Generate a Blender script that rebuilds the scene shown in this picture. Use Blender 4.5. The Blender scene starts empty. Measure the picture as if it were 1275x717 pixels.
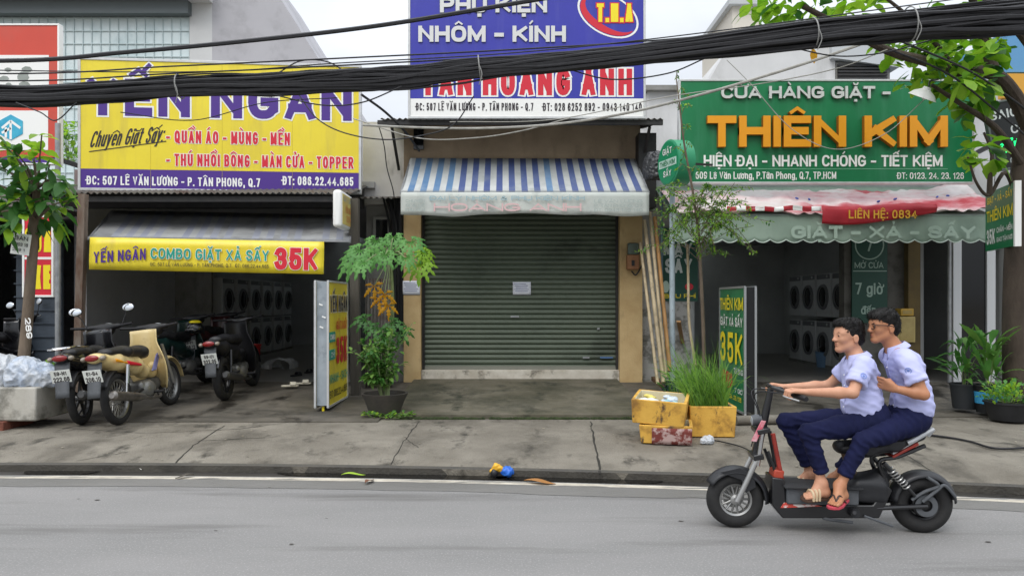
import bpy, math, random, unicodedata
import numpy as np
from mathutils import Vector, Matrix, Euler, noise
R = math.radians
random.seed(7)
SC = bpy.context.scene
COL = SC.collection
V = Vector

# ------------------------------------------------------------------ camera, sky, sun, exposure
F, CX, HY, EYE = 930.0, 637.5, 375.0, 1.6
cam_d = bpy.data.cameras.new('camera'); cam = bpy.data.objects.new('camera', cam_d); COL.objects.link(cam)
cam.location = (0, 0, EYE); cam.rotation_euler = (R(90), 0, 0)
cam_d.sensor_width = 36; cam_d.lens = 36 * F / 1275; cam_d.shift_y = (HY - 358.5) / 1275
cam_d.clip_start = 0.05; cam_d.clip_end = 2000
SC.camera = cam

SUN_EL, SUN_AZ = R(52), R(205)          # sun high behind the camera, thick cloud
world = bpy.data.worlds.new('World'); SC.world = world; world.use_nodes = True
nt = world.node_tree; N = nt.nodes; L = nt.links
for n in list(N): N.remove(n)
wo = N.new('ShaderNodeOutputWorld'); bg = N.new('ShaderNodeBackground'); L.new(bg.outputs[0], wo.inputs[0])
sky = N.new('ShaderNodeTexSky'); sky.sky_type = 'NISHITA'; sky.sun_disc = False
sky.sun_elevation = SUN_EL; sky.sun_rotation = SUN_AZ; sky.dust_density = 3.0
tc = N.new('ShaderNodeTexCoord'); sep = N.new('ShaderNodeSeparateXYZ'); L.new(tc.outputs['Generated'], sep.inputs[0])
ramp = N.new('ShaderNodeMapRange'); L.new(sep.outputs[2], ramp.inputs[0])   # overcast: zenith brighter than horizon
ramp.inputs[1].default_value = 0.0; ramp.inputs[2].default_value = 1.0
ramp.inputs[3].default_value = 3.7; ramp.inputs[4].default_value = 19.5
nz = N.new('ShaderNodeTexNoise'); nz.inputs['Scale'].default_value = 3.2; nz.inputs['Detail'].default_value = 7
mp = N.new('ShaderNodeMapping'); mp.inputs['Scale'].default_value = (1, 1, 2.6); L.new(tc.outputs['Generated'], mp.inputs[0]); L.new(mp.outputs[0], nz.inputs[0])
cr = N.new('ShaderNodeMapRange'); L.new(nz.outputs[0], cr.inputs[0])
cr.inputs[1].default_value = .3; cr.inputs[2].default_value = .7; cr.inputs[3].default_value = .84; cr.inputs[4].default_value = 1.12
mu = N.new('ShaderNodeMath'); mu.operation = 'MULTIPLY'; L.new(ramp.outputs[0], mu.inputs[0]); L.new(cr.outputs[0], mu.inputs[1])
cl = N.new('ShaderNodeCombineColor')
for i, k in enumerate((.94, .985, 1.055)):
    m = N.new('ShaderNodeMath'); m.operation = 'MULTIPLY'; m.inputs[1].default_value = k
    L.new(mu.outputs[0], m.inputs[0]); L.new(m.outputs[0], cl.inputs[i])
mix = N.new('ShaderNodeMix'); mix.data_type = 'RGBA'; mix.inputs['Factor'].default_value = .9
L.new(sky.outputs[0], mix.inputs['A']); L.new(cl.outputs[0], mix.inputs['B']); L.new(mix.outputs['Result'], bg.inputs[0])
bg.inputs[1].default_value = 0.105

sun_d = bpy.data.lights.new('sun', 'SUN'); sun_d.energy = 1.3; sun_d.angle = R(35); sun_d.color = (1, .97, .93)
sun = bpy.data.objects.new('sun', sun_d); COL.objects.link(sun)
sd = V((math.sin(SUN_AZ) * math.cos(SUN_EL), math.cos(SUN_AZ) * math.cos(SUN_EL), math.sin(SUN_EL)))
sun.rotation_euler = sd.to_track_quat('Z', 'Y').to_euler(); sun.location = (0, -5, 20)
SC.view_settings.view_transform = 'Standard'; SC.view_settings.look = 'None'
SC.view_settings.gamma = 1; SC.view_settings.use_curve_mapping = False
SC.view_settings.exposure = 0.25
SC.cycles.max_bounces = 14; SC.cycles.diffuse_bounces = 8; SC.cycles.transmission_bounces = 8; SC.cycles.sample_clamp_indirect = 6

# ------------------------------------------------------------------ helpers
def P(px, py, d): return V(((px - CX) * d / F, d, EYE - (py - HY) * d / F))
def PG(px, py, z):
    d = (EYE - z) * F / (py - HY); return P(px, py, d)
def lin(h):
    if isinstance(h, str):
        h = [int(h[i:i + 2], 16) / 255 for i in (0, 2, 4)]
        return tuple(((c + .055) / 1.055) ** 2.4 if c > .04045 else c / 12.92 for c in h)
    return tuple(h) if not isinstance(h, (int, float)) else (h, h, h)

MATS = {}
def mat(name, col, col2=None, scale=6., rough=.6, rough2=None, bump=0., bscale=60., metal=0., stretch=(1, 1, 1), dirt=None, dscale=3., dlo=.5, dhi=.7, dstretch=(1, 1, 1), trans=0., emit=0., spec=.5, alpha=1., coat=0., world=False, detail=8., lo=.35, hi=.65, dirt2=None, wet=0., folds=None):
    m = bpy.data.materials.new(name); m.use_nodes = True; MATS[name] = m
    t = m.node_tree; n = t.nodes; l = t.links; b = n['Principled BSDF']
    col = lin(col); b.inputs['Roughness'].default_value = rough; b.inputs['Metallic'].default_value = metal
    b.inputs['Specular IOR Level'].default_value = spec
    if coat: b.inputs['Coat Weight'].default_value = coat; b.inputs['Coat Roughness'].default_value = .08
    if world: tcn = n.new('ShaderNodeNewGeometry'); src = tcn.outputs['Position']
    else: tcn = n.new('ShaderNodeTexCoord'); src = tcn.outputs['Object']
    def nzt(sc, st, det=detail):
        mp_ = n.new('ShaderNodeMapping'); mp_.inputs['Scale'].default_value = st; l.new(src, mp_.inputs[0])
        x = n.new('ShaderNodeTexNoise'); x.inputs['Scale'].default_value = sc; x.inputs['Detail'].default_value = det; x.inputs['Roughness'].default_value = .62
        l.new(mp_.outputs[0], x.inputs[0]); return x.outputs[0]
    def mr(s, a, bb, c, d):
        x = n.new('ShaderNodeMapRange'); x.clamp = True; l.new(s, x.inputs[0])
        for i, v_ in enumerate((a, bb, c, d)): x.inputs[i + 1].default_value = v_
        return x.outputs[0]
    b.inputs['Base Color'].default_value = (*col, 1); cs = None
    if col2 is not None:
        f = mr(nzt(scale, stretch), lo, hi, 0, 1)
        mx = n.new('ShaderNodeMix'); mx.data_type = 'RGBA'; mx.inputs['A'].default_value = (*col, 1); mx.inputs['B'].default_value = (*lin(col2), 1)
        l.new(f, mx.inputs['Factor']); cs = mx.outputs['Result']
        if rough2 is not None: l.new(mr(f, 0, 1, rough, rough2), b.inputs['Roughness'])
    if dirt is not None:
        f = mr(nzt(dscale, dstretch, 10), dlo, dhi, 0, 1)
        mx = n.new('ShaderNodeMix'); mx.data_type = 'RGBA'; mx.inputs['A'].default_value = (*col, 1); mx.inputs['B'].default_value = (*lin(dirt), 1)
        if cs is not None: l.new(cs, mx.inputs['A'])
        l.new(f, mx.inputs['Factor']); cs = mx.outputs['Result']
    if dirt2 is not None:
        c2_, sc2, lo2, hi2, st2 = dirt2; f = mr(nzt(sc2, st2, 12), lo2, hi2, 0, 1)
        mx = n.new('ShaderNodeMix'); mx.data_type = 'RGBA'; l.new(cs, mx.inputs['A']); mx.inputs['B'].default_value = (*lin(c2_), 1); l.new(f, mx.inputs['Factor']); cs = mx.outputs['Result']
        if wet: l.new(mr(f, 0, 1, rough, wet), b.inputs['Roughness'])
    if cs is not None: l.new(cs, b.inputs['Base Color'])
    if bump:
        bn = n.new('ShaderNodeBump'); bn.inputs['Strength'].default_value = bump; bn.inputs['Distance'].default_value = .02
        l.new(nzt(bscale, stretch, 5), bn.inputs['Height']); l.new(bn.outputs[0], b.inputs['Normal'])
    if folds:
        fs_, fst, fsc = folds; x = n.new('ShaderNodeTexNoise'); x.noise_type = 'RIDGED_MULTIFRACTAL'; x.inputs['Scale'].default_value = fsc; x.inputs['Detail'].default_value = 2.5; x.inputs['Distortion'].default_value = .6
        mp_ = n.new('ShaderNodeMapping'); mp_.inputs['Scale'].default_value = fst; l.new(src, mp_.inputs[0]); l.new(mp_.outputs[0], x.inputs[0])
        bn = n.new('ShaderNodeBump'); bn.inputs['Strength'].default_value = fs_; bn.inputs['Distance'].default_value = .03; l.new(x.outputs[0], bn.inputs['Height']); l.new(bn.outputs[0], b.inputs['Normal'])
    if emit: b.inputs['Emission Color'].default_value = (*col, 1); b.inputs['Emission Strength'].default_value = emit
    if trans:
        tr = n.new('ShaderNodeBsdfTranslucent'); ms = n.new('ShaderNodeMixShader'); ms.inputs[0].default_value = trans
        if cs is not None: l.new(cs, tr.inputs[0])
        else: tr.inputs[0].default_value = (*col, 1)
        l.new(b.outputs[0], ms.inputs[1]); l.new(tr.outputs[0], ms.inputs[2]); l.new(ms.outputs[0], n['Material Output'].inputs[0])
    if alpha < 1: b.inputs['Alpha'].default_value = alpha
    return m

def tag(o, label=None, cat=None, group=None, kind=None):
    if label: o['label'] = label
    if cat: o['category'] = cat
    if group: o['group'] = group
    if kind: o['kind'] = kind
    return o
def thing(name, label, cat, loc=(0, 0, 0), rz=0., group=None):
    o = bpy.data.objects.new(name, None); o.empty_display_size = .2; COL.objects.link(o)
    o.location = loc; o.rotation_euler = (0, 0, rz); tag(o, label, cat, group); return o
def kids(o): return [c for c in bpy.data.objects if c.parent == o]
def copy_tree(o, parent=None):
    c = o.copy(); COL.objects.link(c)
    if parent is not None: c.parent = parent
    for ch in list(o.children): copy_tree(ch, c)
    return c
def rotm(r): return r if isinstance(r, Matrix) else Euler(r).to_matrix()
def catmull(pts, n=8, closed=False):
    pts = [V(p) for p in pts]; out = []; m = len(pts); rng = m if closed else m - 1
    for i in range(rng):
        p1, p2 = pts[i], pts[(i + 1) % m]
        p0 = pts[i - 1] if (i > 0 or closed) else p1 * 2 - p2
        p3 = pts[(i + 2) % m] if (i + 2 < m or closed) else p2 * 2 - p1
        for k in range(n):
            t = k / n; out.append(.5 * ((2 * p1) + (p2 - p0) * t + (2 * p0 - 5 * p1 + 4 * p2 - p3) * t * t + (3 * p1 - p0 - 3 * p2 + p3) * t ** 3))
    if not closed: out.append(pts[-1])
    return out

class MB:
    def __init__(s): s.v = []; s.f = []; s.mi = []; s.cur = 0
    def add(s, vs, fs):
        o = len(s.v); s.v += [V(p) for p in vs]
        for f in fs: s.f.append([i + o for i in f]); s.mi.append(s.cur)
        return s
    def m(s, i): s.cur = i; return s
    def box(s, c, sz, r=None, taper=1.):
        x, y, z = (k / 2 for k in sz); M = rotm(r) if r is not None else None; t = taper
        vs = [V(p) for p in ((-x, -y, -z), (x, -y, -z), (x, y, -z), (-x, y, -z), (-x * t, -y * t, z), (x * t, -y * t, z), (x * t, y * t, z), (-x * t, y * t, z))]
        if M: vs = [M @ p for p in vs]
        return s.add([p + V(c) for p in vs], [(3, 2, 1, 0), (4, 5, 6, 7), (0, 1, 5, 4), (1, 2, 6, 5), (2, 3, 7, 6), (3, 0, 4, 7)])
    def b2(s, a, b): return s.box([(a[i] + b[i]) / 2 for i in range(3)], [abs(b[i] - a[i]) for i in range(3)])
    def beam(s, p, q, w, h, up=(0, 0, 1)):
        p, q = V(p), V(q); d = (q - p).normalized(); u = V(up)
        if abs(d.dot(u)) > .98: u = V((0, 1, 0))
        a = d.cross(u).normalized() * w / 2; b = a.cross(d).normalized() * h / 2
        vs = [p - a - b, p + a - b, p + a + b, p - a + b, q - a - b, q + a - b, q + a + b, q - a + b]
        return s.add(vs, [(3, 2, 1, 0), (4, 5, 6, 7), (0, 1, 5, 4), (1, 2, 6, 5), (2, 3, 7, 6), (3, 0, 4, 7)])
    def tube(s, pts, r, n=8, closed=False, flat=None):
        pts = [V(p) for p in pts]; m = len(pts); rs = r if isinstance(r, (list, tuple)) else [r] * m
        tg = []
        for i in range(m):
            a = pts[i - 1] if (i > 0 or closed) else pts[i]; b = pts[(i + 1) % m] if (i < m - 1 or closed) else pts[i]
            d = b - a; tg.append(d.normalized() if d.length > 1e-9 else V((0, 0, 1)))
        u = tg[0].orthogonal().normalized()
        if flat: u = (V(flat[0]) - tg[0] * V(flat[0]).dot(tg[0])).normalized()
        k = flat[1] if flat else 1.; vs = []
        for i in range(m):
            u = (u - tg[i] * u.dot(tg[i])); u = u.normalized() if u.length > 1e-6 else tg[i].orthogonal().normalized()
            w = tg[i].cross(u)
            for j in range(n):
                a = 2 * math.pi * j / n; vs.append(pts[i] + (u * math.cos(a) * k + w * math.sin(a)) * rs[i])
        fs = [(i * n + j, i * n + (j + 1) % n, ((i + 1) % m) * n + (j + 1) % n, ((i + 1) % m) * n + j) for i in range(m if closed else m - 1) for j in range(n)]
        if not closed: fs += [tuple(range(n - 1, -1, -1)), tuple((m - 1) * n + j for j in range(n))]
        return s.add(vs, fs)
    def cyl(s, p, q, r, r2=None, n=16): return s.tube([p, q], [r, r if r2 is None else r2], n)
    def lathe(s, prof, n=24, c=(0, 0, 0), axis=(0, 0, 1)):
        M = V(axis).to_track_quat('Z', 'Y').to_matrix(); vs = []; m = len(prof)
        for r_, z in prof:
            for j in range(n):
                a = 2 * math.pi * j / n; vs.append(M @ V((r_ * math.cos(a), r_ * math.sin(a), z)) + V(c))
        return s.add(vs, [(i * n + j, i * n + (j + 1) % n, (i + 1) * n + (j + 1) % n, (i + 1) * n + j) for i in range(m - 1) for j in range(n)])
    def prism(s, poly, ext):
        poly = [V(p) for p in poly]; n = len(poly); e = V(ext)
        return s.add(poly + [p + e for p in poly], [tuple(range(n - 1, -1, -1)), tuple(range(n, 2 * n))] + [(i, (i + 1) % n, n + (i + 1) % n, n + i) for i in range(n)])
    def ell(s, c, r, rot=None, n=16, k=10):
        M = rotm(rot) if rot is not None else Matrix.Identity(3); vs = []
        for i in range(k + 1):
            a = math.pi * i / k
            for j in range(n):
                b = 2 * math.pi * j / n; vs.append(M @ V((r[0] * math.sin(a) * math.cos(b), r[1] * math.sin(a) * math.sin(b), r[2] * math.cos(a))) + V(c))
        return s.add(vs, [(i * n + j, (i + 1) * n + j, (i + 1) * n + (j + 1) % n, i * n + (j + 1) % n) for i in range(k) for j in range(n)])
    def torus(s, c, axis, R_, r, n=32, k=10, flat=1., a0=0., a1=2 * math.pi):
        M = V(axis).to_track_quat('Z', 'Y').to_matrix(); full = abs(a1 - a0 - 2 * math.pi) < 1e-6; vs = []; m = n if full else n + 1
        for i in range(m):
            a = a0 + (a1 - a0) * i / n
            for j in range(k):
                b = 2 * math.pi * j / k; rr = R_ + r * math.cos(b); vs.append(M @ V((rr * math.cos(a), rr * math.sin(a), r * flat * math.sin(b))) + V(c))
        return s.add(vs, [(i * k + j, ((i + 1) % m) * k + j, ((i + 1) % m) * k + (j + 1) % k, i * k + (j + 1) % k) for i in range(n) for j in range(k)])
    def poly(s, pts): return s.add(pts, [tuple(range(len(pts)))])
    def grid(s, fn, nu, nv, thick=None):
        vs = [V(fn(i / nu, j / nv)) for j in range(nv + 1) for i in range(nu + 1)]; w = nu + 1
        return s.add(vs, [(j * w + i, j * w + i + 1, (j + 1) * w + i + 1, (j + 1) * w + i) for j in range(nv) for i in range(nu)])
    def build(s, name, mats, parent=None, world=False, bevel=0., smooth=35, origin=None, seg=2, solid=0.):
        vs = s.v
        if world:
            if parent is not None: o0 = parent.location.copy()
            elif origin is not None: o0 = V(origin)
            else:
                xs = [p.x for p in vs]; ys = [p.y for p in vs]; o0 = V(((min(xs) + max(xs)) / 2, (min(ys) + max(ys)) / 2, min(p.z for p in vs)))
            vs = [p - o0 for p in vs]
        me = bpy.data.meshes.new(name); me.from_pydata([tuple(p) for p in vs], [], s.f)
        for m_ in (mats if isinstance(mats, (list, tuple)) else [mats]): me.materials.append(m_)
        me.polygons.foreach_set('material_index', s.mi)
        if smooth:
            me.polygons.foreach_set('use_smooth', [True] * len(s.f)); me.set_sharp_from_angle(angle=R(smooth))
        me.update(); o = bpy.data.objects.new(name, me); COL.objects.link(o)
        if parent is not None: o.parent = parent
        elif world: o.location = o0
        if bevel: b = o.modifiers.new('bevel', 'BEVEL'); b.width = bevel; b.segments = seg; b.limit_method = 'ANGLE'; b.angle_limit = R(40)
        if solid: b = o.modifiers.new('solid', 'SOLIDIFY'); b.thickness = solid; b.offset = 0
        return o

# ------------------------------------------------------------------ stroke lettering
def _el(cx, cy, rx, ry, a0, a1, n=14, e=2.5):
    o = []
    for i in range(n + 1):
        a = R(a0 + (a1 - a0) * i / n); c, s_ = math.cos(a), math.sin(a)
        o.append((cx + rx * math.copysign(abs(c) ** (2 / e), c), cy + ry * math.copysign(abs(s_) ** (2 / e), s_)))
    return o
def _s(*p): return [(q.x, q.y) for q in catmull([(a, b, 0) for a, b in p], 5)]
_O = _el(.5, .5, .5, .5, 0, 360, 28)[:-1]
GL = {
 'A': (.62, [[(0, 0), (.5, 1)], [(.5, 1), (1, 0)], [(.17, .27), (.83, .27)]]),
 'B': (.56, [[(0, 0), (0, 1)], [(0, 1), (.45, 1)] + _el(.45, .77, .46, .23, 90, -90, 8)[1:] + [(0, .54)], [(.45, .54)] + _el(.5, .27, .5, .27, 90, -90, 8)[1:] + [(0, 0)]]),
 'C': (.56, [_el(.52, .5, .52, .5, 38, 322, 22)]),
 'D': (.58, [[(0, 0), (0, 1)], [(0, 1), (.4, 1)] + _el(.4, .5, .6, .5, 90, -90, 14)[1:] + [(0, 0)]]),
 'E': (.48, [[(1, 1), (0, 1), (0, 0), (1, 0)], [(0, .52), (.88, .52)]]),
 'F': (.46, [[(1, 1), (0, 1), (0, 0)], [(0, .5), (.86, .5)]]),
 'G': (.58, [_el(.5, .5, .5, .5, 38, 335, 22)[:-1] + [(1, .2), (1, .46), (.58, .46)]]),
 'H': (.58, [[(0, 0), (0, 1)], [(1, 0), (1, 1)], [(0, .52), (1, .52)]]),
 'I': (.0, [[(.5, 0), (.5, 1)]]),
 'J': (.45, [[(1, 1), (1, .3)] + _el(.5, .28, .5, .28, 0, -165, 9)]),
 'K': (.6, [[(0, 0), (0, 1)], [(.97, 1), (.08, .4)], [(.32, .57), (1, 0)]]),
 'L': (.46, [[(0, 1), (0, 0), (1, 0)]]),
 'M': (.74, [[(0, 0), (0, 1)], [(1, 0), (1, 1)], [(0, 1), (.5, .1)], [(.5, .1), (1, 1)]]),
 'N': (.6, [[(0, 0), (0, 1)], [(1, 0), (1, 1)], [(0, 1), (1, 0)]]),
 'O': (.6, [_O, 'c']), 'Q': (.6, [_O, 'c', [(.6, .25), (1.02, -.06)]]),
 'P': (.55, [[(0, 0), (0, 1)], [(0, 1), (.48, 1)] + _el(.48, .73, .52, .27, 90, -90, 9)[1:] + [(0, .46)]]),
 'R': (.57, [[(0, 0), (0, 1)], [(0, 1), (.48, 1)] + _el(.48, .75, .5, .25, 90, -90, 9)[1:] + [(0, .5)], [(.5, .5), (1, 0)]]),
 'S': (.54, [_s((.96, .8), (.8, .95), (.5, 1), (.14, .92), (.02, .74), (.18, .58), (.5, .5), (.84, .41), (.98, .24), (.84, .06), (.5, 0), (.18, .05), (.03, .22))]),
 'T': (.52, [[(0, 1), (1, 1)], [(.5, 1), (.5, 0)]]),
 'U': (.58, [[(0, 1), (0, .3)] + _el(.5, .3, .5, .3, 180, 360, 12)[1:] + [(1, 1)]]),
 'V': (.6, [[(0, 1), (.5, 0), (1, 1)]]), 'W': (.85, [[(0, 1), (.25, 0), (.5, .85), (.75, 0), (1, 1)]]),
 'X': (.6, [[(0, 0), (1, 1)], [(0, 1), (1, 0)]]), 'Y': (.6, [[(0, 1), (.5, .45), (1, 1)], [(.5, .5), (.5, 0)]]),
 'Z': (.52, [[(0, 1), (1, 1), (0, 0), (1, 0)]]),
 '0': (.52, [_O, 'c']), '1': (.28, [[(0, .78), (.75, 1), (.75, 0)]]),
 '2': (.5, [_s((.03, .74), (.16, .94), (.5, 1), (.86, .92), (.97, .72), (.84, .5), (.4, .22), (.02, 0)) + [(1, 0)]]),
 '3': (.5, [_s((.04, .82), (.2, .96), (.5, 1), (.84, .92), (.93, .74), (.8, .57), (.45, .53)), _s((.45, .53), (.84, .47), (1, .27), (.85, .06), (.5, 0), (.18, .04), (.02, .2))]),
 '4': (.54, [[(.74, 0), (.74, 1), (0, .28), (1, .28)]]),
 '5': (.5, [[(.92, 1), (.12, 1)], [(.12, 1), (.06, .5)], _s((.06, .52), (.5, .62), (.88, .54), (1, .31), (.86, .07), (.48, 0), (.16, .05), (.02, .2))]),
 '6': (.52, [_s((.92, .84), (.76, .97), (.5, 1), (.16, .86), (.02, .5), (.04, .24), (.2, .04), (.5, 0), (.84, .06), (.98, .3), (.84, .54), (.5, .61), (.2, .55), (.04, .38))]),
 '7': (.5, [[(0, 1), (1, 1), (.36, 0)]]),
 '8': (.52, [_el(.5, .77, .44, .23, 0, 360, 18)[:-1], 'c', _el(.5, .27, .5, .27, 0, 360, 18)[:-1], 'c']),
 '9': (.52, [[(1 - x, 1 - y) for x, y in _s((.92, .84), (.76, .97), (.5, 1), (.16, .86), (.02, .5), (.04, .24), (.2, .04), (.5, 0), (.84, .06), (.98, .3), (.84, .54), (.5, .61), (.2, .55), (.04, .38))]]),
 '-': (.3, [[(0, .42), (1, .42)]]), '.': (.0, [[(.5, -.02), (.5, .02)]]), ',': (.02, [[(.5, .05), (.2, -.18)]]),
 ':': (.0, [[(.5, .0), (.5, .04)], [(.5, .62), (.5, .66)]]), '&': (.6, [_s((1, 0), (.3, .66), (.3, .92), (.5, 1), (.68, .88), (.6, .7), (.12, .4), (.04, .16), (.3, 0), (.62, .06), (.95, .48))]),
 'a': (.46, [_el(.48, .34, .48, .34, 0, 360, 18)[:-1], 'c', [(1, .7), (1, 0)]]),
 'c': (.44, [_el(.5, .35, .5, .35, 45, 315, 14)]), 'e': (.46, [[(0.03, .36), (1, .36)] + _el(.5, .35, .5, .35, 5, 315, 18)]),
 'g': (.48, [_el(.48, .36, .48, .34, 0, 360, 18)[:-1], 'c', [(1, .7), (1, -.05)] + _el(.5, -.07, .5, .2, 0, -160, 10)]),
 'h': (.46, [[(0, 0), (0, 1)], [(0, .4)] + _el(.5, .4, .5, .3, 180, 0, 10) + [(1, 0)]]),
 'i': (.0, [[(.5, 0), (.5, .7)], [(.5, .9), (.5, .96)]]), 'n': (.46, [[(0, 0), (0, .7)], [(0, .4)] + _el(.5, .4, .5, .3, 180, 0, 10) + [(1, 0)]]),
 'o': (.5, [_el(.5, .35, .5, .35, 0, 360, 20)[:-1], 'c']), 'd': (.48, [_el(.48, .35, .48, .35, 0, 360, 18)[:-1], 'c', [(1, 1), (1, 0)]]),
 't': (.3, [[(.45, .95), (.45, .12), (.6, 0), (1, 0)], [(0, .7), (1, .7)]]), 'u': (.46, [[(0, .7), (0, .3)] + _el(.5, .3, .5, .3, 180, 360, 10) + [(1, .7)], [(1, .3), (1, 0)]]),
 'm': (.72, [[(0, 0), (0, .7)], [(0, .45)] + _el(.25, .45, .25, .25, 180, 0, 8) + [(.5, 0)], [(.5, .45)] + _el(.75, .45, .25, .25, 180, 0, 8) + [(1, 0)]]),
 'y': (.5, [[(0, .7), (.5, .02)], [(1, .7), (.3, -.28), (.05, -.28)]]), 'v': (.46, [[(0, .7), (.5, 0), (1, .7)]]), 'l': (.0, [[(.5, 0), (.5, 1)]]),
 '/': (.4, [[(0, 0), (1, 1)]]), '+': (.4, [[(0, .5), (1, .5)], [(.5, .2), (.5, .8)]]), "'": (0, [[(.5, .8), (.5, 1)]]),
}
def _strip(mb, pts, t, closed, tf, depth, ylim, xlim=None):
    """one thick polyline as a flat strip of quads with mitred joins"""
    n = len(pts); q = [V((p[0], p[1])) for p in pts]; out = []
    for i in range(n):
        a = q[i - 1] if (i > 0 or closed) else None; b = q[(i + 1) % n] if (i < n - 1 or closed) else None
        d1 = (q[i] - a).normalized() if a is not None and (q[i] - a).length > 1e-7 else None
        d2 = (b - q[i]).normalized() if b is not None and (b - q[i]).length > 1e-7 else None
        if d1 is None: d1 = d2
        if d2 is None: d2 = d1
        if d1 is None: d1 = d2 = V((1, 0))
        n1 = V((-d1.y, d1.x)); n2 = V((-d2.y, d2.x)); m_ = n1 + n2
        m_ = m_.normalized() if m_.length > .05 else n1
        k = min(1 / max(m_.dot(n1), .05), 1.9); c = q[i].copy()
        if a is None: c -= d1 * t / 2
        if b is None: c += d2 * t / 2
        out.append((c + m_ * k * t / 2, c - m_ * k * t / 2))
    vs = []
    for l_, r_ in out:
        for p in (l_, r_):
            y = p.y if ylim is None else min(max(p.y, ylim[0]), ylim[1]); x = p.x if xlim is None else min(max(p.x, xlim[0]), xlim[1]); vs.append(tf(x, y, depth))
    mb.add(vs, [(2 * i + 1, 2 * ((i + 1) % n) + 1, 2 * ((i + 1) % n), 2 * i) for i in range(n if closed else n - 1)])
def _layout(text, k, t, gap):
    x = 0; out = []
    for ch in text:
        if ch == ' ': x += .3 * k + .1; continue
        bar = ch in 'Đđ'
        base = {'Đ': 'D', 'đ': 'd'}.get(ch, ch); dec = unicodedata.normalize('NFD', base)
        g = GL.get(dec[0]) or GL.get(dec[0].upper()); w = g[0] * k + t
        out.append((dec[0], dec[1:], bar, x, w, g)); x += w + gap
    return out, x - gap
def text(parent, s_, x0, x1, z0, cap, mt, t=.17, y=-.004, gap=.09, shear=0., slope=0., ext=0., grow=0., name='lettering', side=None):
    """lettering on a board: local x right, z up, front towards -y; t is the stroke width as a share of the cap height"""
    W = (x1 - x0) / cap; lo, hi = .05, 6.
    for _ in range(40):
        k = (lo + hi) / 2
        if _layout(s_, k, t, gap)[1] > W: hi = k
        else: lo = k
    lay, _w = _layout(s_, k, t, gap); mb = MB(); cnt = [0]; tt = t + grow
    def mk(ox):
        def tf(px, py, dep):
            X = x0 + (ox + px) * cap + shear * py * cap; return V((X, y - dep, z0 + py * cap + slope * (X - x0)))
        return tf
    def st(pts, closed, tf, ylim=None, tw=None, xlim=None):
        cnt[0] += 1; _strip(mb, pts, tw or tt, closed, tf, .00003 * (cnt[0] % 40), ylim, xlim)
    for ch, acc, bar, ox, w, g in lay:
        tf = mk(ox); iw = w - t; low = ch.islower() and ch not in 'hdtli'
        fit = lambda p: (t / 2 + p[0] * iw, t / 2 + p[1] * (1 - t))
        sl = g[1]; i = 0
        while i < len(sl):
            c = i + 1 < len(sl) and sl[i + 1] == 'c'
            st([fit(p) for p in sl[i]], c, tf, None if (ch in ',gyQ.:') else (-grow / 2, 1 + grow / 2), None, (-grow / 2, w + grow / 2) if ch in 'NMAVWKXYZ' else None); i += 2 if c else 1
        if bar: st([(-.1, .52), (.3 * w + .08, .52)] if ch == 'D' else [(.45 * w, .86), (w + .08, .86)], False, tf, None, tt * .8)
        top = .76 if low else 1.07; cx = w / 2; ta = min(t * .62, .105) + grow * .8; has = False
        h = .17
        for a in acc:
            o = ord(a)
            if o == 0x302: st([(cx - .19, top + .04), (cx, top + h), (cx + .19, top + .04)], False, tf, None, ta); has = True
            elif o == 0x306: st([(cx - .17, top + h), (cx - .1, top + .06), (cx + .1, top + .06), (cx + .17, top + h)], False, tf, None, ta); has = True
            elif o == 0x31b: st([(w - t * .4, top - .2 if not low else top - .16), (w + .08, top - .06), (w + .07, top + .06)], False, tf, None, ta)
            elif o == 0x323: st([(cx - .02, -.17), (cx + .02, -.17)], False, tf, None, t * .9 + grow)
            else:
                ax, az = (cx + .2, top + .16) if has else (cx, top + .07)
                if o == 0x301: st([(ax - .06, az), (ax + .07, az + .14)], False, tf, None, ta)
                elif o == 0x300: st([(ax + .06, az), (ax - .07, az + .14)], False, tf, None, ta)
                elif o == 0x309: st([(ax - .05, az + .16), (ax + .04, az + .16), (ax + .05, az + .08), (ax, az)], False, tf, None, ta)
                elif o == 0x303: st([(ax - .12, az + .03), (ax - .04, az + .1), (ax + .04, az + .04), (ax + .12, az + .1)], False, tf, None, ta)
    if ext:
        o_ = MB(); o_.v = list(mb.v); o_.f = list(mb.f); o_.mi = [0] * len(mb.f); nv = len(mb.v)
        o_.v += [V((p.x, p.y + ext, p.z)) for p in mb.v]
        from collections import Counter
        ec = Counter(frozenset((f[i], f[(i + 1) % 4])) for f in mb.f for i in range(4))
        for f in mb.f:
            for i in range(4):
                a, b = f[i], f[(i + 1) % 4]
                if ec[frozenset((a, b))] == 1: o_.f.append([b, a, a + nv, b + nv]); o_.mi.append(1 if side else 0)
        mb = o_
    return mb.build(name, [mt, side] if side else mt, parent, smooth=0)
def board(px0, py0, px1, py1, d, name, label, cat, thick=.12, d2=None, group=None):
    """a board whose front corners lie at (px0,py1)-(px1,py0); returns the root and a px,py -> local x,z map"""
    d2 = d if d2 is None else d2
    a = P(px0, py1, d); b = P(px1, py1, d2); rz = math.atan2(b.y - a.y, b.x - a.x)
    root = thing(name, label, cat, a, rz, group); w = math.hypot(b.x - a.x, b.y - a.y)
    h = (py1 - py0) * d / F
    def q(px, py):
        u = (px - px0) / (px1 - px0); u = u * d / (u * d + (1 - u) * d2) if d2 != d else u   # perspective-correct share
        dd = d + (d2 - d) * u; return u * w, EYE + (HY - py) * dd / F - a.z
    return root, w, h, q
def line(root, q, s_, px0, px1, base, captop, mt, **k):
    x0, z0 = q(px0, base); x1, _ = q(px1, base); cap = q(px0, captop)[1] - z0
    return text(root, s_, x0, x1, z0, cap, mt, **k)

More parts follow.
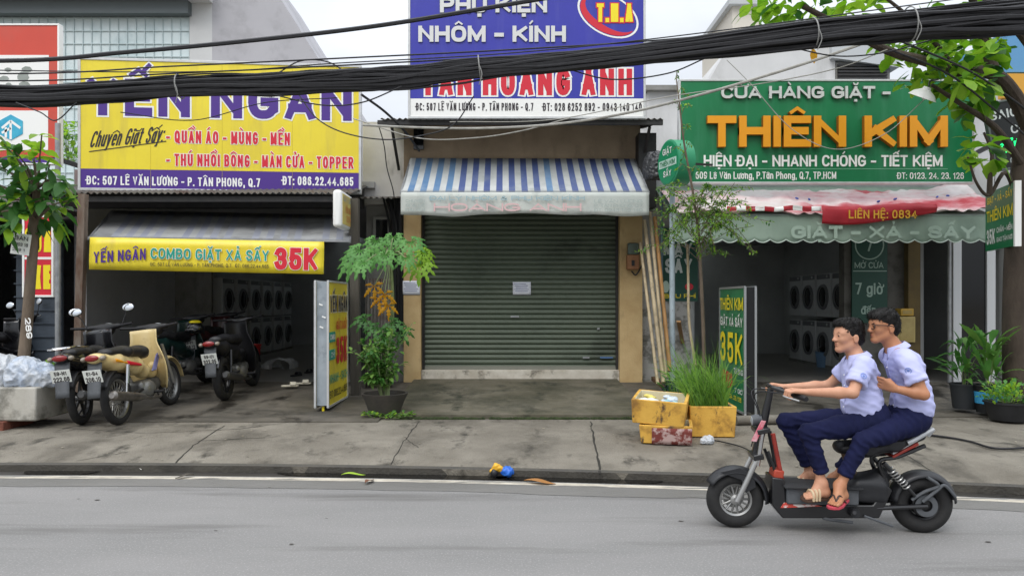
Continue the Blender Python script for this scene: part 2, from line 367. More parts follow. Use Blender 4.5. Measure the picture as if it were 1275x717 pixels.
# ------------------------------------------------------------------ smooth bodies: signed distance field -> one continuous mesh
class SDF:
    def __init__(s, lo, hi, h):
        s.lo = np.array(lo, float); s.h = h; s.n = np.ceil((np.array(hi) - s.lo) / h).astype(int) + 1
        s.f = np.full(s.n, 9., np.float32)
    def _sub(s, lo, hi, pad):
        a = np.clip(np.floor((np.array(lo) - pad - s.lo) / s.h).astype(int), 0, s.n); b = np.clip(np.ceil((np.array(hi) + pad - s.lo) / s.h).astype(int) + 1, 0, s.n)
        sl = tuple(slice(i, j) for i, j in zip(a, b))
        g = np.meshgrid(*[s.lo[k] + s.h * np.arange(a[k], b[k]) for k in range(3)], indexing='ij'); return sl, g
    def _mix(s, sl, d, k, cut=False):
        f = s.f[sl]; d = d.astype(np.float32)
        if cut:
            hh = np.clip(.5 - .5 * (f + d) / k, 0, 1); s.f[sl] = f * (1 - hh) - d * hh + k * hh * (1 - hh)
        else:
            hh = np.clip(.5 + .5 * (f - d) / k, 0, 1); s.f[sl] = f * (1 - hh) + d * hh - k * hh * (1 - hh)
    def cap(s, p, q, r1, r2=None, k=.03, flat=None, cut=False):
        """tapered limb; flat=(axis, factor) squeezes the section along axis"""
        r2 = r1 if r2 is None else r2; p = np.array(p, float); q = np.array(q, float); m = max(r1, r2) * (max(1, 1 / flat[1]) if flat else 1)
        sl, g = s._sub(np.minimum(p, q), np.maximum(p, q), m + k + 2 * s.h)
        if g[0].size == 0: return s
        d = q - p; L2 = max(d @ d, 1e-12); w = [g[i] - p[i] for i in range(3)]
        t = np.clip((w[0] * d[0] + w[1] * d[1] + w[2] * d[2]) / L2, 0, 1); e = [w[i] - t * d[i] for i in range(3)]
        if flat:
            a = np.array(flat[0], float); a /= np.linalg.norm(a); ea = e[0] * a[0] + e[1] * a[1] + e[2] * a[2]
            e = [e[i] + a[i] * ea * (1 / flat[1] - 1) for i in range(3)]
        dist = np.sqrt(e[0] ** 2 + e[1] ** 2 + e[2] ** 2) - (r1 + (r2 - r1) * t)
        if flat and flat[1] < 1: dist = dist * (.5 + .5 * flat[1])
        s._mix(sl, dist, k, cut); return s
    def chain(s, pts, rs, k=.03, **kw):
        for i in range(len(pts) - 1): s.cap(pts[i], pts[i + 1], rs[i], rs[i + 1], k, **kw)
        return s
    def ell(s, c, r, rot=None, k=.03, cut=False):
        c = np.array(c, float); r = np.array(r, float); m = r.max(); sl, g = s._sub(c - m, c + m, k + 2 * s.h)
        if g[0].size == 0: return s
        w = [g[i] - c[i] for i in range(3)]
        if rot is not None:
            M = np.array(rotm(rot)).T; w = [M[i, 0] * w[0] + M[i, 1] * w[1] + M[i, 2] * w[2] for i in range(3)]
        k0 = np.sqrt(sum((w[i] / r[i]) ** 2 for i in range(3))); k1 = np.sqrt(sum((w[i] / r[i] ** 2) ** 2 for i in range(3))) + 1e-9
        s._mix(sl, k0 * (k0 - 1) / k1, k, cut); return s
    def rbox(s, c, sz, rr=.02, rot=None, k=.02, cut=False):
        c = np.array(c, float); hs = np.array(sz, float) / 2 - rr; m = np.linalg.norm(sz) / 2; sl, g = s._sub(c - m, c + m, k + 2 * s.h)
        if g[0].size == 0: return s
        w = [g[i] - c[i] for i in range(3)]
        if rot is not None:
            M = np.array(rotm(rot)).T; w = [M[i, 0] * w[0] + M[i, 1] * w[1] + M[i, 2] * w[2] for i in range(3)]
        e = [np.abs(w[i]) - hs[i] for i in range(3)]
        d = np.sqrt(sum(np.maximum(x, 0) ** 2 for x in e)) + np.minimum(np.maximum(np.maximum(e[0], e[1]), e[2]), 0) - rr
        s._mix(sl, d, k, cut); return s
    def plane(s, p, n_, k=.01):
        """keep what lies behind the plane (cuts away the side n_ points to)"""
        n_ = np.array(n_, float); n_ /= np.linalg.norm(n_); g = np.meshgrid(*[s.lo[i] + s.h * np.arange(s.n[i]) for i in range(3)], indexing='ij', sparse=True)
        d = sum((g[i] - p[i]) * n_[i] for i in range(3)); d = np.broadcast_to(d, s.f.shape).astype(np.float32); hh = np.clip(.5 - .5 * (s.f - d) / k, 0, 1); s.f = s.f * (1 - hh) + d * hh + k * hh * (1 - hh); return s
    def mesh(s, name, mt, parent=None, disp=None, relax=2, loc=None):
        f = s.f; ins = f < 0; nx, ny, nz_ = f.shape
        cor = [(i, j, k) for i in (0, 1) for j in (0, 1) for k in (0, 1)]
        sub = lambda a, o: a[o[0]:nx - 1 + o[0], o[1]:ny - 1 + o[1], o[2]:nz_ - 1 + o[2]]
        cnt = sum(sub(ins, o).astype(np.int8) for o in cor); act = (cnt > 0) & (cnt < 8)
        idx = -np.ones(act.shape, int); ii = np.argwhere(act); idx[act] = np.arange(len(ii))
        acc = np.zeros((len(ii), 3)); num = np.zeros(len(ii))
        val = {o: sub(f, o)[act] for o in cor}
        for o in cor:
            for ax in range(3):
                if o[ax] == 0:
                    o2 = list(o); o2[ax] = 1; a, b = val[o], val[tuple(o2)]; cr_ = (a < 0) != (b < 0)
                    t = np.where(cr_, a / np.where(cr_, a - b, 1), 0); pt = np.array(o, float)[None] + np.zeros((len(ii), 3)); pt[:, ax] = t
                    acc[cr_] += pt[cr_]; num[cr_] += 1
        vs = s.lo + (ii + acc / np.maximum(num, 1)[:, None]) * s.h; quads = []
        for ax in range(3):
            a1, a2 = [(1, 2), (2, 0), (0, 1)][ax]
            sh = [slice(1, -1)] * 3; sh[ax] = slice(0, -1); A = ins[tuple(sh)]; sh2 = list(sh); sh2[ax] = slice(1, None); B = ins[tuple(sh2)]
            for fl in (0, 1):
                e = np.argwhere((A & ~B) if fl == 0 else (~A & B)); off = np.ones(3, int); off[ax] = 0; e = e + off
                c4 = []
                for u_, w_ in ((-1, -1), (0, -1), (0, 0), (-1, 0)):
                    c = e.copy(); c[:, a1] += u_; c[:, a2] += w_; c4.append(idx[c[:, 0], c[:, 1], c[:, 2]])
                c4 = np.stack(c4, 1); quads.append(c4 if fl == 0 else c4[:, ::-1])
        q = np.concatenate(quads)
        for _ in range(relax):
            sm = np.zeros_like(vs); ct = np.zeros(len(vs))
            for a, b in ((0, 1), (1, 2), (2, 3), (3, 0)):
                np.add.at(sm, q[:, a], vs[q[:, b]]); np.add.at(sm, q[:, b], vs[q[:, a]]); np.add.at(ct, q[:, a], 1); np.add.at(ct, q[:, b], 1)
            vs = vs * .5 + .5 * sm / np.maximum(ct, 1)[:, None]
        me = bpy.data.meshes.new(name); me.from_pydata(vs.tolist(), [], q.tolist()); me.update()
        if disp:
            nn = [v.normal.copy() for v in me.vertices]
            for v, n_ in zip(me.vertices, nn): v.co += n_ * disp(v.co)
        for m_ in (mt if isinstance(mt, (list, tuple)) else [mt]): me.materials.append(m_)
        me.polygons.foreach_set('use_smooth', [True] * len(me.polygons)); me.update()
        o = bpy.data.objects.new(name, me); COL.objects.link(o)
        if parent is not None: o.parent = parent
        if loc is not None: o.location = loc
        return o
# ------------------------------------------------------------------ materials of the setting
asphalt = mat('asphalt', '797876', '868482', scale=.9, rough=.85, bump=.4, bscale=170, world=True, stretch=(.35, 1, 1), dirt='9a9895', dscale=75, dlo=.54, dhi=.66, dirt2=('615f5c', 1.6, .54, .72, (.18, 1.6, 1)))
asphalt_wet = mat('gutter_concrete', '292724', '3d3a36', scale=2.2, rough=.2, rough2=.6, bump=.2, bscale=40, world=True, stretch=(.5, 1, 1))
paint_line = mat('road_paint', 'c9c2b2', 'aaa293', scale=7, rough=.7, world=True, dirt='6e6c68', dscale=3.2, dlo=.5, dhi=.6, dstretch=(.5, 4, 1))
concrete = mat('pavement_concrete', '8a8478', '676156', scale=1.5, rough=.85, bump=.9, bscale=38, world=True, dirt='4a453c', dscale=1.3, dlo=.5, dhi=.72, dstretch=(1.1, .8, 1), lo=.3, hi=.7, dirt2=('423e36', 3.2, .55, .68, (1.3, .7, 1)))
concrete_dk = mat('apron_concrete', '676157', '4a463e', scale=1.8, rough=.72, rough2=.5, bump=.4, bscale=40, world=True, dirt='39362f', dscale=1.3, dlo=.5, dhi=.66, dstretch=(.6, 1.4, 1), dirt2=('302d28', 1.6, .53, .64, (1., .6, 1)), wet=.3)
apron_mid = mat('mossy_apron', '6b6658', '56513f', scale=1.5, rough=.8, bump=.4, bscale=40, world=True, dirt='3a3a2c', dscale=1.2, dlo=.45, dhi=.68, dirt2=('2f3124', 2.5, .54, .68, (1.2, .7, 1)))
tile_dk = mat('floor_tile', '8b8882', '7a7771', scale=2, rough=.35, bump=.05, world=True)
crackm = mat('crack_dirt', '2a2822', rough=.9)
mossm = mat('moss', '3d4a24', '26301a', scale=40, rough=.95, bump=.8, bscale=120)
plaster_w = mat('white_plaster', 'dedcd8', 'cecbc6', scale=1.6, rough=.85, bump=.15, bscale=40, dirt='85827b', dscale=2.2, dlo=.58, dhi=.75, dstretch=(1, 1, .45))
plaster_beige = mat('beige_plaster', 'c6ac7e', 'b69a6c', scale=3, rough=.85, bump=.2, bscale=40, dirt='7f6a48', dscale=2.6, dlo=.54, dhi=.75, dstretch=(1, 1, .5))
plaster_old = mat('old_beige_plaster', 'a08d76', '8d7c67', scale=2, rough=.9, bump=.2, bscale=30, dirt='6b5d4d', dscale=2, dlo=.52, dhi=.75, dstretch=(1, 1, .4))
plaster_gr = mat('grey_plaster', '8d8c89', '77766f', scale=2, rough=.9, bump=.2, bscale=40, dirt='55534d', dscale=2.4, dlo=.54, dhi=.75, dstretch=(1, 1, .4))
plaster_pale = mat('pale_interior_paint', 'c2c4c3', 'b2b4b4', scale=1.4, rough=.8)  # pale grey paint, tone varies at random
plaster_lgrey = mat('grey_interior_paint', 'b9babc', 'a8a9ab', scale=1.4, rough=.85)  # light grey mottled paint for inside walls and ceilings
steel_roof = mat('roof_sheet', '5b5955', '6f6b64', scale=4, rough=.6, metal=.3, dirt='4a3527', dscale=5, dlo=.5, dhi=.7)
steel_gal = mat('galvanised_steel', 'a9abac', '8f9193', scale=9, rough=.45, metal=.6)
steel_dk = mat('dark_steel', '2d2d2e', '3a3836', scale=9, rough=.55, metal=.3)
rust = mat('rusty_paint', '8a7f73', '5c3d2a', scale=6, rough=.8, bump=.3, bscale=60, stretch=(1, 1, .3))
shutter_m = mat('shutter_green', '5a6455', '505a4c', scale=1.1, rough=.55, dirt='363d33', dscale=1.2, dlo=.55, dhi=.75)
black_m = mat('black_rubber', '17171a', rough=.6)
white_m = mat('white_paint', 'dcdcd8', 'cfcfca', scale=5, rough=.6)
glass_dk = mat('dark_glass', '0e1012', rough=.08, spec=.6)

# ------------------------------------------------------------------ ground, road, pavement
def kerb_y(x):
    c = max(-6.5, min(6.5, x)); y = 6.85 - .1 * c - .011 * c * c
    return y + (x - c) * (-.1 - .022 * c)
xs = [-60, -40, -25, -16] + [-12 + .25 * i for i in range(97)] + [16, 25, 40, 60]
def strip(name, fn_list, m_, z_list, kind='structure', parent=None):
    mb = MB(); n = len(fn_list); vs = [V((x, f(x), z)) for x in xs for f, z in zip(fn_list, z_list)]
    mb.add(vs, [((i) * n + j, (i + 1) * n + j, (i + 1) * n + j + 1, i * n + j + 1) for i in range(len(xs) - 1) for j in range(n - 1)])
    o = mb.build(name, m_, parent, smooth=30); tag(o, kind=kind); return o
g = MB(); g.poly([(-900, -900, -.03), (900, -900, -.03), (900, 900, -.03), (-900, 900, -.03)]); tag(g.build('ground', mat('earth', '6e675b', '5c5548', scale=.4, rough=.95, world=True)), kind='structure')
strip('road', [lambda x: -14, lambda x: kerb_y(x) - .2], asphalt, [0, 0])
strip('gutter', [lambda x: kerb_y(x) - .2, lambda x: kerb_y(x) - .16, lambda x: kerb_y(x) + .002], asphalt_wet, [0, -.008, -.012])
strip('kerb', [lambda x: kerb_y(x) - .004 - .012 * noise.noise(V((x * 2.1, 0, 7))), lambda x: kerb_y(x) - .003 - .014 * noise.noise(V((x * 2.1, 0, 7))), lambda x: kerb_y(x) + .03], mat('dark_kerb', '38352f', '4d4941', scale=3, rough=.45, rough2=.75, bump=.5, bscale=40, world=True), [-.02, .052, .0685])  # kerb face set darker than the pavement behind it
strip('road_edge_line', [lambda x: kerb_y(x) - .335, lambda x: kerb_y(x) - .235], paint_line, [.004, .004])
strip('wet_road_band', [lambda x: kerb_y(x) - .62 - .1 * noise.noise(V((x * .8, 0, 3))) - .05 * noise.noise(V((x * 3, 0, 3))), lambda x: kerb_y(x) - .337], mat('damp_asphalt', '686763', '767470', scale=1.5, rough=.5, rough2=.75, bump=.5, bscale=170, world=True, stretch=(.35, 1, 1)), [.003, .003])
def pav_back(x): return 9.28
prof = [(0, -.02), (.0, .05), (.035, .066), (.3, .095), (.8, .128)]
strip('pavement', [(lambda x, o=o: kerb_y(x) + o + (.012 * noise.noise(V((x * 1.3, 0, 0))) if o < .05 else 0)) for o, z in prof] + [lambda x: 8.6, lambda x: 13.2], concrete, [z for o, z in prof] + [.14, .15])
pav = bpy.data.objects['pavement']
def pav_z(x, y):
    o = y - kerb_y(x); z = prof[1][1]
    for (a, za), (b, zb) in zip(prof[1:], prof[2:]):
        if o >= a: z = za + (zb - za) * min(1, (o - a) / max(b - a, 1e-6))
    if o > .8: z = .128 + (.14 - .128) * min(1, (y - kerb_y(x) - .8) / max(8.6 - kerb_y(x) - .8, .1))
    if y > 8.6: z = .14 + .01 * (y - 8.6) / 4.6
    return z
def crack(pts, w=.012, seed=0):
    mb = MB(); q = []
    for a, b in zip(pts, pts[1:]):
        for k in range(8):
            t = k / 8; q.append((a[0] + (b[0] - a[0]) * t, a[1] + (b[1] - a[1]) * t))
    q.append(pts[-1]); vs = []
    for i, (x, y) in enumerate(q):
        j = .03 * noise.noise(V((i * .6, seed, 0))); a, b = q[max(i - 1, 0)], q[min(i + 1, len(q) - 1)]; d = V((b[0] - a[0], b[1] - a[1])).normalized(); nn = V((-d.y, d.x)); ww = w * (.5 + .7 * abs(noise.noise(V((i * .9, seed, 5)))))
        for s_ in (-1, 1):
            X, Y = x + nn.x * (j + s_ * ww / 2), y + nn.y * (j + s_ * ww / 2); vs.append((X, Y, pav_z(X, Y) + .0035))
    mb.add(vs, [(2 * i, 2 * i + 1, 2 * i + 3, 2 * i + 2) for i in range(len(q) - 1)])
    return mb.build('crack', crackm, pav, smooth=0)
def gp(px, py, z=.12): p = PG(px, py, z); return (p.x, p.y)
crack([gp(735, 527), gp(741, 556), gp(748, 588, .06)], .03, 1); crack([gp(522, 527), gp(505, 548), gp(487, 578, .07)], .014, 2)
crack([gp(280, 532), gp(245, 552), gp(218, 577, .06)], .02, 3); crack([gp(245, 550), gp(330, 546)], .02, 4); crack([gp(502, 545), gp(520, 557)], .012, 5)
crack([gp(1110, 560), gp(1160, 585, .1)], .014, 6); crack([gp(1150, 545), gp(1275, 556)], .016, 7); crack([gp(95, 570, .1), gp(160, 560)], .012, 8)
crack([(-9, 8.7), (-8.8, 7.4)], .02, 9); crack([(8, 9), (7.8, 6.6)], .02, 10)
crack([gp(60, 534), gp(180, 541), gp(300, 536), gp(395, 523)], .016, 11)

def slab(name, x0, x1, y0, y1, z0, z1, m_, drop=.2):
    mb = MB(); n = 14; vs = []
    def e(i): return .012 * noise.noise(V((i * .7, z0 * 9, y0)))
    for i in range(n + 1):
        x = x0 + (x1 - x0) * i / n; vs += [(x, y0 + e(i), z0 - drop), (x, y0 + e(i), z0), (x, y1, z1), (x, y1, z1 - drop)]
    mb.add(vs, [(4 * i + j, 4 * i + 4 + j, 4 * i + 5 + j, 4 * i + 1 + j) for i in range(n) for j in range(3)] + [(3, 2, 1, 0), (4 * n, 4 * n + 1, 4 * n + 2, 4 * n + 3)])
    return tag(mb.build(name, m_, None, smooth=0), kind='structure')
slab('apron', -13, -1.62, 9.0, 12.25, .155, .28, concrete_dk)
slab('apron', -1.6, 1.72, 9.25, 12.25, .195, .33, apron_mid)
slab('apron', 1.74, 13, 9.35, 12.25, .16, .28, concrete_dk)
slab('floor', -14, -1.9, 12.25, 24, .28, .28, tile_dk); slab('floor', 1.9, 14, 12.25, 24, .28, .28, tile_dk)
# moss along the foot of the middle step
mb = MB(); rnd = random.Random(3)
for i in range(150):
    x = -1.4 + 3 * rnd.random(); mb.ell((x, 9.235 - .02 * rnd.random(), .145 + .01 * rnd.random()), (.03 + .03 * rnd.random(), .014, .012 + .015 * rnd.random()), None, 6, 4)
tag(mb.build('moss', mossm), kind='stuff')
# standing water in the gutter
mb = MB()
for (a, b) in ((-.2, 1.35), (-4.6, -3.9), (-2.2, .0)):
    n = 20; vs = []
    for i in range(n + 1):
        x = a + (b - a) * i / n; k = math.sin(math.pi * i / n) ** .5; vs += [(x, kerb_y(x) - .17 * k - .02 * noise.noise(V((x * 4, 1, 1))) - .03, -.004), (x, kerb_y(x) - .002, -.004)]
    mb.add(vs, [(2 * i, 2 * i + 2, 2 * i + 3, 2 * i + 1) for i in range(n)])
tag(mb.build('gutter_water', mat('gutter_water', '0d0c0a', rough=.04, spec=.6), smooth=0), kind='structure')
# dark stains / flattened litter flecks on the asphalt and pavement
mb = MB(); rnd = random.Random(5)
for i in range(20):
    x = rnd.uniform(-5, 5); y = rnd.uniform(3.2, kerb_y(x) - .5); r = rnd.uniform(.004, .014); vs = [(x + r * 1.8 * math.cos(a * 1.05) * rnd.uniform(.6, 1.2), y + r * math.sin(a * 1.05) * rnd.uniform(.6, 1.2), .0045) for a in range(6)]; mb.poly(vs)
tag(mb.build('road_debris', mat('debris', '4a4742', rough=.9), smooth=0), kind='stuff')
mb = MB()
for i in range(120):
    x = rnd.uniform(-6, 6); y = rnd.uniform(kerb_y(x) + .1, 9.2); r = rnd.uniform(.006, .018); z = pav_z(x, y) + .006
    mb.add([(x + r * math.cos(a * 1.57 + i) * rnd.uniform(.6, 1.3), y + r * math.sin(a * 1.57 + i), z + rnd.uniform(0, .006)) for a in range(4)], [(0, 1, 2, 3)])
tag(mb.build('pavement_litter', mat('litter', 'a8a294', '6b5f45', scale=30, rough=.9), smooth=0), kind='stuff')

# ------------------------------------------------------------------ buildings
def corrugated(mb, x0, x1, y0, z0, y1, z1, pitch=.09, amp=.014):
    n = int((x1 - x0) / pitch * 6); vs = []
    for i in range(n + 1):
        x = x0 + (x1 - x0) * i / n; w = amp * math.sin(2 * math.pi * (x - x0) / pitch); vs += [(x, y0, z0 + w), (x, y1, z1 + w), (x, y1, z1 + w - .006), (x, y0, z0 + w - .006)]
    mb.add(vs, [(4 * i + j, 4 * i + (j + 1) % 4, 4 * i + 4 + (j + 1) % 4, 4 * i + 4 + j) for i in range(n) for j in range(4)])
# laundry on the left: open-fronted single-storey unit
b1 = thing('shophouse', 'open-fronted laundry with dark interior under the yellow signboard', 'building', (-4.6, 12.2, .28))
mb = MB(); mb.b2((-7.15, 12.2, .2), (-6.95, 23, 3.75)); mb.b2((-6.95, 22.8, .2), (-2.0, 23, 3.75)); mb.b2((-2.25, 12.6, .2), (-2.05, 22.8, 3.75)); mb.build('wall', plaster_lgrey, b1, world=True)
mb = MB(); [mb.b2(a, b) for a, b in (((-6.95, 12.2, 3.45), (-5.3, 22.8, 3.55)), ((-4.4, 12.2, 3.45), (-2.25, 22.8, 3.55)), ((-5.3, 12.2, 3.45), (-4.4, 17.5, 3.55)))]; mb.build('ceiling', plaster_lgrey, b1, world=True)
light_sheet = mat('added_light_sheet', 'd5d8d6', rough=.6, trans=.5)  # translucent sheet for the added roof panels that let daylight in
mb = MB(); mb.b2((-5.35, 17.45, 3.56), (-4.35, 22.85, 3.575)); mb.build('added_light_panel', light_sheet, b1, world=True)  # unseen panel over a ceiling slot, added to brighten the left washers
mb = MB(); mb.b2((-7.0, 15.4, .28), (-6.2, 15.5, 2.7)); mb.build('partition', plaster_gr, b1, world=True)
mb = MB(); corrugated(mb, -7.2, -2.35, 10.9, 3.18, 13.2, 3.72); mb.build('canopy_roof', steel_roof, b1, world=True)
mb = MB(); mb.b2((-7.2, 12.0, 3.1), (-2.4, 12.15, 3.45)); mb.beam((-7.1, 10.95, 3.12), (-7.1, 12.2, 3.4), .08, .1); mb.beam((-2.6, 10.95, 3.12), (-2.6, 12.2, 3.4), .08, .1); mb.beam((-7.1, 11.0, 3.1), (-2.45, 11.0, 3.1), .06, .08); mb.build('canopy_frame', steel_dk, b1, world=True)
mb = MB(); mb.b2((-2.46, 12.3, 3.2), (-1.72, 12.5, 4.55)); mb.build('parapet', plaster_w, b1, world=True)
mb = MB(); mb.b2((-2.42, 12.42, .2), (-1.79, 12.55, 3.19)); mb.build('side_wall', plaster_gr, b1, world=True)
mb = MB(); corrugated(mb, -2.5, -1.82, 11.7, 3.22, 12.41, 3.33); mb.build('side_eave', steel_roof, b1, world=True)
# unit with the closed shutter
b2 = thing('shophouse', 'narrow beige shop unit with closed green roller shutter', 'building', (0, 12.2, .33))
xa, xb = -1.77, 1.86; sx0, sx1 = -1.49, 1.76
for a, b in ((xa, sx0), (sx1, 2.13)): mb = MB(); mb.b2((a, 12.2, .2), (b, 12.75, 3.25)); mb.build('pillar', plaster_beige, b2, world=True)
mb = MB(); mb.b2((xa, 12.22, 3.25), (2.1, 12.75, 4.5)); mb.b2((xa, 12.75, .2), (xa + .18, 22, 4.5)); mb.b2((1.92, 12.75, .2), (2.1, 22, 4.5)); mb.b2((xa + .18, 21.8, .2), (1.92, 22, 4.5)); mb.build('wall', plaster_old, b2, world=True)
mb = MB(); mb.b2((sx0, 12.24, .2), (sx1, 12.6, .47)); mb.build('sill', mat('sill_tile', 'cfc9bd', 'b5ad9e', scale=4, rough=.6, dirt='6b655a', dscale=5, dlo=.55, dhi=.7), b2, world=True, bevel=.008)
mb = MB(); corrugated(mb, -2.0, 2.3, 11.35, 4.37, 13.2, 4.7); mb.build('roof', steel_roof, b2, world=True)
mb = MB(); mb.beam((-2.05, 11.4, 4.32), (2.3, 11.4, 4.32), .05, .07)
for x in (-1.85, 2.12): mb.beam((x, 11.4, 4.3), (x, 12.25, 4.45), .05, .05); mb.beam((x, 11.5, 4.28), (x, 12.22, 3.75), .04, .04)
mb.build('roof_bracket', steel_dk, b2, world=True)
mb = MB(); mb.b2((2.02, 11.9, 3.1), (2.3, 12.5, 4.28)); mb.build('dark_backing', steel_dk, b2, world=True)  # dark block backing the gap beside the roof end
# roller shutter: curved slats
mb = MB(); n = 33; z0, z1 = .47, 3.2; h = (z1 - z0) / n; vs = []; prof_s = [(0, 0), (.1, .016), (.3, .028), (.55, .03), (.8, .02), (.92, .004), (1., 0)]
for i in range(n):
    for t, o in prof_s: vs += [(sx0 + .03, 12.42 - o, z0 + (i + t) * h), (sx1 - .03, 12.42 - o, z0 + (i + t) * h)]
m_ = len(vs) // 2; mb.add(vs, [(2 * i, 2 * i + 1, 2 * i + 3, 2 * i + 2) for i in range(m_ - 1)])
sh = mb.build('shutter', shutter_m, b2, world=True, smooth=60)
for a, b in ((sx0, sx0 + .045), (sx1 - .045, sx1)): mb = MB(); mb.b2((a, 12.36, .47), (b, 12.5, 3.25)); mb.build('guide_rail', steel_dk, b2, world=True)
mb = MB(); mb.b2((sx0 + .04, 12.375, .472), (sx1 - .04, 12.44, .53)); mb.build('bottom_bar', mat('bar_grey', '85867c', rough=.5, metal=.4), b2, world=True)
for px, py, a, b in ((641, 394, -.07, .07), (727, 445, -.02, .09), (745, 409, -.02, .02)): mb = MB(); p = P(px, py, 12.38); mb.b2((p.x + a, 12.365, p.z - .015), (p.x + b, 12.385, p.z + .015)); mb.build('lock_plate', steel_gal, b2, world=True)
mb = MB(); p = P(757, 445, 12.38); mb.b2((p.x - .13, 12.364, p.z - .012), (p.x + .08, 12.384, p.z + .012)); mb.build('sticker', mat('sticker_blue', '4a6c9a', rough=.6), b2, world=True)
mb = MB(); p0 = P(518, 205, 12.3); mb.b2((p0.x - .02, 12.14, p0.z + .22), (p0.x + .14, 12.215, p0.z + .6)); mb.build('window', glass_dk, b2, world=True)
# laundry on the right
b3 = thing('shophouse', 'open-fronted laundry with washer row under the green signboard', 'building', (5, 12.2, .28))
mb = MB(); mb.b2((2.14, 12.5, .2), (3.02, 12.7, 3.7)); mb.b2((2.95, 12.7, .2), (3.1, 19, 3.7)); mb.b2((6.85, 12.7, .2), (7.0, 19, 3.7)); mb.b2((3.1, 18.8, .2), (6.85, 19, 3.7)); mb.build('wall', plaster_pale, b3, world=True)
mb = MB(); mb.b2((5.56, 12.5, .28), (6.6, 12.7, 3.3)); mb.build('front_wall', mat('grubby_wall', '66645f', '55534e', scale=3, rough=.85, dirt='3c3a36', dscale=3, dlo=.5, dhi=.7), b3, world=True)
mb = MB(); mb.b2((4.95, 12.45, 3.0), (7.1, 18.8, 3.1)); mb.b2((3.02, 12.45, 3.0), (4.1, 18.8, 3.1)); mb.b2((4.1, 12.45, 3.0), (4.95, 14.0, 3.1)); mb.b2((2.2, 12.3, 3.1), (7.25, 12.5, 4.0)); mb.build('ceiling', plaster_lgrey, b3, world=True)
mb = MB(); mb.b2((2.14, 12.44, .95), (2.98, 12.5, 1.75)); mb.b2((2.14, 12.44, .28), (2.98, 12.5, .94)); mb.build('marble_tile', mat('marble_tile', 'a9a8a4', '77766f', scale=5, rough=.4, lo=.45, hi=.55), b3, world=True)
mb = MB(); mb.b2((4.05, 13.95, 3.11), (5.0, 18.85, 3.125)); mb.build('added_light_panel', light_sheet, b3, world=True)  # added out of view so daylight reaches the right washer row
# yellow pipe and boxes on its front wall
mb = MB(); p = P(1137, 400, 12.4); mb.b2((p.x - .1, 12.36, .3), (p.x + .1, 12.498, 3.0)); mb.build('pilaster', mat('ochre', '6b5a35', '574a30', scale=4, rough=.8), b3, world=True)
# next-door unit on the right with aluminium door frame
b4 = thing('shophouse', 'dark shop unit with white aluminium door frame behind the tree', 'building', (9, 12.2, .28))
mb = MB(); mb.b2((8.15, 12.3, .2), (13, 12.5, 3.9)); mb.b2((7.05, 12.3, 2.75), (8.15, 12.5, 3.9)); mb.b2((7.02, 15, .2), (8.3, 15.1, 3)); mb.b2((8.16, 12.5, .2), (8.26, 15, 3)); mb.b2((7.0, 12.5, 2.75), (8.2, 15, 2.85)); mb.build('wall', plaster_pale, b4, world=True)
mb = MB()
for px in (1190, 1232): p = P(px, 400, 12.25); mb.b2((p.x - .07, 12.2, .28), (p.x + .07, 12.3, 2.72))
mb.b2((P(1190, 0, 12.25).x - .07, 12.2, 2.62), (P(1232, 0, 12.25).x + .07, 12.3, 2.74)); mb.build('door_frame', mat('white_aluminium', 'c9cbcc', rough=.4, metal=.2), b4, world=True, bevel=.006)
mb = MB(); mb.b2((7.35, 12.24, .28), (7.8, 12.26, 2.62)); mb.build('door', glass_dk, b4, world=True)
mb = MB(); p = P(1182, 400, 12.1); mb.cyl((p.x, 12.1, .28), (p.x, 12.1, 3.1), .03, None, 10); mb.build('downpipe', steel_gal, b4, world=True)
# repair shop on the far left
b0 = thing('shophouse', 'dim repair shop behind the small street tree', 'building', (-9.5, 12.2, .28))
mb = MB(); mb.b2((-13.5, 12.2, .2), (-9.0, 12.4, 3.4)); mb.b2((-9.0, 12.2, 2.95), (-7.16, 12.4, 3.4)); mb.b2((-13.5, 12.4, .2), (-13.3, 20, 3.4)); mb.b2((-13.3, 19.8, .2), (-7.16, 20, 3.4)); mb.b2((-13.3, 12.4, 3.3), (-7.16, 19.8, 3.4)); mb.build('wall', plaster_lgrey, b0, world=True)
mb = MB(); mb.b2((-7.9, 11.9, .3), (-7.18, 11.96, 2.9))
for i in range(12): mb.b2((-7.92, 11.87, .4 + i * .21), (-7.17, 11.9, .42 + i * .21))
mb.build('folding_door', mat('slate_paint', '4b5560', '3f4852', scale=3, rough=.6), b0, world=True)
mb = MB(); mb.b2((-9.1, 10.9, 2.98), (-7.1, 12.2, 3.06)); mb.build('canopy', steel_roof, b0, world=True)

# buildings behind
def bx(mb, px0, py0, px1, py1, d, dep): a = P(px0, py1, d); b = P(px1, py0, d); mb.b2((a.x, d, a.z), (b.x, d + dep, b.z))
cw = mat('curtain_wall_glass', 'c6d6d8', 'd8e3e3', scale=.35, rough=.3, dirt='b4c6c8', dscale=.6, dlo=.5, dhi=.65)
t1 = thing('office_building', 'large grey building with pale blue curtain wall behind the yellow signboard', 'building', (-15, 32, 0))
mb = MB(); a = P(-150, 230, 32); b = P(236, 22, 32); mb.b2((a.x, 32, 0), (b.x, 40, b.z)); mb.build('curtain_wall', cw, t1, world=True)
mb = MB()
for i in range(36):
    x = a.x + (b.x - a.x) * i / 35; mb.b2((x - .012, 31.95, 3), (x + .012, 31.99, b.z))
for i in range(16): z = 6 + i * .55; mb.b2((a.x, 31.95, z - .012), (b.x, 31.985, z + .012))
mb.build('mullion', mat('mullion', 'bccacb', rough=.5), t1, world=True)
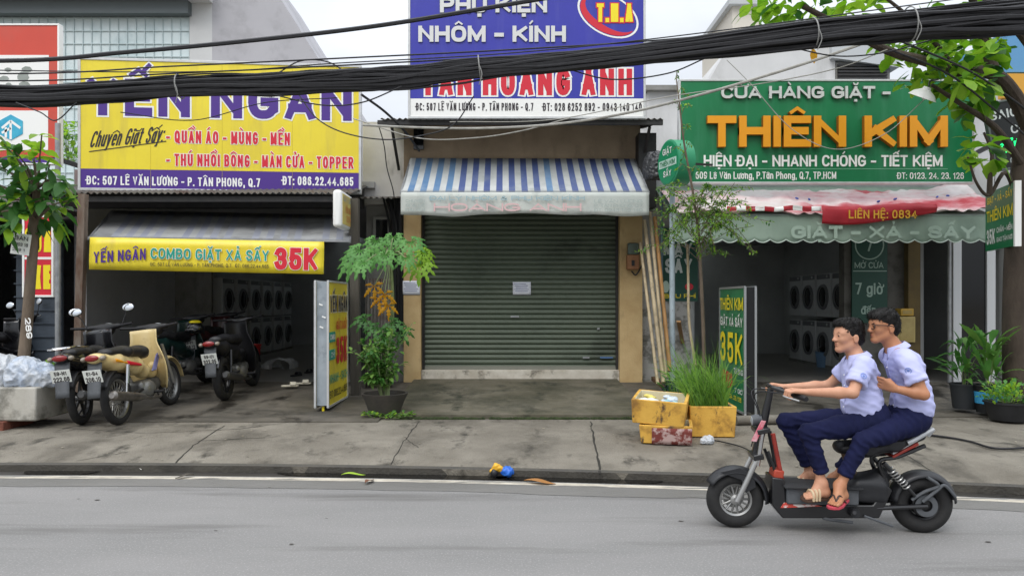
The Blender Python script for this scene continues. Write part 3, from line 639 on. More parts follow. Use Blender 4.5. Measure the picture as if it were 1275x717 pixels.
mb = MB(); q = P(240, 22, 32); q2 = P(0, 3, 32); mb.b2((a.x, 31.5, q.z), (q.x, 34, q.z + .55)); mb.build('roof_edge', mat('roof_edge', '5f6769', rough=.6), t1, world=True)
mb = MB(); mb.b2((a.x, 31, q.z + .55), (q.x + .9, 36, q.z + 4)); bx(mb, 236, -60, 264, 230, 31.9, 8); mb.build('pier', mat('white_render', 'cfd0cf', 'c2c3c2', scale=.5, rough=.8), t1, world=True)
mb = MB(); pl = [P(264, 240, 31.9), P(445, 240, 31.9), P(445, 150, 31.9), P(398, 76, 31.9), P(350, 0, 31.9), P(300, -80, 31.9), P(264, -80, 31.9)]; mb.prism(pl, (0, 9, 0)); mb.build('side_wall', mat('grey_render', 'b4b3b7', 'abaaae', scale=.4, rough=.85, dirt='9c9b9e', dscale=.8, dlo=.5, dhi=.7), t1, world=True)
t2 = thing('gable_house', 'white rendered house with sloping roof behind the green signboard', 'building', (9, 24, 0))
wr = mat('white_wall', 'd3d3d2', 'c6c6c5', scale=.5, rough=.85, dirt='a9a9a6', dscale=.7, dlo=.52, dhi=.75, dstretch=(1, 1, .4))
mb = MB(); mb.prism([P(868, 320, 24), P(1040, 320, 24), P(1040, 52, 24), P(905, 62, 24), P(884, 98, 24)], (0, 7, 0)); mb.build('wall', wr, t2, world=True)
mb = MB(); bx(mb, 912, 5, 945, 75, 25.2, 4); mb.build('stair_tower', mat('cream_render', 'cfc9bd', rough=.85), t2, world=True)
mb = MB(); bx(mb, 908, -2, 950, 5, 25, 4.4); mb.prism([P(1036, 72, 23.8), P(1120, 84, 23.8), P(1120, 70, 23.8), P(1075, 45, 23.8), P(1036, 50, 23.8)], (0, 7, 0)); mb.build('roof', mat('pale_roof', 'b9bcbd', rough=.6), t2, world=True)
mb = MB(); bx(mb, 1041, 78, 1108, 320, 24, 6); mb.build('louvre_block', plaster_gr, t2, world=True)
mb = MB()
for i in range(7): bx(mb, 1044, 80 + i * 4, 1105, 82.4 + i * 4, 23.9, .09)
mb.build('louvre', steel_dk, t2, world=True)
mb = MB(); bx(mb, 806, 112, 880, 300, 19.5, 5); mb.build('annex', wr, t2, world=True)
mb = MB(); bx(mb, 804, 106, 882, 112, 19.3, 5.2); mb.build('annex_coping', plaster_gr, t2, world=True)
t3 = thing('painted_house', 'blue and yellow house front partly hidden by tree at the edge', 'building', (13.6, 20, 0))
mb = MB(); bx(mb, 1246, 90, 1500, 330, 20, 6); mb.build('wall', wr, t3, world=True)
mb = MB(); bx(mb, 1254, 38, 1500, 90, 19.9, 6); mb.build('blue_fascia', mat('sky_blue_paint', '5d93bd', rough=.7), t3, world=True)
mb = MB(); bx(mb, 1248, 92, 1500, 122, 19.8, .18); mb.build('yellow_fascia', mat('amber_paint', 'cf9a3a', rough=.7), t3, world=True)
# greenery glimpsed between far-left signs comes with the plants
# ------------------------------------------------------------------ signs
def paint(n, h, **k): return mat(n, h, rough=k.pop('rough', .45), **k)
yel = mat('sign_yellow', 'ecd836', 'e2cc34', scale=.8, rough=.38, dirt='cdb944', dscale=5, dlo=.5, dhi=.8, dstretch=(1, 1, .12), bump=.25, bscale=2.2)
pur = paint('sign_purple', '4a2a86'); redp = paint('sign_red', 'd01f34'); whp = paint('sign_white', 'eeeeea'); blk = paint('sign_ink', '2a2328')
teal = paint('sign_teal', '1f9a86'); grn = mat('sign_green', '107848', '0d6d41', scale=1.2, rough=.38, dirt='35805a', dscale=6, dlo=.5, dhi=.85, dstretch=(1, 1, .12), bump=.2, bscale=2)
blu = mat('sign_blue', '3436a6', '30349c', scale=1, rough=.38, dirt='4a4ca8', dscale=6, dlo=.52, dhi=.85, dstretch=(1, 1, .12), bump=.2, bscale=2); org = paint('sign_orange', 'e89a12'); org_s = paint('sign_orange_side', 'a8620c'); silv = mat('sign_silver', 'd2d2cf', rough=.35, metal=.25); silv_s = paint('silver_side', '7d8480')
frame_al = mat('sign_frame', 'd0d1d0', 'bfc0bf', scale=9, rough=.4, metal=.3); yelp = paint('letter_yellow', 'f2dc1c'); pinkp = paint('faded_red', 'd6b4b4'); bluf = paint('faded_blue', '98b3bb'); greyt = paint('faded_grey', 'a5b1ad')
def frame(root, w, h, t=.05, dep=.1, m_=None, name='frame'):
    for a in ((0, 0, w, t), (0, h - t, w, h), (0, t, t, h - t), (w - t, t, w, h - t)):
        mb = MB(); mb.b2((a[0], -.012, a[1]), (a[2], dep, a[3])); mb.build(name, m_ or frame_al, root, bevel=.004)
def face(root, w, h, m_, t=.05, name='panel', dep=.09, z0=None, z1=None, y=0.):
    mb = MB(); mb.b2((t, y, t if z0 is None else z0), (w - t, dep, h - t if z1 is None else z1)); return mb.build(name, m_, root)
def props(root, pts, name='support', r=.03, m_=None):
    for p, q_ in pts:
        mb = MB(); mb.beam(p, q_, r * 2, r * 2); mb.build(name, m_ or steel_dk, root)

# yellow laundry board
S, w, h, q = board(97, 71, 450, 237, 11.2, 'signboard', 'big yellow board with purple lettering above the left laundry', 'signboard', d2=11.6)
frame(S, w, h, .04); zb = q(97, 210)[1]
face(S, w, h, yel, .04, 'yellow_panel', z0=zb + .002); face(S, w, h, pur, .04, 'purple_band', z1=zb)
line(S, q, 'YẾN NGÂN', 108, 438, 143.5, 97, whp, t=.235, grow=.09, y=-.003, gap=.16); line(S, q, 'YẾN NGÂN', 108, 438, 143.5, 97, pur, t=.235, y=-.006, gap=.16)
line(S, q, 'Chuyên Giặt Sấy:', 111, 202, 184, 164, blk, t=.1, shear=.3, slope=.1, gap=.05)
x0, z0 = q(111, 189); x1, z1 = q(207, 176); mb = MB(); mb.beam((x0, -.003, z0), (x1, -.003, z1), .006, .012); mb.build('underline', blk, S)
for s_, a, b, bs, ct in (('- QUẦN ÁO - MÙNG - MỀN', 207, 361, 178, 162.5), ('- THÚ NHỒI BÔNG - MÀN CỬA - TOPPER', 207, 440, 206.5, 191.5)):
    line(S, q, s_, a, b, bs, ct, whp, t=.165, grow=.09, y=-.003, gap=.13); line(S, q, s_, a, b, bs, ct, redp, t=.165, y=-.006, gap=.13)
line(S, q, 'ĐC: 507 LÊ VĂN LƯƠNG - P. TÂN PHONG, Q.7', 108, 324, 230, 219, whp, t=.165, gap=.12); line(S, q, 'ĐT: 086.22.44.685', 352, 440, 230.5, 219.5, whp, t=.165, gap=.12)
mb = MB()
for k in (1, 2, 3): mb.b2((w * k / 4 - .0015, -.002, .05), (w * k / 4 + .0015, .01, h - .05))
mb.build('seam', paint('seam_tone', 'b9a52c'), S)
props(S, [((.2, .12, .1), (.2, 1.4, .45)), ((w - .2, .12, .1), (w - .2, 1.1, .4)), ((w / 2, .12, .1), (w / 2, 1.2, .4)), ((.1, .13, .1), (w - .1, .13, .1)), ((.1, .13, h - .15), (w - .1, .13, h - .15))])
# blue aluminium shop board
S, w, h, q = board(508, -44, 804, 148, 11.3, 'signboard', 'tall blue board with silver and red lettering above the closed shutter', 'signboard')
frame(S, w, h, .035); zb = q(508, 123)[1]
face(S, w, h, blu, .035, 'blue_panel', z0=zb + .002); face(S, w, h, whp, .035, 'white_band', z1=zb)
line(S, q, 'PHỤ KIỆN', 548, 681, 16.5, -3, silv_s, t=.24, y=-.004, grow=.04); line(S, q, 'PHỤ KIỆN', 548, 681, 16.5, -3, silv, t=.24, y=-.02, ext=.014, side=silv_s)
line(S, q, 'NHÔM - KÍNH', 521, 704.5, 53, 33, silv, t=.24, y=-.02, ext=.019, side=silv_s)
line(S, q, 'TÂN HOÀNG ANH', 525, 787, 119, 86, whp, t=.21, grow=.13, y=-.003, gap=.16); line(S, q, 'TÂN HOÀNG ANH', 525, 787, 119, 86, redp, t=.21, y=-.006, gap=.16)
line(S, q, 'ĐC: 507 LÊ VĂN LƯƠNG - P. TÂN PHONG - Q.7', 518, 664, 138, 128.5, blk, t=.14, gap=.12); line(S, q, 'ĐT: 028 6252 892 - 0943 140 140', 676, 799, 138.5, 128.5, blk, t=.14, gap=.12)
cx, cz = q(757, 19); sc = 11.3 / F; mb = MB()
def ering(mb, rx, ry, w0, w1, a0, a1, tilt, y, dx=0, dz=0, n=40):
    vs = []
    for i in range(n + 1):
        t = i / n; a = R(a0 + (a1 - a0) * t); ww = w0 + (w1 - w0) * math.sin(math.pi * t)
        for k in (0, 1):
            X, Z = (rx - k * ww) * math.cos(a), (ry - k * ww * .8) * math.sin(a); vs.append((cx + dx + (X * math.cos(tilt) - Z * math.sin(tilt)) * sc, y, cz + dz + (X * math.sin(tilt) + Z * math.cos(tilt)) * sc))
    mb.add(vs, [(2 * i, 2 * i + 2, 2 * i + 3, 2 * i + 1) for i in range(n)])
ering(mb, 41, 25, 2.6, 2.6, 0, 360, R(-28), -.003); mb.build('logo_ring', whp, S, smooth=0)
mb = MB(); ering(mb, 37.5, 22, 1, 11, 150, 350, R(-28), -.004); mb.build('logo_swoosh', redp, S, smooth=0)
line(S, q, 'T.H.A', 743, 788, 28, 5, redp, t=.2, grow=.12, y=-.006); line(S, q, 'T.H.A', 743, 788, 28, 5, yelp, t=.2, y=-.009)
props(S, [((.3, .1, .1), (.3, 1.3, .3)), ((w - .3, .1, .1), (w - .3, 1.3, .3)), ((.1, .13, .4), (w - .1, .13, .4))])
# green laundry board with raised letters
S, w, h, q = board(845, 99, 1213, 229, 11.3, 'signboard', 'green board with raised orange lettering above the right laundry', 'signboard')
frame(S, w, h, .03); face(S, w, h, grn, .03, 'green_panel')
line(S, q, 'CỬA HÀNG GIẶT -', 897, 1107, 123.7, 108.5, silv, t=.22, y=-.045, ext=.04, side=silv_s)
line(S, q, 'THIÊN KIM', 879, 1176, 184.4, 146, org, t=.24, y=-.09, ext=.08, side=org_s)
line(S, q, 'HIỆN ĐẠI - NHANH CHÓNG - TIẾT KIỆM', 876, 1173, 207.6, 193.5, whp, t=.17, y=-.012, ext=.01)
line(S, q, '609 Lê Văn Lương, P.Tân Phong, Q.7, TP.HCM', 866, 1041, 223, 214, whp, t=.14); line(S, q, 'ĐT: 0123. 24. 23. 126', 1117, 1200, 223, 215, whp, t=.14)
mb = MB(); a = q(890, 210.5); b = q(1180, 210.5); mb.b2((a[0], -.003, a[1] - .004), (b[0], .01, b[1] + .004)); mb.build('rule', paint('pale_green', '7fb596'), S)
props(S, [((.3, .1, .1), (.3, 1.1, .3)), ((w - .3, .1, .1), (w - .3, 1.1, .3)), ((.1, .13, .1), (w - .1, .13, .1))])
# far-left red and white board
S, w, h, q = board(-140, 30, 74, 205, 11.0, 'signboard', 'red bordered white board with blue hexagon emblem at the left edge', 'signboard')
redo = mat('sign_vermilion', 'cf4a38', 'c24334', scale=1, rough=.5, dirt='b8584a', dscale=1.2, dlo=.5, dhi=.8)
frame(S, w, h, .025, m_=whp)
def pan(name, a, b, c_, d_, m_, y=0.):
    (x0, z0), (x1, z1) = q(a, d_), q(c_, b); mb = MB(); mb.b2((x0, y, z0), (x1, y + .07, z1)); return mb.build(name, m_, S)
pan('red_panel', -138, 31.5, 72, 196, redo); pan('blue_strip', -138, 197, 72, 204, pur); pan('white_panel', -138, 69, 61, 131, whp, -.004); pan('white_panel', -138, 138, 60, 187, whp, -.004)
mb = MB(); hx = [q(14 + 17 * math.sin(R(60 * i)), 159 - 16 * math.cos(R(60 * i))) for i in range(6)]; mb.prism([(x, -.012, z) for x, z in hx], (0, .007, 0)); mb.build('emblem', mat('emblem_blue', '2f9dc0', '46b3cf', scale=6, rough=.4), S, smooth=0)
mb = MB()
def seg(a, b, wd=.035): (x0, z0), (x1, z1) = q(*a), q(*b); mb.beam((x0, -.0135, z0), (x1, -.0135, z1), .003, wd, up=(0, -1, 0)) if False else mb.add([(x0 + (z1 - z0) / math.hypot(x1 - x0, z1 - z0) * wd / 2, -.014, z0 - (x1 - x0) / math.hypot(x1 - x0, z1 - z0) * wd / 2), (x1 + (z1 - z0) / math.hypot(x1 - x0, z1 - z0) * wd / 2, -.014, z1 - (x1 - x0) / math.hypot(x1 - x0, z1 - z0) * wd / 2), (x1 - (z1 - z0) / math.hypot(x1 - x0, z1 - z0) * wd / 2, -.014, z1 + (x1 - x0) / math.hypot(x1 - x0, z1 - z0) * wd / 2), (x0 - (z1 - z0) / math.hypot(x1 - x0, z1 - z0) * wd / 2, -.014, z0 + (x1 - x0) / math.hypot(x1 - x0, z1 - z0) * wd / 2)], [(0, 1, 2, 3)])
seg((3, 160), (14, 151)); seg((14, 151), (26, 160)); mb.v = [p + V((0, 0, 0)) for p in mb.v]; seg((8, 172), (8, 159)); seg((14, 174), (14, 154)); seg((3, 166), (14, 160))
mb.build('emblem_stroke', whp, S, smooth=0)
mb = MB(); rnd = random.Random(2)
for i in range(40):
    x, z = q(rnd.uniform(-60, 38), rnd.uniform(86, 126)); r = rnd.uniform(.03, .1); mb.poly([(x + r * math.cos(a), -.0055 - .00003 * i, z + r * .6 * math.sin(a)) for a in np.linspace(0, 5.5, 7)])
mb.build('printed_picture', mat('print_grey', '7f877f', '9aa09a', scale=3, rough=.5), S, smooth=0)
props(S, [((.3, .08, .1), (.3, 1.3, .1)), ((w - .1, .08, .1), (w - .1, 1.3, .1))])
# SUA XE board
S, w, h, q = board(28, 268, 67, 370, 10.5, 'sign', 'upright red board reading SỬA XE in yellow, behind small tree', 'sign', thick=.05)
frame(S, w, h, .03, .05, whp); face(S, w, h, redp, .03, dep=.045)
line(S, q, 'SỬA', 31, 64, 314, 284, yelp, t=.22); line(S, q, 'XE', 42, 63, 360, 330, yelp, t=.24)
mb = MB(); a, b = q(30, 320), q(65, 323); mb.b2((a[0], -.004, b[1]), (b[0], .01, a[1])); mb.build('rule', whp, S)

def lightbox(name, label, loc, rz, L_, Hh, T, mface, mside, mback):
    S = thing(name, label, 'sign', loc, rz); mb = MB(); mb.b2((0.012, 0, .012), (L_ - .012, .012, Hh - .012)); mb.build('face_panel', mface, S)
    mb = MB(); mb.b2((0.012, T - .012, .012), (L_ - .012, T, Hh - .012)); mb.build('back_panel', mface, S)
    mb = MB(); mb.b2((.02, .014, .02), (L_ - .004, T - .014, Hh - .004)); mb.build('casing', mside, S)
    for yy in (0, T):
        for (a, b) in (((0, 0), (0, Hh)), ((L_, 0), (L_, Hh)), ((0, 0), (L_, 0)), ((0, Hh), (L_, Hh))):
            mb = MB(); mb.beam((a[0], yy, a[1]), (b[0], yy, b[1]), .026, .026); mb.build('frame', mback, S)
    return S
# yellow pavement lightbox
X = -2.365; S = lightbox('lightbox', 'upright yellow 35K box sign with silver end standing on pavement', (X, 9.6, .237), R(90), 1.12, 1.62, .165, yel, mat('galvanised_sheet', 'a4acb2', '8d969d', scale=3, rough=.5, metal=.2, dirt='7d858b', dscale=5, dlo=.52, dhi=.7), frame_al)
def T(s_, u0, u1, v, c, m_, **k): return text(S, s_, u0, u1, v, c, m_, **{**dict(t=.17, y=-.014, gap=.12), **k})
T('YẾN NGÂN', .06, 1.06, 1.22, .22, whp, grow=.08, y=-.0135); T('YẾN NGÂN', .06, 1.06, 1.22, .22, blk, y=-.016)
T('GIẶT XẢ SẤY', .42, 1.06, .98, .12, redp); T('35K', .42, 1.05, .52, .36, redp, t=.18, gap=.18)
for v0 in (.83, .6):
    mb = MB(); mb.b2((.03, -.013, v0), (.35, 0, v0 + .13)); mb.build('green_box', teal, S)
T('COMBO', .06, .32, .86, .07, whp, y=-.016); T('CHỈ', .1, .28, .63, .07, whp, y=-.016)
T('NHANH - SẠCH', .06, 1.06, .29, .12, teal); T('ĐT: 086.22.44.685', .06, 1.06, .1, .1, blk, t=.16)
for x in (.08, 1.0):
    mb = MB(); mb.box((x, .08, -.045), (.03, .03, .1)); mb.build('leg', yelp if x < .5 else steel_gal, S)
    mb = MB(); mb.b2((x - .02, -.02, -.095), (x + .02, .19, -.07)); mb.build('foot', steel_gal, S)
mb = MB()
for z, y in ((1.32, .09), (1.16, .05), (1.03, .08)): mb.box((-.0145, y, z), (.002, .05, .018), (R(20), 0, 0))
mb.build('tape', whp, S)
# green pavement lightbox
S = lightbox('lightbox', 'upright green 35K box sign with open black end beside grass planter', (2.87, 10.3, .215), R(-90), 1.1, 1.56, .13, grn, mat('box_black', '131416', rough=.8), mat('frame_grey', '9a9d9d', rough=.4, metal=.4))
T('THIÊN KIM', .04, 1.06, 1.27, .16, yelp); T('GIẶT XẢ SẤY', .06, 1.04, 1.06, .12, whp); T('35K', .05, 1.04, .58, .4, yelp, t=.18, gap=.2); T('TỪ 8KG', .68, 1.06, .46, .07, whp); T('7 GIỜ', .72, 1.04, .22, .06, whp)
mb = MB(); mb.prism([(.1, -.0135, .42), (.2, -.0135, .47), (.55, -.0135, .44), (.6, -.0135, .28), (.42, -.0135, .24), (.12, -.0135, .27)], (0, .012, 0)); mb.build('red_patch', paint('brick_red', 'a8452c'), S)
T('ĐT: 0123. 24. 23. 126', .04, 1.0, .12, .06, yelp)
for x in (1.1,):
    for y in (0, .13): mb = MB(); mb.box((x, y, -.03), (.026, .026, .06)); mb.build('leg', frame_al, S)
for y in (0, .13): mb = MB(); mb.box((0, y, -.03), (.026, .026, .06)); mb.build('leg', frame_al, S)
# small yellow projecting box on the post
S = thing('lightbox', 'small rounded yellow and white box sign projecting under the yellow signboard', 'sign', (-2.36, 10.35, P(0, 283, 10.4).z), R(90))
mb = MB(); mb.b2((0, 0, 0), (.72, .13, .52)); mb.build('casing', whp, S, bevel=.045, seg=4)
mb = MB(); mb.b2((.05, -.006, .05), (.67, .02, .47)); mb.build('face_panel', mat('faded_yellow', 'd8cf7a', 'cfae62', scale=3, rough=.5), S, bevel=.003)
T('GIẶT SẤY', .08, .64, .37, .07, greyt, y=-.009); T('YẾN NGÂN', .2, .64, .22, .09, paint('faded_orange', 'cf8a50'), y=-.009); T('35K', .26, .6, .1, .09, paint('faded_orange', 'cf8a50'), y=-.009)
mb = MB(); mb.beam((.7, .065, .4), (1.3, .065, .4), .03, .03); mb.build('hanger', steel_dk, S)
# round green disc box
S = thing('lightbox', 'round green disc light box projecting beside the green signboard', 'sign', P(844, 232, 10.8), R(-74))
rr = 28.5 * 10.8 / F; c0 = (0, .0, rr)
mb = MB(); mb.lathe([(0, -.16), (rr - .02, -.16), (rr, -.15), (rr, .1), (rr - .02, .11), (0, .11)], 40, c0, (0, 1, 0)); mb.build('casing', mat('disc_green', '2f8f66', rough=.45), S)
mb = MB(); mb.lathe([(0, -.165), (rr - .03, -.165), (rr - .03, -.158)], 40, c0, (0, 1, 0)); mb.build('face_panel', paint('disc_face', '16885a'), S)
mb = MB(); mb.b2((-.26, -.168, rr - .06), (.26, -.15, rr + .05)); mb.build('white_band', paint('band_pale', 'bcd8ca'), S)
T('GIẶT', -.14, .14, rr + .12, .09, whp, y=-.171); T('THIÊN KIM', -.22, .22, rr - .04, .07, grn, y=-.171); T('SẤY', -.12, .12, rr - .2, .09, whp, y=-.171)
mb = MB(); mb.beam((.02, .11, rr), (.02, .55, rr), .03, .03); mb.build('bracket', steel_dk, S)
# hanging green plate on the tree
S, w, h, q = board(1227, 249, 1263, 313, 10.2, 'sign', 'green hanging plate with white 35K fixed to the street tree', 'sign', d2=9.15)
h = .78; mb = MB(); mb.b2((0, 0, 0), (w, .05, h)); mb.build('panel', grn, S); mb = MB(); mb.b2((w, -.01, -.01), (w + .05, .06, h + .01)); mb.build('frame', whp, S)
T('GIẶT - XẢ - SẤY', .08, w - .06, .62, .09, yelp, y=-.003); T('THIÊN KIM', .06, w - .05, .38, .15, yelp, y=-.003); T('35K', .06, .4, .08, .2, whp, y=-.003); T('CHĂN - MỀN', .46, w - .06, .21, .07, whp, y=-.003); T('GIAO TẬN NƠI', .46, w - .06, .09, .06, whp, y=-.003)
for x in (.3, w - .2): mb = MB(); mb.tube([(x, .02, h), (x + .02, .02, h + .25)], .005, 5); mb.build('wire', steel_dk, S)
# dark electronic sign at the right
S, w, h, q = board(1240, 128, 1330, 214, 10.8, 'sign', 'black electronic sign with glowing green letters behind the tree trunk', 'sign')
S.rotation_euler = (0, R(-9), R(-14)); mb = MB(); mb.b2((0, 0, 0), (w, .12, h)); mb.build('casing', mat('sign_black', '141817', rough=.4), S, bevel=.01)
frame(S, w, h, .025, .1, mat('frame_dark', '56605c', rough=.4)); led = mat('led_green', '10e070', emit=1.6)
T('SAIGON', .05, .62, .74, .13, paint('sign_pale', 'c5cbc8'), y=-.004, t=.18); T('CỬA', .28, .6, .5, .12, paint('sign_pale', 'c5cbc8'), y=-.004, t=.18); T('CỬA', .1, .45, .24, .15, led, y=-.006, t=.24); T('CUỐN', .2, .65, .07, .1, paint('sign_pale2', '8e9693'), y=-.004, t=.18)
props(S, [((.3, .12, .5), (.3, 1.4, .5)), ((w - .2, .12, .5), (w - .2, 1.4, .5))])
# opening hours panel
gd = mat('panel_dark_green', '0f4436', rough=.45); gl = paint('panel_pale', '9db5a8')
S, w, h, q = board(1061, 285, 1105, 402, 12.44, 'sign', 'dark green opening hours panel reading 7 giờ inside right laundry', 'sign')
mb = MB(); mb.b2((0, 0, 0), (w, .03, h)); mb.build('panel', gd, S)
cx, cz = q(1082.5, 305); sc = 12.44 / F; mb = MB(); ering(mb, 18.3, 18.3 , 1.6, 1.6, 0, 360, 0, -.003); mb.build('ring', gl, S, smooth=0)
line(S, q, '7', 1078, 1087, 313, 296, gl, t=.14); line(S, q, 'MỞ CỬA', 1064, 1100, 333.8, 326.5, gl, t=.14); line(S, q, '7 giờ', 1065, 1099, 366.5, 352, gl, t=.15); line(S, q, 'đến', 1072, 1091, 391, 380.5, gl, t=.15)
a, b = q(1062, 338), q(1104, 337); mb = MB(); mb.b2((a[0], -.003, a[1]), (b[0], .01, b[1])); mb.build('rule', gl, S)
# panel behind the bamboo
S, w, h, q = board(824, 284, 869, 375, 12.42, 'sign', 'dark green wall panel with white letters behind bamboo poles', 'sign')
mb = MB(); mb.b2((0, 0, 0), (w, .02, h)); mb.build('panel', mat('panel_bottle_green', '0e4a3c', rough=.5), S)
gp_ = paint('panel_white', 'c9d2cf'); line(S, q, 'MÁY', 826, 862, 318, 302, gp_, t=.2); line(S, q, 'SẤY', 828, 862, 340, 322, gp_, t=.2); line(S, q, 'BIỂU PHÍ', 827, 866, 371, 366, yelp, t=.18)
mb = MB(); a = q(858, 357); mb.ell((a[0], -.003, a[1]), (.07, .006, .06)); mb.build('printed_flower', redp, S); mb = MB(); a = q(829, 357); mb.ell((a[0], -.003, a[1]), (.06, .006, .1)); mb.build('printed_flower', paint('mint', 'b8cfc0'), S)
# paper notices
def notice(px0, py0, px1, py1, d, label):
    S, w, h, q = board(px0, py0, px1, py1, d, 'notice', label, 'notice'); mb = MB()
    mb.grid(lambda u, v: (u * w, -.004 * math.sin(u * 5 + v * 3) ** 2, v * h), 6, 4); mb.build('sheet', mat('paper', 'dcdfe8', rough=.8), S, solid=.002)
    for k in range(5):
        mb = MB(); a = .06 + .05 * (k % 3); mb.b2((w * a, -.0085, h * (.82 - k * .14)), (w * (1 - a - (.2 if k == 0 else .06)), -.0065, h * (.82 - k * .14 + .045))); mb.build('text_row', paint('print_ink', '8c92ac'), S)
notice(638.5, 351, 661, 367, 12.38, 'white paper notice taped to the middle of the green shutter'); notice(501.5, 349.5, 523, 367, 12.19, 'white paper notice taped to beige pillar beside papaya tree')

# ------------------------------------------------------------------ awnings
stripe_b = mat('awning_blue', '55799f', '6a8aab', scale=2, rough=.7, dirt='7f95ad', dscale=3, dlo=.52, dhi=.75); stripe_d = mat('awning_deep_blue', '46568a', '55648f', scale=2, rough=.7, dirt='6f7a92', dscale=3, dlo=.52, dhi=.78); stripe_w = mat('awning_white', 'c3c6c4', 'aeb2b1', scale=2, rough=.7, dirt='9aa09e', dscale=3, dlo=.52, dhi=.75)
val_w = mat('valance_white', 'd5d9d2', 'c3c9c4', scale=2, rough=.75, trans=.15, dirt='a5aca6', dscale=3, dlo=.55, dhi=.75)
def stripes(mb, a, b, c, d, n, mi, sag=.0, sub=5, seed=0):
    """striped sheet: a-b back edge, d-c front edge, mi(k) -> material slot of stripe k"""
    a, b, c, d = V(a), V(b), V(c), V(d); cols = n * 2; vs = []
    for i in range(cols + 1):
        u = i / cols; p = a.lerp(b, u); r_ = d.lerp(c, u)
        for j in range(sub + 1):
            v = j / sub; x = p.lerp(r_, v); x.z -= sag * math.sin(math.pi * v) + .02 * noise.noise(V((u * 14, v * 2, seed))) * math.sin(math.pi * v); vs.append(x)
    w = sub + 1
    for i in range(cols):
        mb.cur = mi(i // 2)
        for j in range(sub): mb.add([], []); mb.f.append([i * w + j, i * w + j + 1, (i + 1) * w + j + 1, (i + 1) * w + j]); mb.mi.append(mb.cur)
    mb.v = vs
S = thing('awning', 'blue and white striped awning over the closed green shutter', 'awning', (0, 12.2, 3.2))
Bl, Br, Fl, Fr = P(511, 197, 12.14), P(791, 198, 12.14), P(499, 239, 11.3), P(808, 239, 11.3)
mb = MB(); rnd = random.Random(4); stripes(mb, Bl, Br, Fr, Fl, 39, lambda k: 0 if k % 2 == 0 else (1 if k in (1, 3, 5, 7, 23) or k > 37 else 2), sag=.03); mb.build('canopy', [stripe_w, stripe_b, stripe_d], S, world=True, solid=.004, smooth=60)
mb = MB(); W_ = Fr.x - Fl.x
mb.grid(lambda u, v: (Fl.x + u * W_, 11.295 + .012 * math.sin(u * 37) * v + .02 * noise.noise(V((u * 9, v, 0))) * v, Fl.z - .005 - v * (.34 + .018 * math.sin(u * 9) + .02 * noise.noise(V((u * 7, 0, 4))))), 60, 5); mb.build('valance', val_w, S, world=True, solid=.003, smooth=60)
mb = MB(); mb.beam(Fl + V((0, .02, 0)), Fr + V((0, .02, 0)), .03, .03); mb.build('front_rail', steel_gal, S, world=True)
for a, b in ((Bl, Fl), (Br, Fr)): mb = MB(); mb.beam(a - V((0, 0, .03)), b - V((0, 0, .02)), .025, .025); mb.build('arm', steel_gal, S, world=True); mb = MB(); mb.beam(V((b.x, 12.2, b.z - .02)), b - V((0, 0, .02)), .025, .025); mb.build('arm', steel_gal, S, world=True)
def LT(s_, px0, px1, base, ct, d, m_, **k):
    a = P(px0, base, d) - S.location; b = P(px1, base, d) - S.location; return text(S, s_, a.x, b.x, a.z, (base - ct) * d / F, m_, y=a.y, **k)
LT('ĐẠI LÝ NHÔM & PHỤ KIỆN KÍNH', 535, 728, 249.5, 244, 11.26, bluf, t=.2); LT('HOÀNG ANH', 540, 724, 263, 253, 11.255, pinkp, t=.2)
for i, s_ in enumerate(('CHUYÊN', 'SỈ & LẺ', 'PHỤ KIỆN')): LT(s_, 505, 529, 252 + i * 5.5, 248.5 + i * 5.5, 11.255, greyt, t=.16)
for i, s_ in enumerate(('LÊ VĂN LƯƠNG', 'P. TÂN PHONG, Q.7', 'ĐT: 0943 140 140')): LT(s_, 740, 800, 252.5 + i * 5.5, 248.5 + i * 5.5, 11.255, greyt, t=.16)
# left laundry awning with banner
S = thing('awning', 'grey striped awning sloping over the left laundry front', 'awning', (-4.5, 12, 2.5))
Bl, Br, Fl, Fr = P(138, 262, 12.1), P(437, 268, 12.1), P(110, 296, 10.6), P(436, 300, 10.6)
st_g = mat('awning_grey', 'a9aaa9', '979897', scale=2, rough=.7, dirt='7b7c7b', dscale=2, dlo=.5, dhi=.75, trans=.25); st_p = mat('awning_slate', '8e929f', '999ca4', scale=2, rough=.7, trans=.25)
mb = MB(); stripes(mb, Bl, Br, Fr, Fl, 37, lambda k: 0 if k % 2 == 0 or k % 5 == 1 else 1, sag=.03, seed=3); mb.build('canopy', [st_g, st_p], S, world=True, solid=.004, smooth=60)
mb = MB(); mb.beam(Fl, Fr, .03, .035); mb.build('front_rail', steel_gal, S, world=True)
for a, b in ((Bl, Fl), (Br, Fr)): mb = MB(); mb.beam(a - V((0, 0, .03)), b - V((0, 0, .02)), .025, .025); mb.build('arm', steel_gal, S, world=True)
S, w, h, q = board(111, 297, 403, 335.5, 10.55, 'banner', 'long yellow banner with red 35K hanging from the grey awning', 'banner'); S.rotation_euler.y = .02
mb = MB(); mb.grid(lambda u, v: (u * w, .012 * noise.noise(V((u * 5, v * 1.5, 2))), v * (h + .02)), 30, 4); mb.build('sheet', yel, S, solid=.004, smooth=60)
line(S, q, 'YẾN NGÂN', 117, 182, 327.5, 313.5, pur, t=.165, gap=.13, slope=.085, y=-.02); 
for m_, gr_, yy in ((whp, .14, -.018), (teal, 0, -.022)): line(S, q, 'COMBO GIẶT XẢ SẤY', 188, 335, 320.5, 307.5, m_, t=.17, grow=gr_ * .6, y=yy, gap=.13)
for m_, gr_, yy in ((whp, .05, -.018), (redp, 0, -.022)): line(S, q, '35K', 342, 396, 331, 303.5, m_, t=.22, grow=gr_, y=yy)
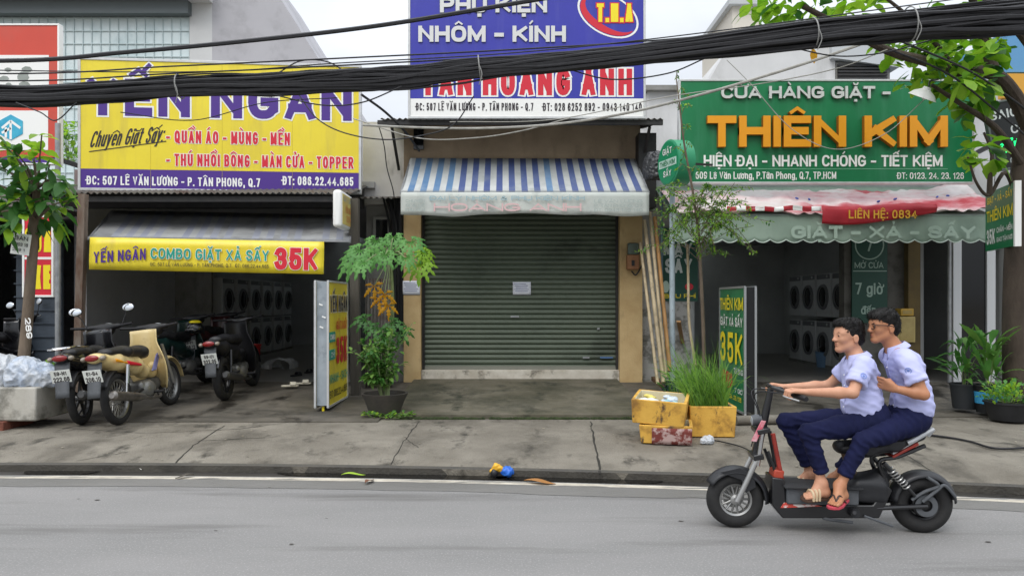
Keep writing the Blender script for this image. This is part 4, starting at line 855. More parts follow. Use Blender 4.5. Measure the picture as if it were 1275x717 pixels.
line(S, q, 'ĐC: 507 LÊ VĂN LƯƠNG - P. TÂN PHONG, Q.7   ĐT: 086.22.44.685', 188, 335, 329.5, 325, blk, t=.13, y=-.02, gap=.14)
# right laundry awning: grey-green scalloped valance, crumpled red and white sheet over it
S = thing('awning', 'faded green scalloped awning over the right laundry front', 'awning', (5, 12.2, 2.5))
gv = mat('valance_green', 'a5b8a8', '93a898', scale=1.4, rough=.75, trans=.3, dirt='7f9385', dscale=1.6, dlo=.5, dhi=.75, dstretch=(1, 1, .5))
Fl, Fr = P(838, 268, 10.9), P(1236, 268, 10.9); W_ = Fr.x - Fl.x
mb = MB(); mb.grid(lambda u, v: (Fl.x + u * W_, 10.9 + 1.4 * (1 - v), Fl.z + .62 * (1 - v) - .03 * math.sin(math.pi * v)), 20, 6); mb.build('canopy', gv, S, world=True, solid=.004)
def valf(u, v):
    sc_ = abs(math.sin(u * math.pi * 20)); return (Fl.x + u * W_, 10.895 - .05 * v + .015 * math.sin(u * 43) * v + .03 * noise.noise(V((u * 8, v * 1.2, 3))), Fl.z - v * (.36 + .045 * sc_))
mb = MB(); mb.grid(valf, 160, 6); mb.build('valance', gv, S, world=True, solid=.003, smooth=60)
mb = MB(); mb.tube([V(valf(i / 160, 1)) + V((0, -.004, 0)) for i in range(161)], .008, 5); mb.build('piping', paint('piping_pale', 'c9d6cc'), S, world=True)
mb = MB(); mb.beam(Fl + V((0, .03, 0)), Fr + V((0, .03, 0)), .03, .03); mb.build('front_rail', steel_gal, S, world=True)
def T2(s_, a, b, c, d, m_, **k):
    p = P(a, c, 10.8) - S.location; return text(S, s_, p.x, (P(b, c, 10.8) - S.location).x, p.z, (c - d) * 10.8 / F, m_, y=p.y, **k)
T2('GIẶT - XẢ - SẤY', 985, 1215, 297, 281, paint('valance_ghost', '9db0a1'), t=.26)
S = thing('tarpaulin', 'crumpled red and white printed sheet lying over the green awning', 'tarpaulin', (5, 11.5, 3))
tw = mat('sheet_print', 'd9cfcc', 'd0949a', scale=1.3, rough=.5, lo=.4, hi=.6, stretch=(.5, 1, 2.6), dirt='b8404a', dscale=1.1, dlo=.5, dhi=.6, dstretch=(.5, 1, 2))
def tarp(u, v):
    x = P(832, 0, 11.4).x + u * (P(1245, 0, 11).x - P(832, 0, 11.4).x); z = 3.33 - .5 * v ** 1.1 + .12 * noise.noise(V((u * 9, v * 3, 1))) * (.3 + v) + .07 * (.5 - abs(noise.noise(V((u * 26, v * 6, 5))))) + .3 * max(0, u - .9) * (1 - v) * 5
    return (x, 12.05 - 1.22 * v + .05 * noise.noise(V((u * 22, v * 5, 9))), z + .03 + .05 * math.sin(u * 9) * v)
mb = MB(); mb.grid(tarp, 150, 22); mb.build('sheet', tw, S, world=True, solid=.006, smooth=80)
rd = mat('sheet_red', 'b3212f', 'a31c2a', scale=3, rough=.5)
def flap(u, v):
    x0 = P(1023, 0, 10.8).x; x1 = P(1166, 0, 10.8).x; hgt = .26 * (1 - .55 * u ** 3) ; return (x0 + u * (x1 - x0), 10.8 - .03 * math.sin(v * 3) + .03 * noise.noise(V((u * 6, v * 2, 8))), P(0, 256, 10.8).z - .02 * math.sin(u * 7) + .09 * max(0, u - .6) - v * hgt)
mb = MB(); mb.grid(flap, 40, 6); mb.build('red_flap', rd, S, world=True, solid=.004, smooth=80)
def fl2(u, v):
    x0 = P(905, 0, 10.84).x; x1 = P(1022, 0, 10.84).x; return (x0 + u * (x1 - x0), 10.83 + .03 * noise.noise(V((u * 6, v * 2, 3))), P(0, 257, 10.84).z + .03 * noise.noise(V((u * 5, 0, 2))) - v * .07)
mb = MB(); mb.grid(fl2, 30, 3)
for k in range(len(mb.f)): mb.mi[k] = 1 if (k % 30) // 3 % 2 else 0
mb.build('checked_hem', [rd, whp], S, world=True, solid=.004, smooth=80)
p = P(1062, 272, 10.74) - S.location; text(S, 'LIÊN HỆ: 0834', p.x - .06, p.x + .92, p.z, .12, paint('flap_yellow', 'd9a52e'), t=.17, y=p.y, gap=.14)
for i, (px, py) in enumerate(((1000, 243), (1015, 250), (1105, 243), (1128, 252), (1182, 240), (1198, 243))):
    u = (px - 832) / 413; mb = MB(); t_ = V(tarp(u, .55)); mb.ell(t_ + V((0, -.03, .03)), (.03, .02, .015), (.4, .3, i)); mb.build('printed_dot', paint('print_blue', '3d57a8'), S, world=True)
# ------------------------------------------------------------------ electric scooter and its two riders
BL, BRZ = V((2.216, 5.25, 0)), R(-5)
_c, _s2 = math.cos(-BRZ), math.sin(-BRZ)
def E(px, py, w=0.):
    d = 5.25 + w
    for _ in range(5):
        p = P(px, py, d) - BL; l = V((p.x * _c - p.y * _s2, p.x * _s2 + p.y * _c, p.z)); d += (w - l.y)
    return l
tyre_m = mat('tyre_rubber', '1b1b1c', '252423', scale=20, rough=.8, bump=.2, bscale=90); rim_m = mat('rim_alloy', '9a9a98', rough=.35, metal=.8); blk_pl = mat('black_plastic', '1a1b1e', '232427', scale=8, rough=.45); blk_fr = mat('black_frame', '18181a', rough=.35, coat=.3)
chrome = mat('chrome', 'c8c8c8', rough=.15, metal=1.); alu = mat('brushed_alloy', 'a8a8a6', rough=.4, metal=.7); redpl = mat('red_decal', '9c3226', '7c2a22', scale=12, rough=.45); silverpl = mat('silver_plastic', 'b4b6b8', rough=.35, metal=.3); grey_pl = mat('grey_plastic', '55585c', '45484b', scale=10, rough=.6); seat_m = mat('seat_vinyl', '1d1d20', rough=.5, bump=.1)
B = thing('electric_scooter', 'black electric scooter with red decals ridden by two boys', 'scooter', BL, BRZ)
def wheel(root, c, R_, tr, nsp, hub_r, name='wheel', spoke_r=.006, wire=False, rim_mat=None):
    """spinning about the local y axis"""
    c = V(c); w = MB(); w.lathe([(hub_r * .5, -tr * .75), (hub_r, -tr * .6), (hub_r, tr * .6), (hub_r * .5, tr * .75), (.0, tr * .75)], 20, c, (0, 1, 0)); w.lathe([(0, -tr * .75), (hub_r * .5, -tr * .75)], 20, c, (0, 1, 0))
    o = w.build(name, rim_mat or alu, root)
    t = MB(); t.torus(c, (0, 1, 0), R_ - tr, tr, 56, 14, 1.05); t.build('tyre', tyre_m, o)
    r = MB(); ri = R_ - tr * 1.75; r.lathe([(ri - .012, -tr * .55), (ri + .01, -tr * .75), (ri + .012, tr * .75), (ri - .012, tr * .55), (ri - .02, 0), (ri - .012, -tr * .55)], 48, c, (0, 1, 0)); r.build('rim', rim_mat or rim_m, o)
    s_ = MB()
    for k in range(nsp):
        a = 2 * math.pi * k / nsp; a2 = a + (.35 if k % 2 else -.35) * (1 if wire else 0); y = (tr * .5 if k % 2 else -tr * .5) * (1 if wire else .3)
        s_.tube([c + V((hub_r * .9 * math.cos(a), y, hub_r * .9 * math.sin(a))), c + V((ri * math.cos(a2), 0, ri * math.sin(a2)))], spoke_r if wire else [spoke_r * 1.6, spoke_r], 6)
    s_.build('spokes', rim_mat or rim_m, o); return o
fw = E(914.9, 621.6); rw = E(1147, 626.8); RR = .2
fw.z = rw.z = RR
o = wheel(B, fw, RR, .05, 14, .035); d_ = MB(); d_.lathe([(.03, 0), (.075, 0), (.075, .004), (.03, .004)], 30, fw + V((0, .05, 0)), (0, 1, 0)); d_.build('brake_disc', alu, o)
wheel(B, rw, RR + .004, .056, 10, .06, rim_mat=blk_fr)
# front fork, head, handlebars
top = E(947, 534); cr_ = E(941, 566); hd = E(960, 483)
for s_ in (-1, 1):
    y = s_ * .075; mb = MB(); mb.tube([V((fw.x, y, fw.z)), V((cr_.x, y, cr_.z))], [.02, .018], 12); mb.build('fork_leg', alu, B)
    mb = MB(); mb.tube([V((cr_.x - .005, y, cr_.z - .06)), V((top.x, y, top.z + .02))], .0155, 12); mb.build('fork_tube', chrome, B)
mb = MB(); mb.box(top, (.09, .2, .035), (0, R(-12), 0)); mb.box(cr_, (.07, .19, .04), (0, R(-12), 0)); mb.tube([cr_, top + V((.02, 0, .05)), hd], [.03, .03, .022], 12); mb.build('steering_head', blk_fr, B, bevel=.006)
mb = MB(); mb.lathe([(0, -.005), (.036, 0), (.042, .03), (.035, .065), (.0, .075)], 20, top + V((-.06, 0, .06)), (1, 0, .12)); mb.build('headlight', grey_pl, B)
mb = MB(); mb.lathe([(0, -.012), (.032, -.004), (.035, .004)], 20, top + V((-.06, 0, .06)), (1, 0, .12)); mb.build('lens', mat('lamp_lens', '8f9496', rough=.12), B)
mb = MB(); mb.add([E(948, 523, -.09), E(954, 524, -.09), E(942, 550, -.1), E(935, 549, -.1), E(948, 523, -.075), E(954, 524, -.075), E(942, 550, -.085), E(935, 549, -.085)], [(0, 1, 2, 3), (7, 6, 5, 4), (0, 4, 5, 1), (1, 5, 6, 2), (2, 6, 7, 3), (3, 7, 4, 0)]); mb.build('shroud_panel', mat('pink_decal', 'cfa5aa', 'b9475a', scale=18, rough=.4), B, bevel=.004)
for s_ in (-1, 1):
    g0, g1 = (E(984, 490, -.2), E(1004, 497, -.36)) if s_ < 0 else (E(968, 484, .2), E(956, 481, .36))
    mb = MB(); mb.tube(catmull([hd, hd + V((-.005, s_ * .08, .01)), g0 - (g1 - g0) * .2, g0], 5), .013, 10); mb.build('handlebar', blk_fr, B)
    mb = MB(); mb.tube([g0, g1], .017, 12); mb.build('grip', black_m, B)
    mb = MB(); mb.tube(catmull([g0 + V((-.02, 0, -.01)), g0 + V((-.06, s_ * .06, -.01)), g1 + V((-.045, 0, -.012))], 5), .006, 6); mb.build('brake_lever', alu, B)
    mb = MB(); mb.box(g0 + V((.005, -s_ * .03, 0)), (.045, .05, .04)); mb.build('switch_box', blk_pl, B, bevel=.008)
    mb = MB(); mb.tube(catmull([g0 + V((-.03, 0, 0)), hd + V((-.12, s_ * .06, -.03)), hd + V((-.08, s_ * .02, -.2)), cr_ + V((-.02, s_ * .05, .05))], 6), .004, 6); mb.build('brake_cable', black_m, B)
mb = MB(); mb.box(hd + V((-.012, 0, .018)), (.02, .07, .035), (0, R(-35), 0)); mb.build('display', blk_pl, B, bevel=.008)
# front fender
def arc_sheet(c, R_, a0, a1, w, m_, name, root, drop=.03, n=24, th=.006):
    mb = MB(); mb.grid(lambda u, v: (c.x + (R_ - drop * (2 * v - 1) ** 2) * math.cos(R(a0 + (a1 - a0) * u)), c.y + w * (v - .5), c.z + (R_ - drop * (2 * v - 1) ** 2) * math.sin(R(a0 + (a1 - a0) * u))), n, 8); return mb.build(name, m_, root, solid=th, smooth=60)
arc_sheet(fw, RR + .035, 148, -5, .15, blk_pl, 'front_fender', B, .04)
mb = MB(); mb.prism([fw + V((-.12, -.072, .2)), fw + V((.02, -.072, .235)), fw + V((.12, -.072, .18)), fw + V((.13, -.072, .1)), fw + V((.06, -.072, .06)), fw + V((.03, -.072, .15))], (0, .006, 0)); mb.build('fender_side', blk_pl, B, bevel=.002)
# frame
s0, s1 = E(958, 545), E(971, 592)
for y in (-.05, .05):
    mb = MB(); mb.tube([E(960, 538) + V((0, y, 0)), E(971, 594) + V((0, y, 0))], .016, 10); mb.build('down_tube', redpl if y < 0 else blk_fr, B)
    mb = MB(); mb.tube([E(954, 560) + V((0, y, 0)), E(968, 598) + V((0, y, 0))], .011, 8); mb.build('down_tube', blk_fr, B)
mb = MB(); mb.box(E(966.5, 589), (.07, .14, .075), (0, R(8), 0)); mb.build('battery_collar', mat('orange_strap', 'a8402c', rough=.5), B, bevel=.01)
mb = MB(); pl = [E(957, 590), E(972, 592), E(974, 624), E(1080, 624), E(1098, 600), E(1104, 606), E(1088, 640), E(970, 640), E(957, 624)]; mb.prism([p + V((0, -.1, 0)) for p in pl], (0, .2, 0)); mb.build('main_frame', blk_fr, B, bevel=.008)
mb = MB(); mb.prism([E(976, 625.5, -.104), E(1006, 625.5, -.104), E(1024, 630, -.104), E(972, 632, -.104)], (0, .004, 0)); mb.build('decal', mat('red_white_decal', 'c04438', 'd8cfca', scale=30, rough=.4, stretch=(.4, 1, 1), lo=.48, hi=.52), B, smooth=0)
mb = MB(); a, b = E(974, 602), E(1062, 624); mb.box(((a.x + b.x) / 2, 0, (a.z + b.z) / 2), (b.x - a.x, .24, a.z - b.z)); mb.build('battery_box', grey_pl, B, bevel=.012)
mb = MB(); mb.box((a.x * .5 + b.x * .5, 0, a.z + .008), (b.x - a.x + .04, .3, .014)); mb.build('foot_board', mat('foot_mat', '2b2c2e', rough=.8, bump=.5, bscale=120), B, bevel=.004)
sd_ = SDF((-.1, -.2, .05), (.75, .2, .75), .01)
sd_.rbox(E(1078, 608), (.26, .22, .17), .05, (0, R(4), 0)); sd_.cap(E(1050, 606), E(1100, 590), .07, .05, .04, flat=((0, 1, 0), 1.4)); sd_.mesh('motor_housing', blk_pl, B)
sd_ = SDF((-.1, -.2, .3), (.95, .2, .85), .01)
sd_.chain([E(1046, 556), E(1075, 557), E(1108, 551), E(1143, 541)], [.045, .055, .055, .04], .04, flat=((0, 1, 0), 2.1)); sd_.mesh('seat', seat_m, B)
mb = MB()
for y in (-.07, .07): mb.tube(catmull([E(1100, 600) + V((0, y, 0)), E(1090, 572) + V((0, y, 0)), E(1112, 566) + V((0, y, 0)), E(1146, 552) + V((0, y, 0))], 5), .015, 8)
mb.build('seat_frame', blk_fr, B)
mb = MB(); mb.tube(catmull([E(1051, 560), E(1056, 574), E(1062, 590)], 4), .03, 10); mb.build('seat_post', mat('bronze_tube', '6a5a48', rough=.4, metal=.5), B)
mb = MB(); mb.prism([E(1111, 568, -.085), E(1143, 550, -.085), E(1145, 554, -.085), E(1112, 571, -.085)], (0, .17, 0)); mb.build('tail_panel', redpl, B, bevel=.006)
mb = MB(); mb.prism([E(1112, 562.5, -.087), E(1143, 546.5, -.087), E(1143, 549, -.087), E(1112, 566, -.087)], (0, .174, 0)); mb.build('tail_trim', silverpl, B, bevel=.002)
for y in (-.1, .1):
    mb = MB(); mb.tube(catmull([E(1122, 548) + V((0, y, 0)), E(1132, 543) + V((0, y, 0)), E(1154, 532) + V((0, y * .8, 0)), E(1150, 540) + V((0, y * .6, 0))], 5), [.018] * 11 + [.016] * 5, 8); mb.build('grab_rail', silverpl, B)
for y in (-.1, .1):
    a, b = E(1093, 572) + V((0, y, 0)), E(1131, 612) + V((0, y, 0)); mb = MB(); mb.tube([a, a.lerp(b, .55)], .016, 10); mb.tube([a.lerp(b, .5), b], .012, 10)
    so = mb.build('shock_absorber', blk_fr, B); mb = MB(); n = 80; mb.tube([a.lerp(b, .2 + .55 * i / n) + V((.024 * math.cos(i * .55) * .7, .024 * math.sin(i * .55), .024 * math.cos(i * .55) * .7)) for i in range(n)], .005, 5); mb.build('spring', mat('spring_silver', 'b0b0ae', rough=.3, metal=.6), so)
arc_sheet(rw, RR + .03, 175, 5, .15, blk_pl, 'rear_fender', B, .04)
for y in (-.085, .085):
    mb = MB(); mb.tube([E(1085, 628) + V((0, y, 0)), rw + V((0, y, 0))], .017, 8); mb.build('swing_arm', blk_fr, B)
    mb = MB(); mb.tube(catmull([rw + V((-.1, y, .04)), rw + V((-.02, y * 1.1, .1)), E(1160, 600) + V((0, y * 1.15, 0)), E(1147, 590) + V((0, y * 1.1, 0))], 6), .011, 8); mb.tube(catmull([E(1141, 620) + V((0, y * 1.1, 0)), E(1158, 606) + V((0, y * 1.15, 0)), E(1168, 600) + V((0, y * 1.1, 0)), E(1182, 614) + V((0, y, 0))], 6), .011, 8); mb.build('bumper_bar', grey_pl, B)
mb = MB(); mb.cyl(rw + V((0, -.06, 0)), rw + V((0, .07, 0)), .085, None, 24); mb.build('hub_motor', blk_fr, B, bevel=.01)
mb = MB(); mb.lathe([(.04, 0), (.075, 0), (.075, .006), (.04, .006)], 30, rw + V((0, -.082, 0)), (0, 1, 0)); mb.build('brake_disc', grey_pl, B)
mb = MB(); mb.tube(catmull([E(1024, 643, -.08), E(1030, 646, -.1), E(1062, 650, -.13)], 4), .011, 8); mb.build('side_stand', grey_pl, B)
mb = MB(); mb.lathe([(0, -.02), (.032, -.02), (.036, .0), (.032, .03), (0, .03)], 16, E(1064, 638, -.13), (0, 1, 0)); mb.build('pedal_boss', blk_pl, B)
mb = MB(); mb.cyl(E(1064, 638, -.13), E(1064, 638, -.28), .013, None, 10); mb.build('foot_peg', blk_fr, B)
mb = MB(); mb.tube([E(1076, 642, -.11), E(1112, 655, -.1)], .009, 6); mb.build('stand_bar', grey_pl, B)

# ---- people
skin = mat('skin_tan', 'c49478', 'ba866a', scale=14, rough=.48, spec=.35, bump=.12, bscale=140); skin2 = mat('skin_brown', 'b5805f', 'aa7454', scale=14, rough=.5, spec=.35)
hair_m = mat('black_hair', '0e0c0b', '15120f', scale=60, rough=.55, bump=.35, bscale=80, stretch=(.3, 1, 1), spec=.3); shirt_m = mat('lavender_shirt', 'bcbfe6', 'b2b6e0', scale=3, rough=.85, trans=.05, spec=.2, folds=(.35, (1, 1, 1.5), 7))
navy = mat('navy_trousers', '191d40', '141834', scale=4, rough=.9, spec=.2, folds=(.4, (1, 1, 1), 8)); eye_w = mat('eye_white', '8c6f60', rough=.4); eye_b = mat('eye_dark', '120d0a', rough=.2); lip_m = mat('lip', 'a5685a', rough=.55); strap_m = mat('sandal_strap', 'c3ad8d', rough=.6); sole_m = mat('sandal_sole', '4a3428', rough=.8); pink_sole = mat('flipflop_sole', 'b8404e', rough=.7); badge_m = mat('badge_blue', '6d86c4', rough=.7)
from mathutils.bvhtree import BVHTree
def stick(ob, px, py):
    """surface point of ob (in its own coordinates) under the photograph's px,py, and its normal"""
    M = Matrix.Translation(BL) @ Matrix.Rotation(BRZ, 4, 'Z'); Mi = M.inverted(); me = ob.data
    bv = BVHTree.FromPolygons([v.co for v in me.vertices], [tuple(p.vertices) for p in me.polygons]); o_ = Mi @ cam.location; t = Mi @ P(px, py, 5.); h_ = bv.ray_cast(o_, (t - o_).normalized()); return h_[0], h_[1]
def hand(sd_, wr, k0, bar, up, side, r=1., curl=1):
    """palm from wrist wr to knuckle centre k0; bar = direction across the knuckles (index -> little); up = back of the hand"""
    wr, k0 = V(wr), V(k0); bar = V(bar).normalized(); f = (k0 - wr).normalized(); up = (V(up) - f * V(up).dot(f)).normalized(); bar = (bar - f * bar.dot(f) * .6).normalized()
    for j in (-.028, -.009, .01, .028): sd_.cap(wr.lerp(k0, .15) + bar * j * .6, k0 + bar * j, .017 * r, .0135 * r, .012)
    for j, ln in ((-.033, .92), (-.011, 1.04), (.0115, 1.), (.033, .8)):
        b = k0 + bar * j; l = .042 * ln
        if curl == 1: pts = [b, b + f * l * .8 - up * l * .25, b + f * l * .9 - up * l * 1.05, b + f * l * .25 - up * l * 1.5]
        else: pts = [b, b + f * l * .85 - up * l * .15, b + f * l * 1.5 - up * l * .5, b + f * l * 1.9 - up * l * .95]
        sd_.chain(pts, [.0105 * r, .0095 * r, .0088 * r, .0078 * r], .004)
    tb = wr.lerp(k0, .35) - bar * .03 - up * .008; sd_.chain([tb, tb - bar * .022 + f * .028 - up * .02, tb - bar * .012 + f * .058 - up * .034], [.014 * r, .0115 * r, .009 * r], .008)
def head(sd_, c, M, k=1.):
    T_ = lambda x, y, z: V(c) + M @ V((x * k, y * k, z * k)); e = M.to_euler()
    ell = lambda p, r, kk=.02, cut=False: sd_.ell(T_(*p), [q_ * k for q_ in r], e, kk, cut)
    ell((.018, 0, .032), (.094, .074, .084), .02); ell((-.03, 0, -.024), (.058, .053, .082), .03); ell((-.05, 0, .035), (.045, .056, .045), .03)
    for s_ in (-1, 1):
        sd_.cap(T_(.02, s_ * .045, -.052), T_(-.054, s_ * .014, -.099), .02 * k, .0175 * k, .03); ell((-.056, s_ * .031, -.022), (.03, .024, .026), .02); sd_.cap(T_(-.082, s_ * .014, .022), T_(-.07, s_ * .046, .02), .011 * k, .01 * k, .015)
        ell((-.096, s_ * .032, .002), (.013, .015, .009), .012, True); ell((-.079, s_ * .032, .002), (.0145, .0145, .0125), .005)
        ell((.022, s_ * .077, -.012), (.021, .010, .033), .008); ell((.018, s_ * .088, -.01), (.011, .006, .018), .006, True)
        ell((-.1, s_ * .012, -.034), (.013, .009, .008), .008)
    sd_.cap(T_(-.088, 0, .014), T_(-.1045, 0, -.027), .008 * k, .0105 * k, .016); ell((-.066, 0, -.099), (.02, .02, .015), .02)
    ell((-.081, 0, -.058), (.0125, .022, .008), .01); ell((-.078, 0, -.071), (.0125, .02, .008), .01); ell((-.094, 0, -.0645), (.008, .022, .002), .004, True)
    return T_
def face_bits(o, T_, k=1.):
    for s_ in (-1, 1):
        mb = MB(); mb.ell(T_(-.0835, s_ * .032, .002), (.0105 * k, .0115 * k, .0055 * k)); mb.build('eye', eye_w, o); mb = MB(); mb.ell(T_(-.0915, s_ * .033, .002), (.0042 * k, .0066 * k, .0058 * k)); mb.build('iris', eye_b, o)
        mb = MB(); mb.tube([T_(-.094, s_ * .014, .022), T_(-.0935, s_ * .03, .027), T_(-.08, s_ * .05, .022)], [.0014, .0022, .001], 6); mb.build('eyebrow', hair_m, o)
    mb = MB(); mb.ell(T_(-.0885, 0, -.0592), (.0055, .017, .0035)); mb.ell(T_(-.0865, 0, -.0695), (.006, .015, .0042)); mb.build('lips', lip_m, o)
def foot(sd_, ank, heel, toe, nrm, wid=1.):
    ank, heel, toe, nrm = V(ank), V(heel), V(toe), V(nrm).normalized(); f = (toe - heel).normalized(); s_ = f.cross(nrm).normalized(); L_ = (toe - heel).length
    sd_.cap(ank, heel + nrm * .03 + f * .03, .036, .034, .02); sd_.cap(heel + nrm * .024 + f * .02, heel + f * L_ * .4 + nrm * .03, .03, .03, .02); sd_.cap(ank + f * .02, heel + f * L_ * .65 + nrm * .02, .033, .024, .03)
    for j, q_ in ((-.03, .7), (-.01, .74), (.01, .73), (.03, .68)): sd_.cap(heel + f * L_ * .4 + nrm * .022 + s_ * j * .5, heel + f * L_ * q_ + nrm * .016 + s_ * j * wid, .02, .014, .015)
    for j, q_, r in ((-.034, .97, .0125), (-.014, .98, .009), (.004, .95, .0085), (.02, .91, .008), (.034, .86, .008)): sd_.cap(heel + f * L_ * .7 + nrm * .014 + s_ * j * wid, heel + f * L_ * q_ + nrm * .01 + s_ * j * wid, r, r, .004)
    return f, s_, L_
def sandal(root, heel, toe, nrm, kind, name):
    heel, toe, nrm = V(heel), V(toe), V(nrm).normalized(); f = (toe - heel).normalized(); s_ = f.cross(nrm).normalized(); L_ = (toe - heel).length
    out = [(-.02, .028), (-.02, -.028), (.35, -.036), (.7, -.05), (.95, -.045), (1.05, -.015), (1.05, .02), (.93, .044), (.7, .048), (.35, .034)]
    mb = MB(); mb.prism([heel + f * L_ * a + s_ * b - nrm * .022 for a, b in out], nrm * .02); o = mb.build(name, pink_sole if kind == 'flip' else sole_m, root, bevel=.004)
    if kind == 'flip':
        for sg in (-1, 1): mb = MB(); mb.tube(catmull([heel + f * L_ * .8 + nrm * .02 - s_ * .012, heel + f * L_ * .6 + nrm * .052 + s_ * sg * .02, heel + f * L_ * .4 - nrm * .005 + s_ * sg * .042], 5), .006, 6); mb.build('strap', mat('flip_strap', '3a2b24', rough=.6) if sg < 0 else MATS['flip_strap'], o)
    else:
        for q_, hh in ((.48, .062), (.6, .055), (.72, .046)):
            mb = MB(); mb.tube(catmull([heel + f * L_ * q_ + s_ * -.047 - nrm * .01, heel + f * L_ * q_ - s_ * .034 + nrm * hh * .75, heel + f * L_ * q_ + nrm * hh, heel + f * L_ * q_ + s_ * .034 + nrm * hh * .75, heel + f * L_ * q_ + s_ * .047 - nrm * .01], 5), .009, 6, flat=(f, 1.)); mb.build('strap', strap_m, o)
    return o
def wrinkle(a, f, seed, st=(1, 1, 1)):
    def g_(co):
        q_ = V((co.x * st[0] * f, co.y * st[1] * f, co.z * st[2] * f + seed)); w_ = noise.noise(q_ + V((noise.noise(q_ * .7), 0, 0)) * 1.2); return a * (1 - 2.2 * abs(w_)) + a * .35 * noise.noise(q_ * 2.7)
    return g_
def folds(base, joints):
    def g_(co):
        w_ = base(co)
        for (p, ax, A, wl, r) in joints:
            v = co - p; dist = v.length
            if dist < r:
                t = v.dot(ax) + .02 * noise.noise(co * 16); k = (1 - dist / r); s2 = math.sin(t * 6.283 / wl + 2.2 * noise.noise(co * 9 + V((5, 1, 2)))); w_ += A * k * (s2 if s2 > 0 else s2 * .5)
        return w_
    return g_
def strands(o, seed, T_, mt):
    me = o.data; rn = random.Random(seed); mb = MB(); f0 = (T_(-1, 0, -.55) - T_(0, 0, 0)).normalized(); c0 = T_(.02, 0, .03)
    for _ in range(1500):
        p = me.polygons[rn.randrange(len(me.polygons))]; c = p.center.copy(); n_ = p.normal.copy(); out = (c - c0); d = f0 * .7 + V((0, 0, -1)) * .5 + V((0, out.y, 0)) * 3 + rdir2(rn) * .5; d = (d - n_ * d.dot(n_))
        fw_ = (c - T_(0, 0, 0)).dot((T_(-1, 0, 0) - T_(0, 0, 0)).normalized())
        if d.length < .05 or (c.z < T_(0, 0, .045).z and fw_ > -.04) or c.z < T_(0, 0, -.03).z: continue
        d.normalize(); s_ = n_.cross(d); L_ = rn.uniform(.018, .04); w_ = .0016; a = c - n_ * .001; b = c + d * L_ * .55 + n_ * .0055; e = c + d * L_ + n_ * rn.uniform(-.001, .006)
        mb.add([a - s_ * w_, a + s_ * w_, b + s_ * w_, b - s_ * w_, e], [(0, 1, 2, 3), (3, 2, 4)])
    q_ = mb.build('hair_strands', mt, o, smooth=0); return q_
def rdir2(rn):
    v = V((rn.gauss(0, 1), rn.gauss(0, 1), rn.gauss(0, 1))); return v.normalized()
def collar(root, c, r, tilt, front):
    """shirt collar: a low stand and a leaf folded down over it, open at the throat"""
    M = Euler((0, tilt, 0)).to_matrix(); mb = MB()
    def fn(u, v):
        a = R(-158 + 316 * u); k = abs(u - .5) * 2
        if v < .35: rr = r * (1.03 - .1 * v / .35); z = .034 * v / .35
        else: t = (v - .35) / .65; rr = r * .93 + (.03 + .012 * k ** 4) * t; z = .036 * (1 - t) + .004 * math.sin(math.pi * t) - .006 * t - .034 * t * k ** 5
        return V(c) + M @ V((math.cos(a) * rr, math.sin(a) * rr * 1.02, z))
    mb.grid(fn, 36, 10); return mb.build('collar', shirt_m, root, solid=.0035, smooth=50)

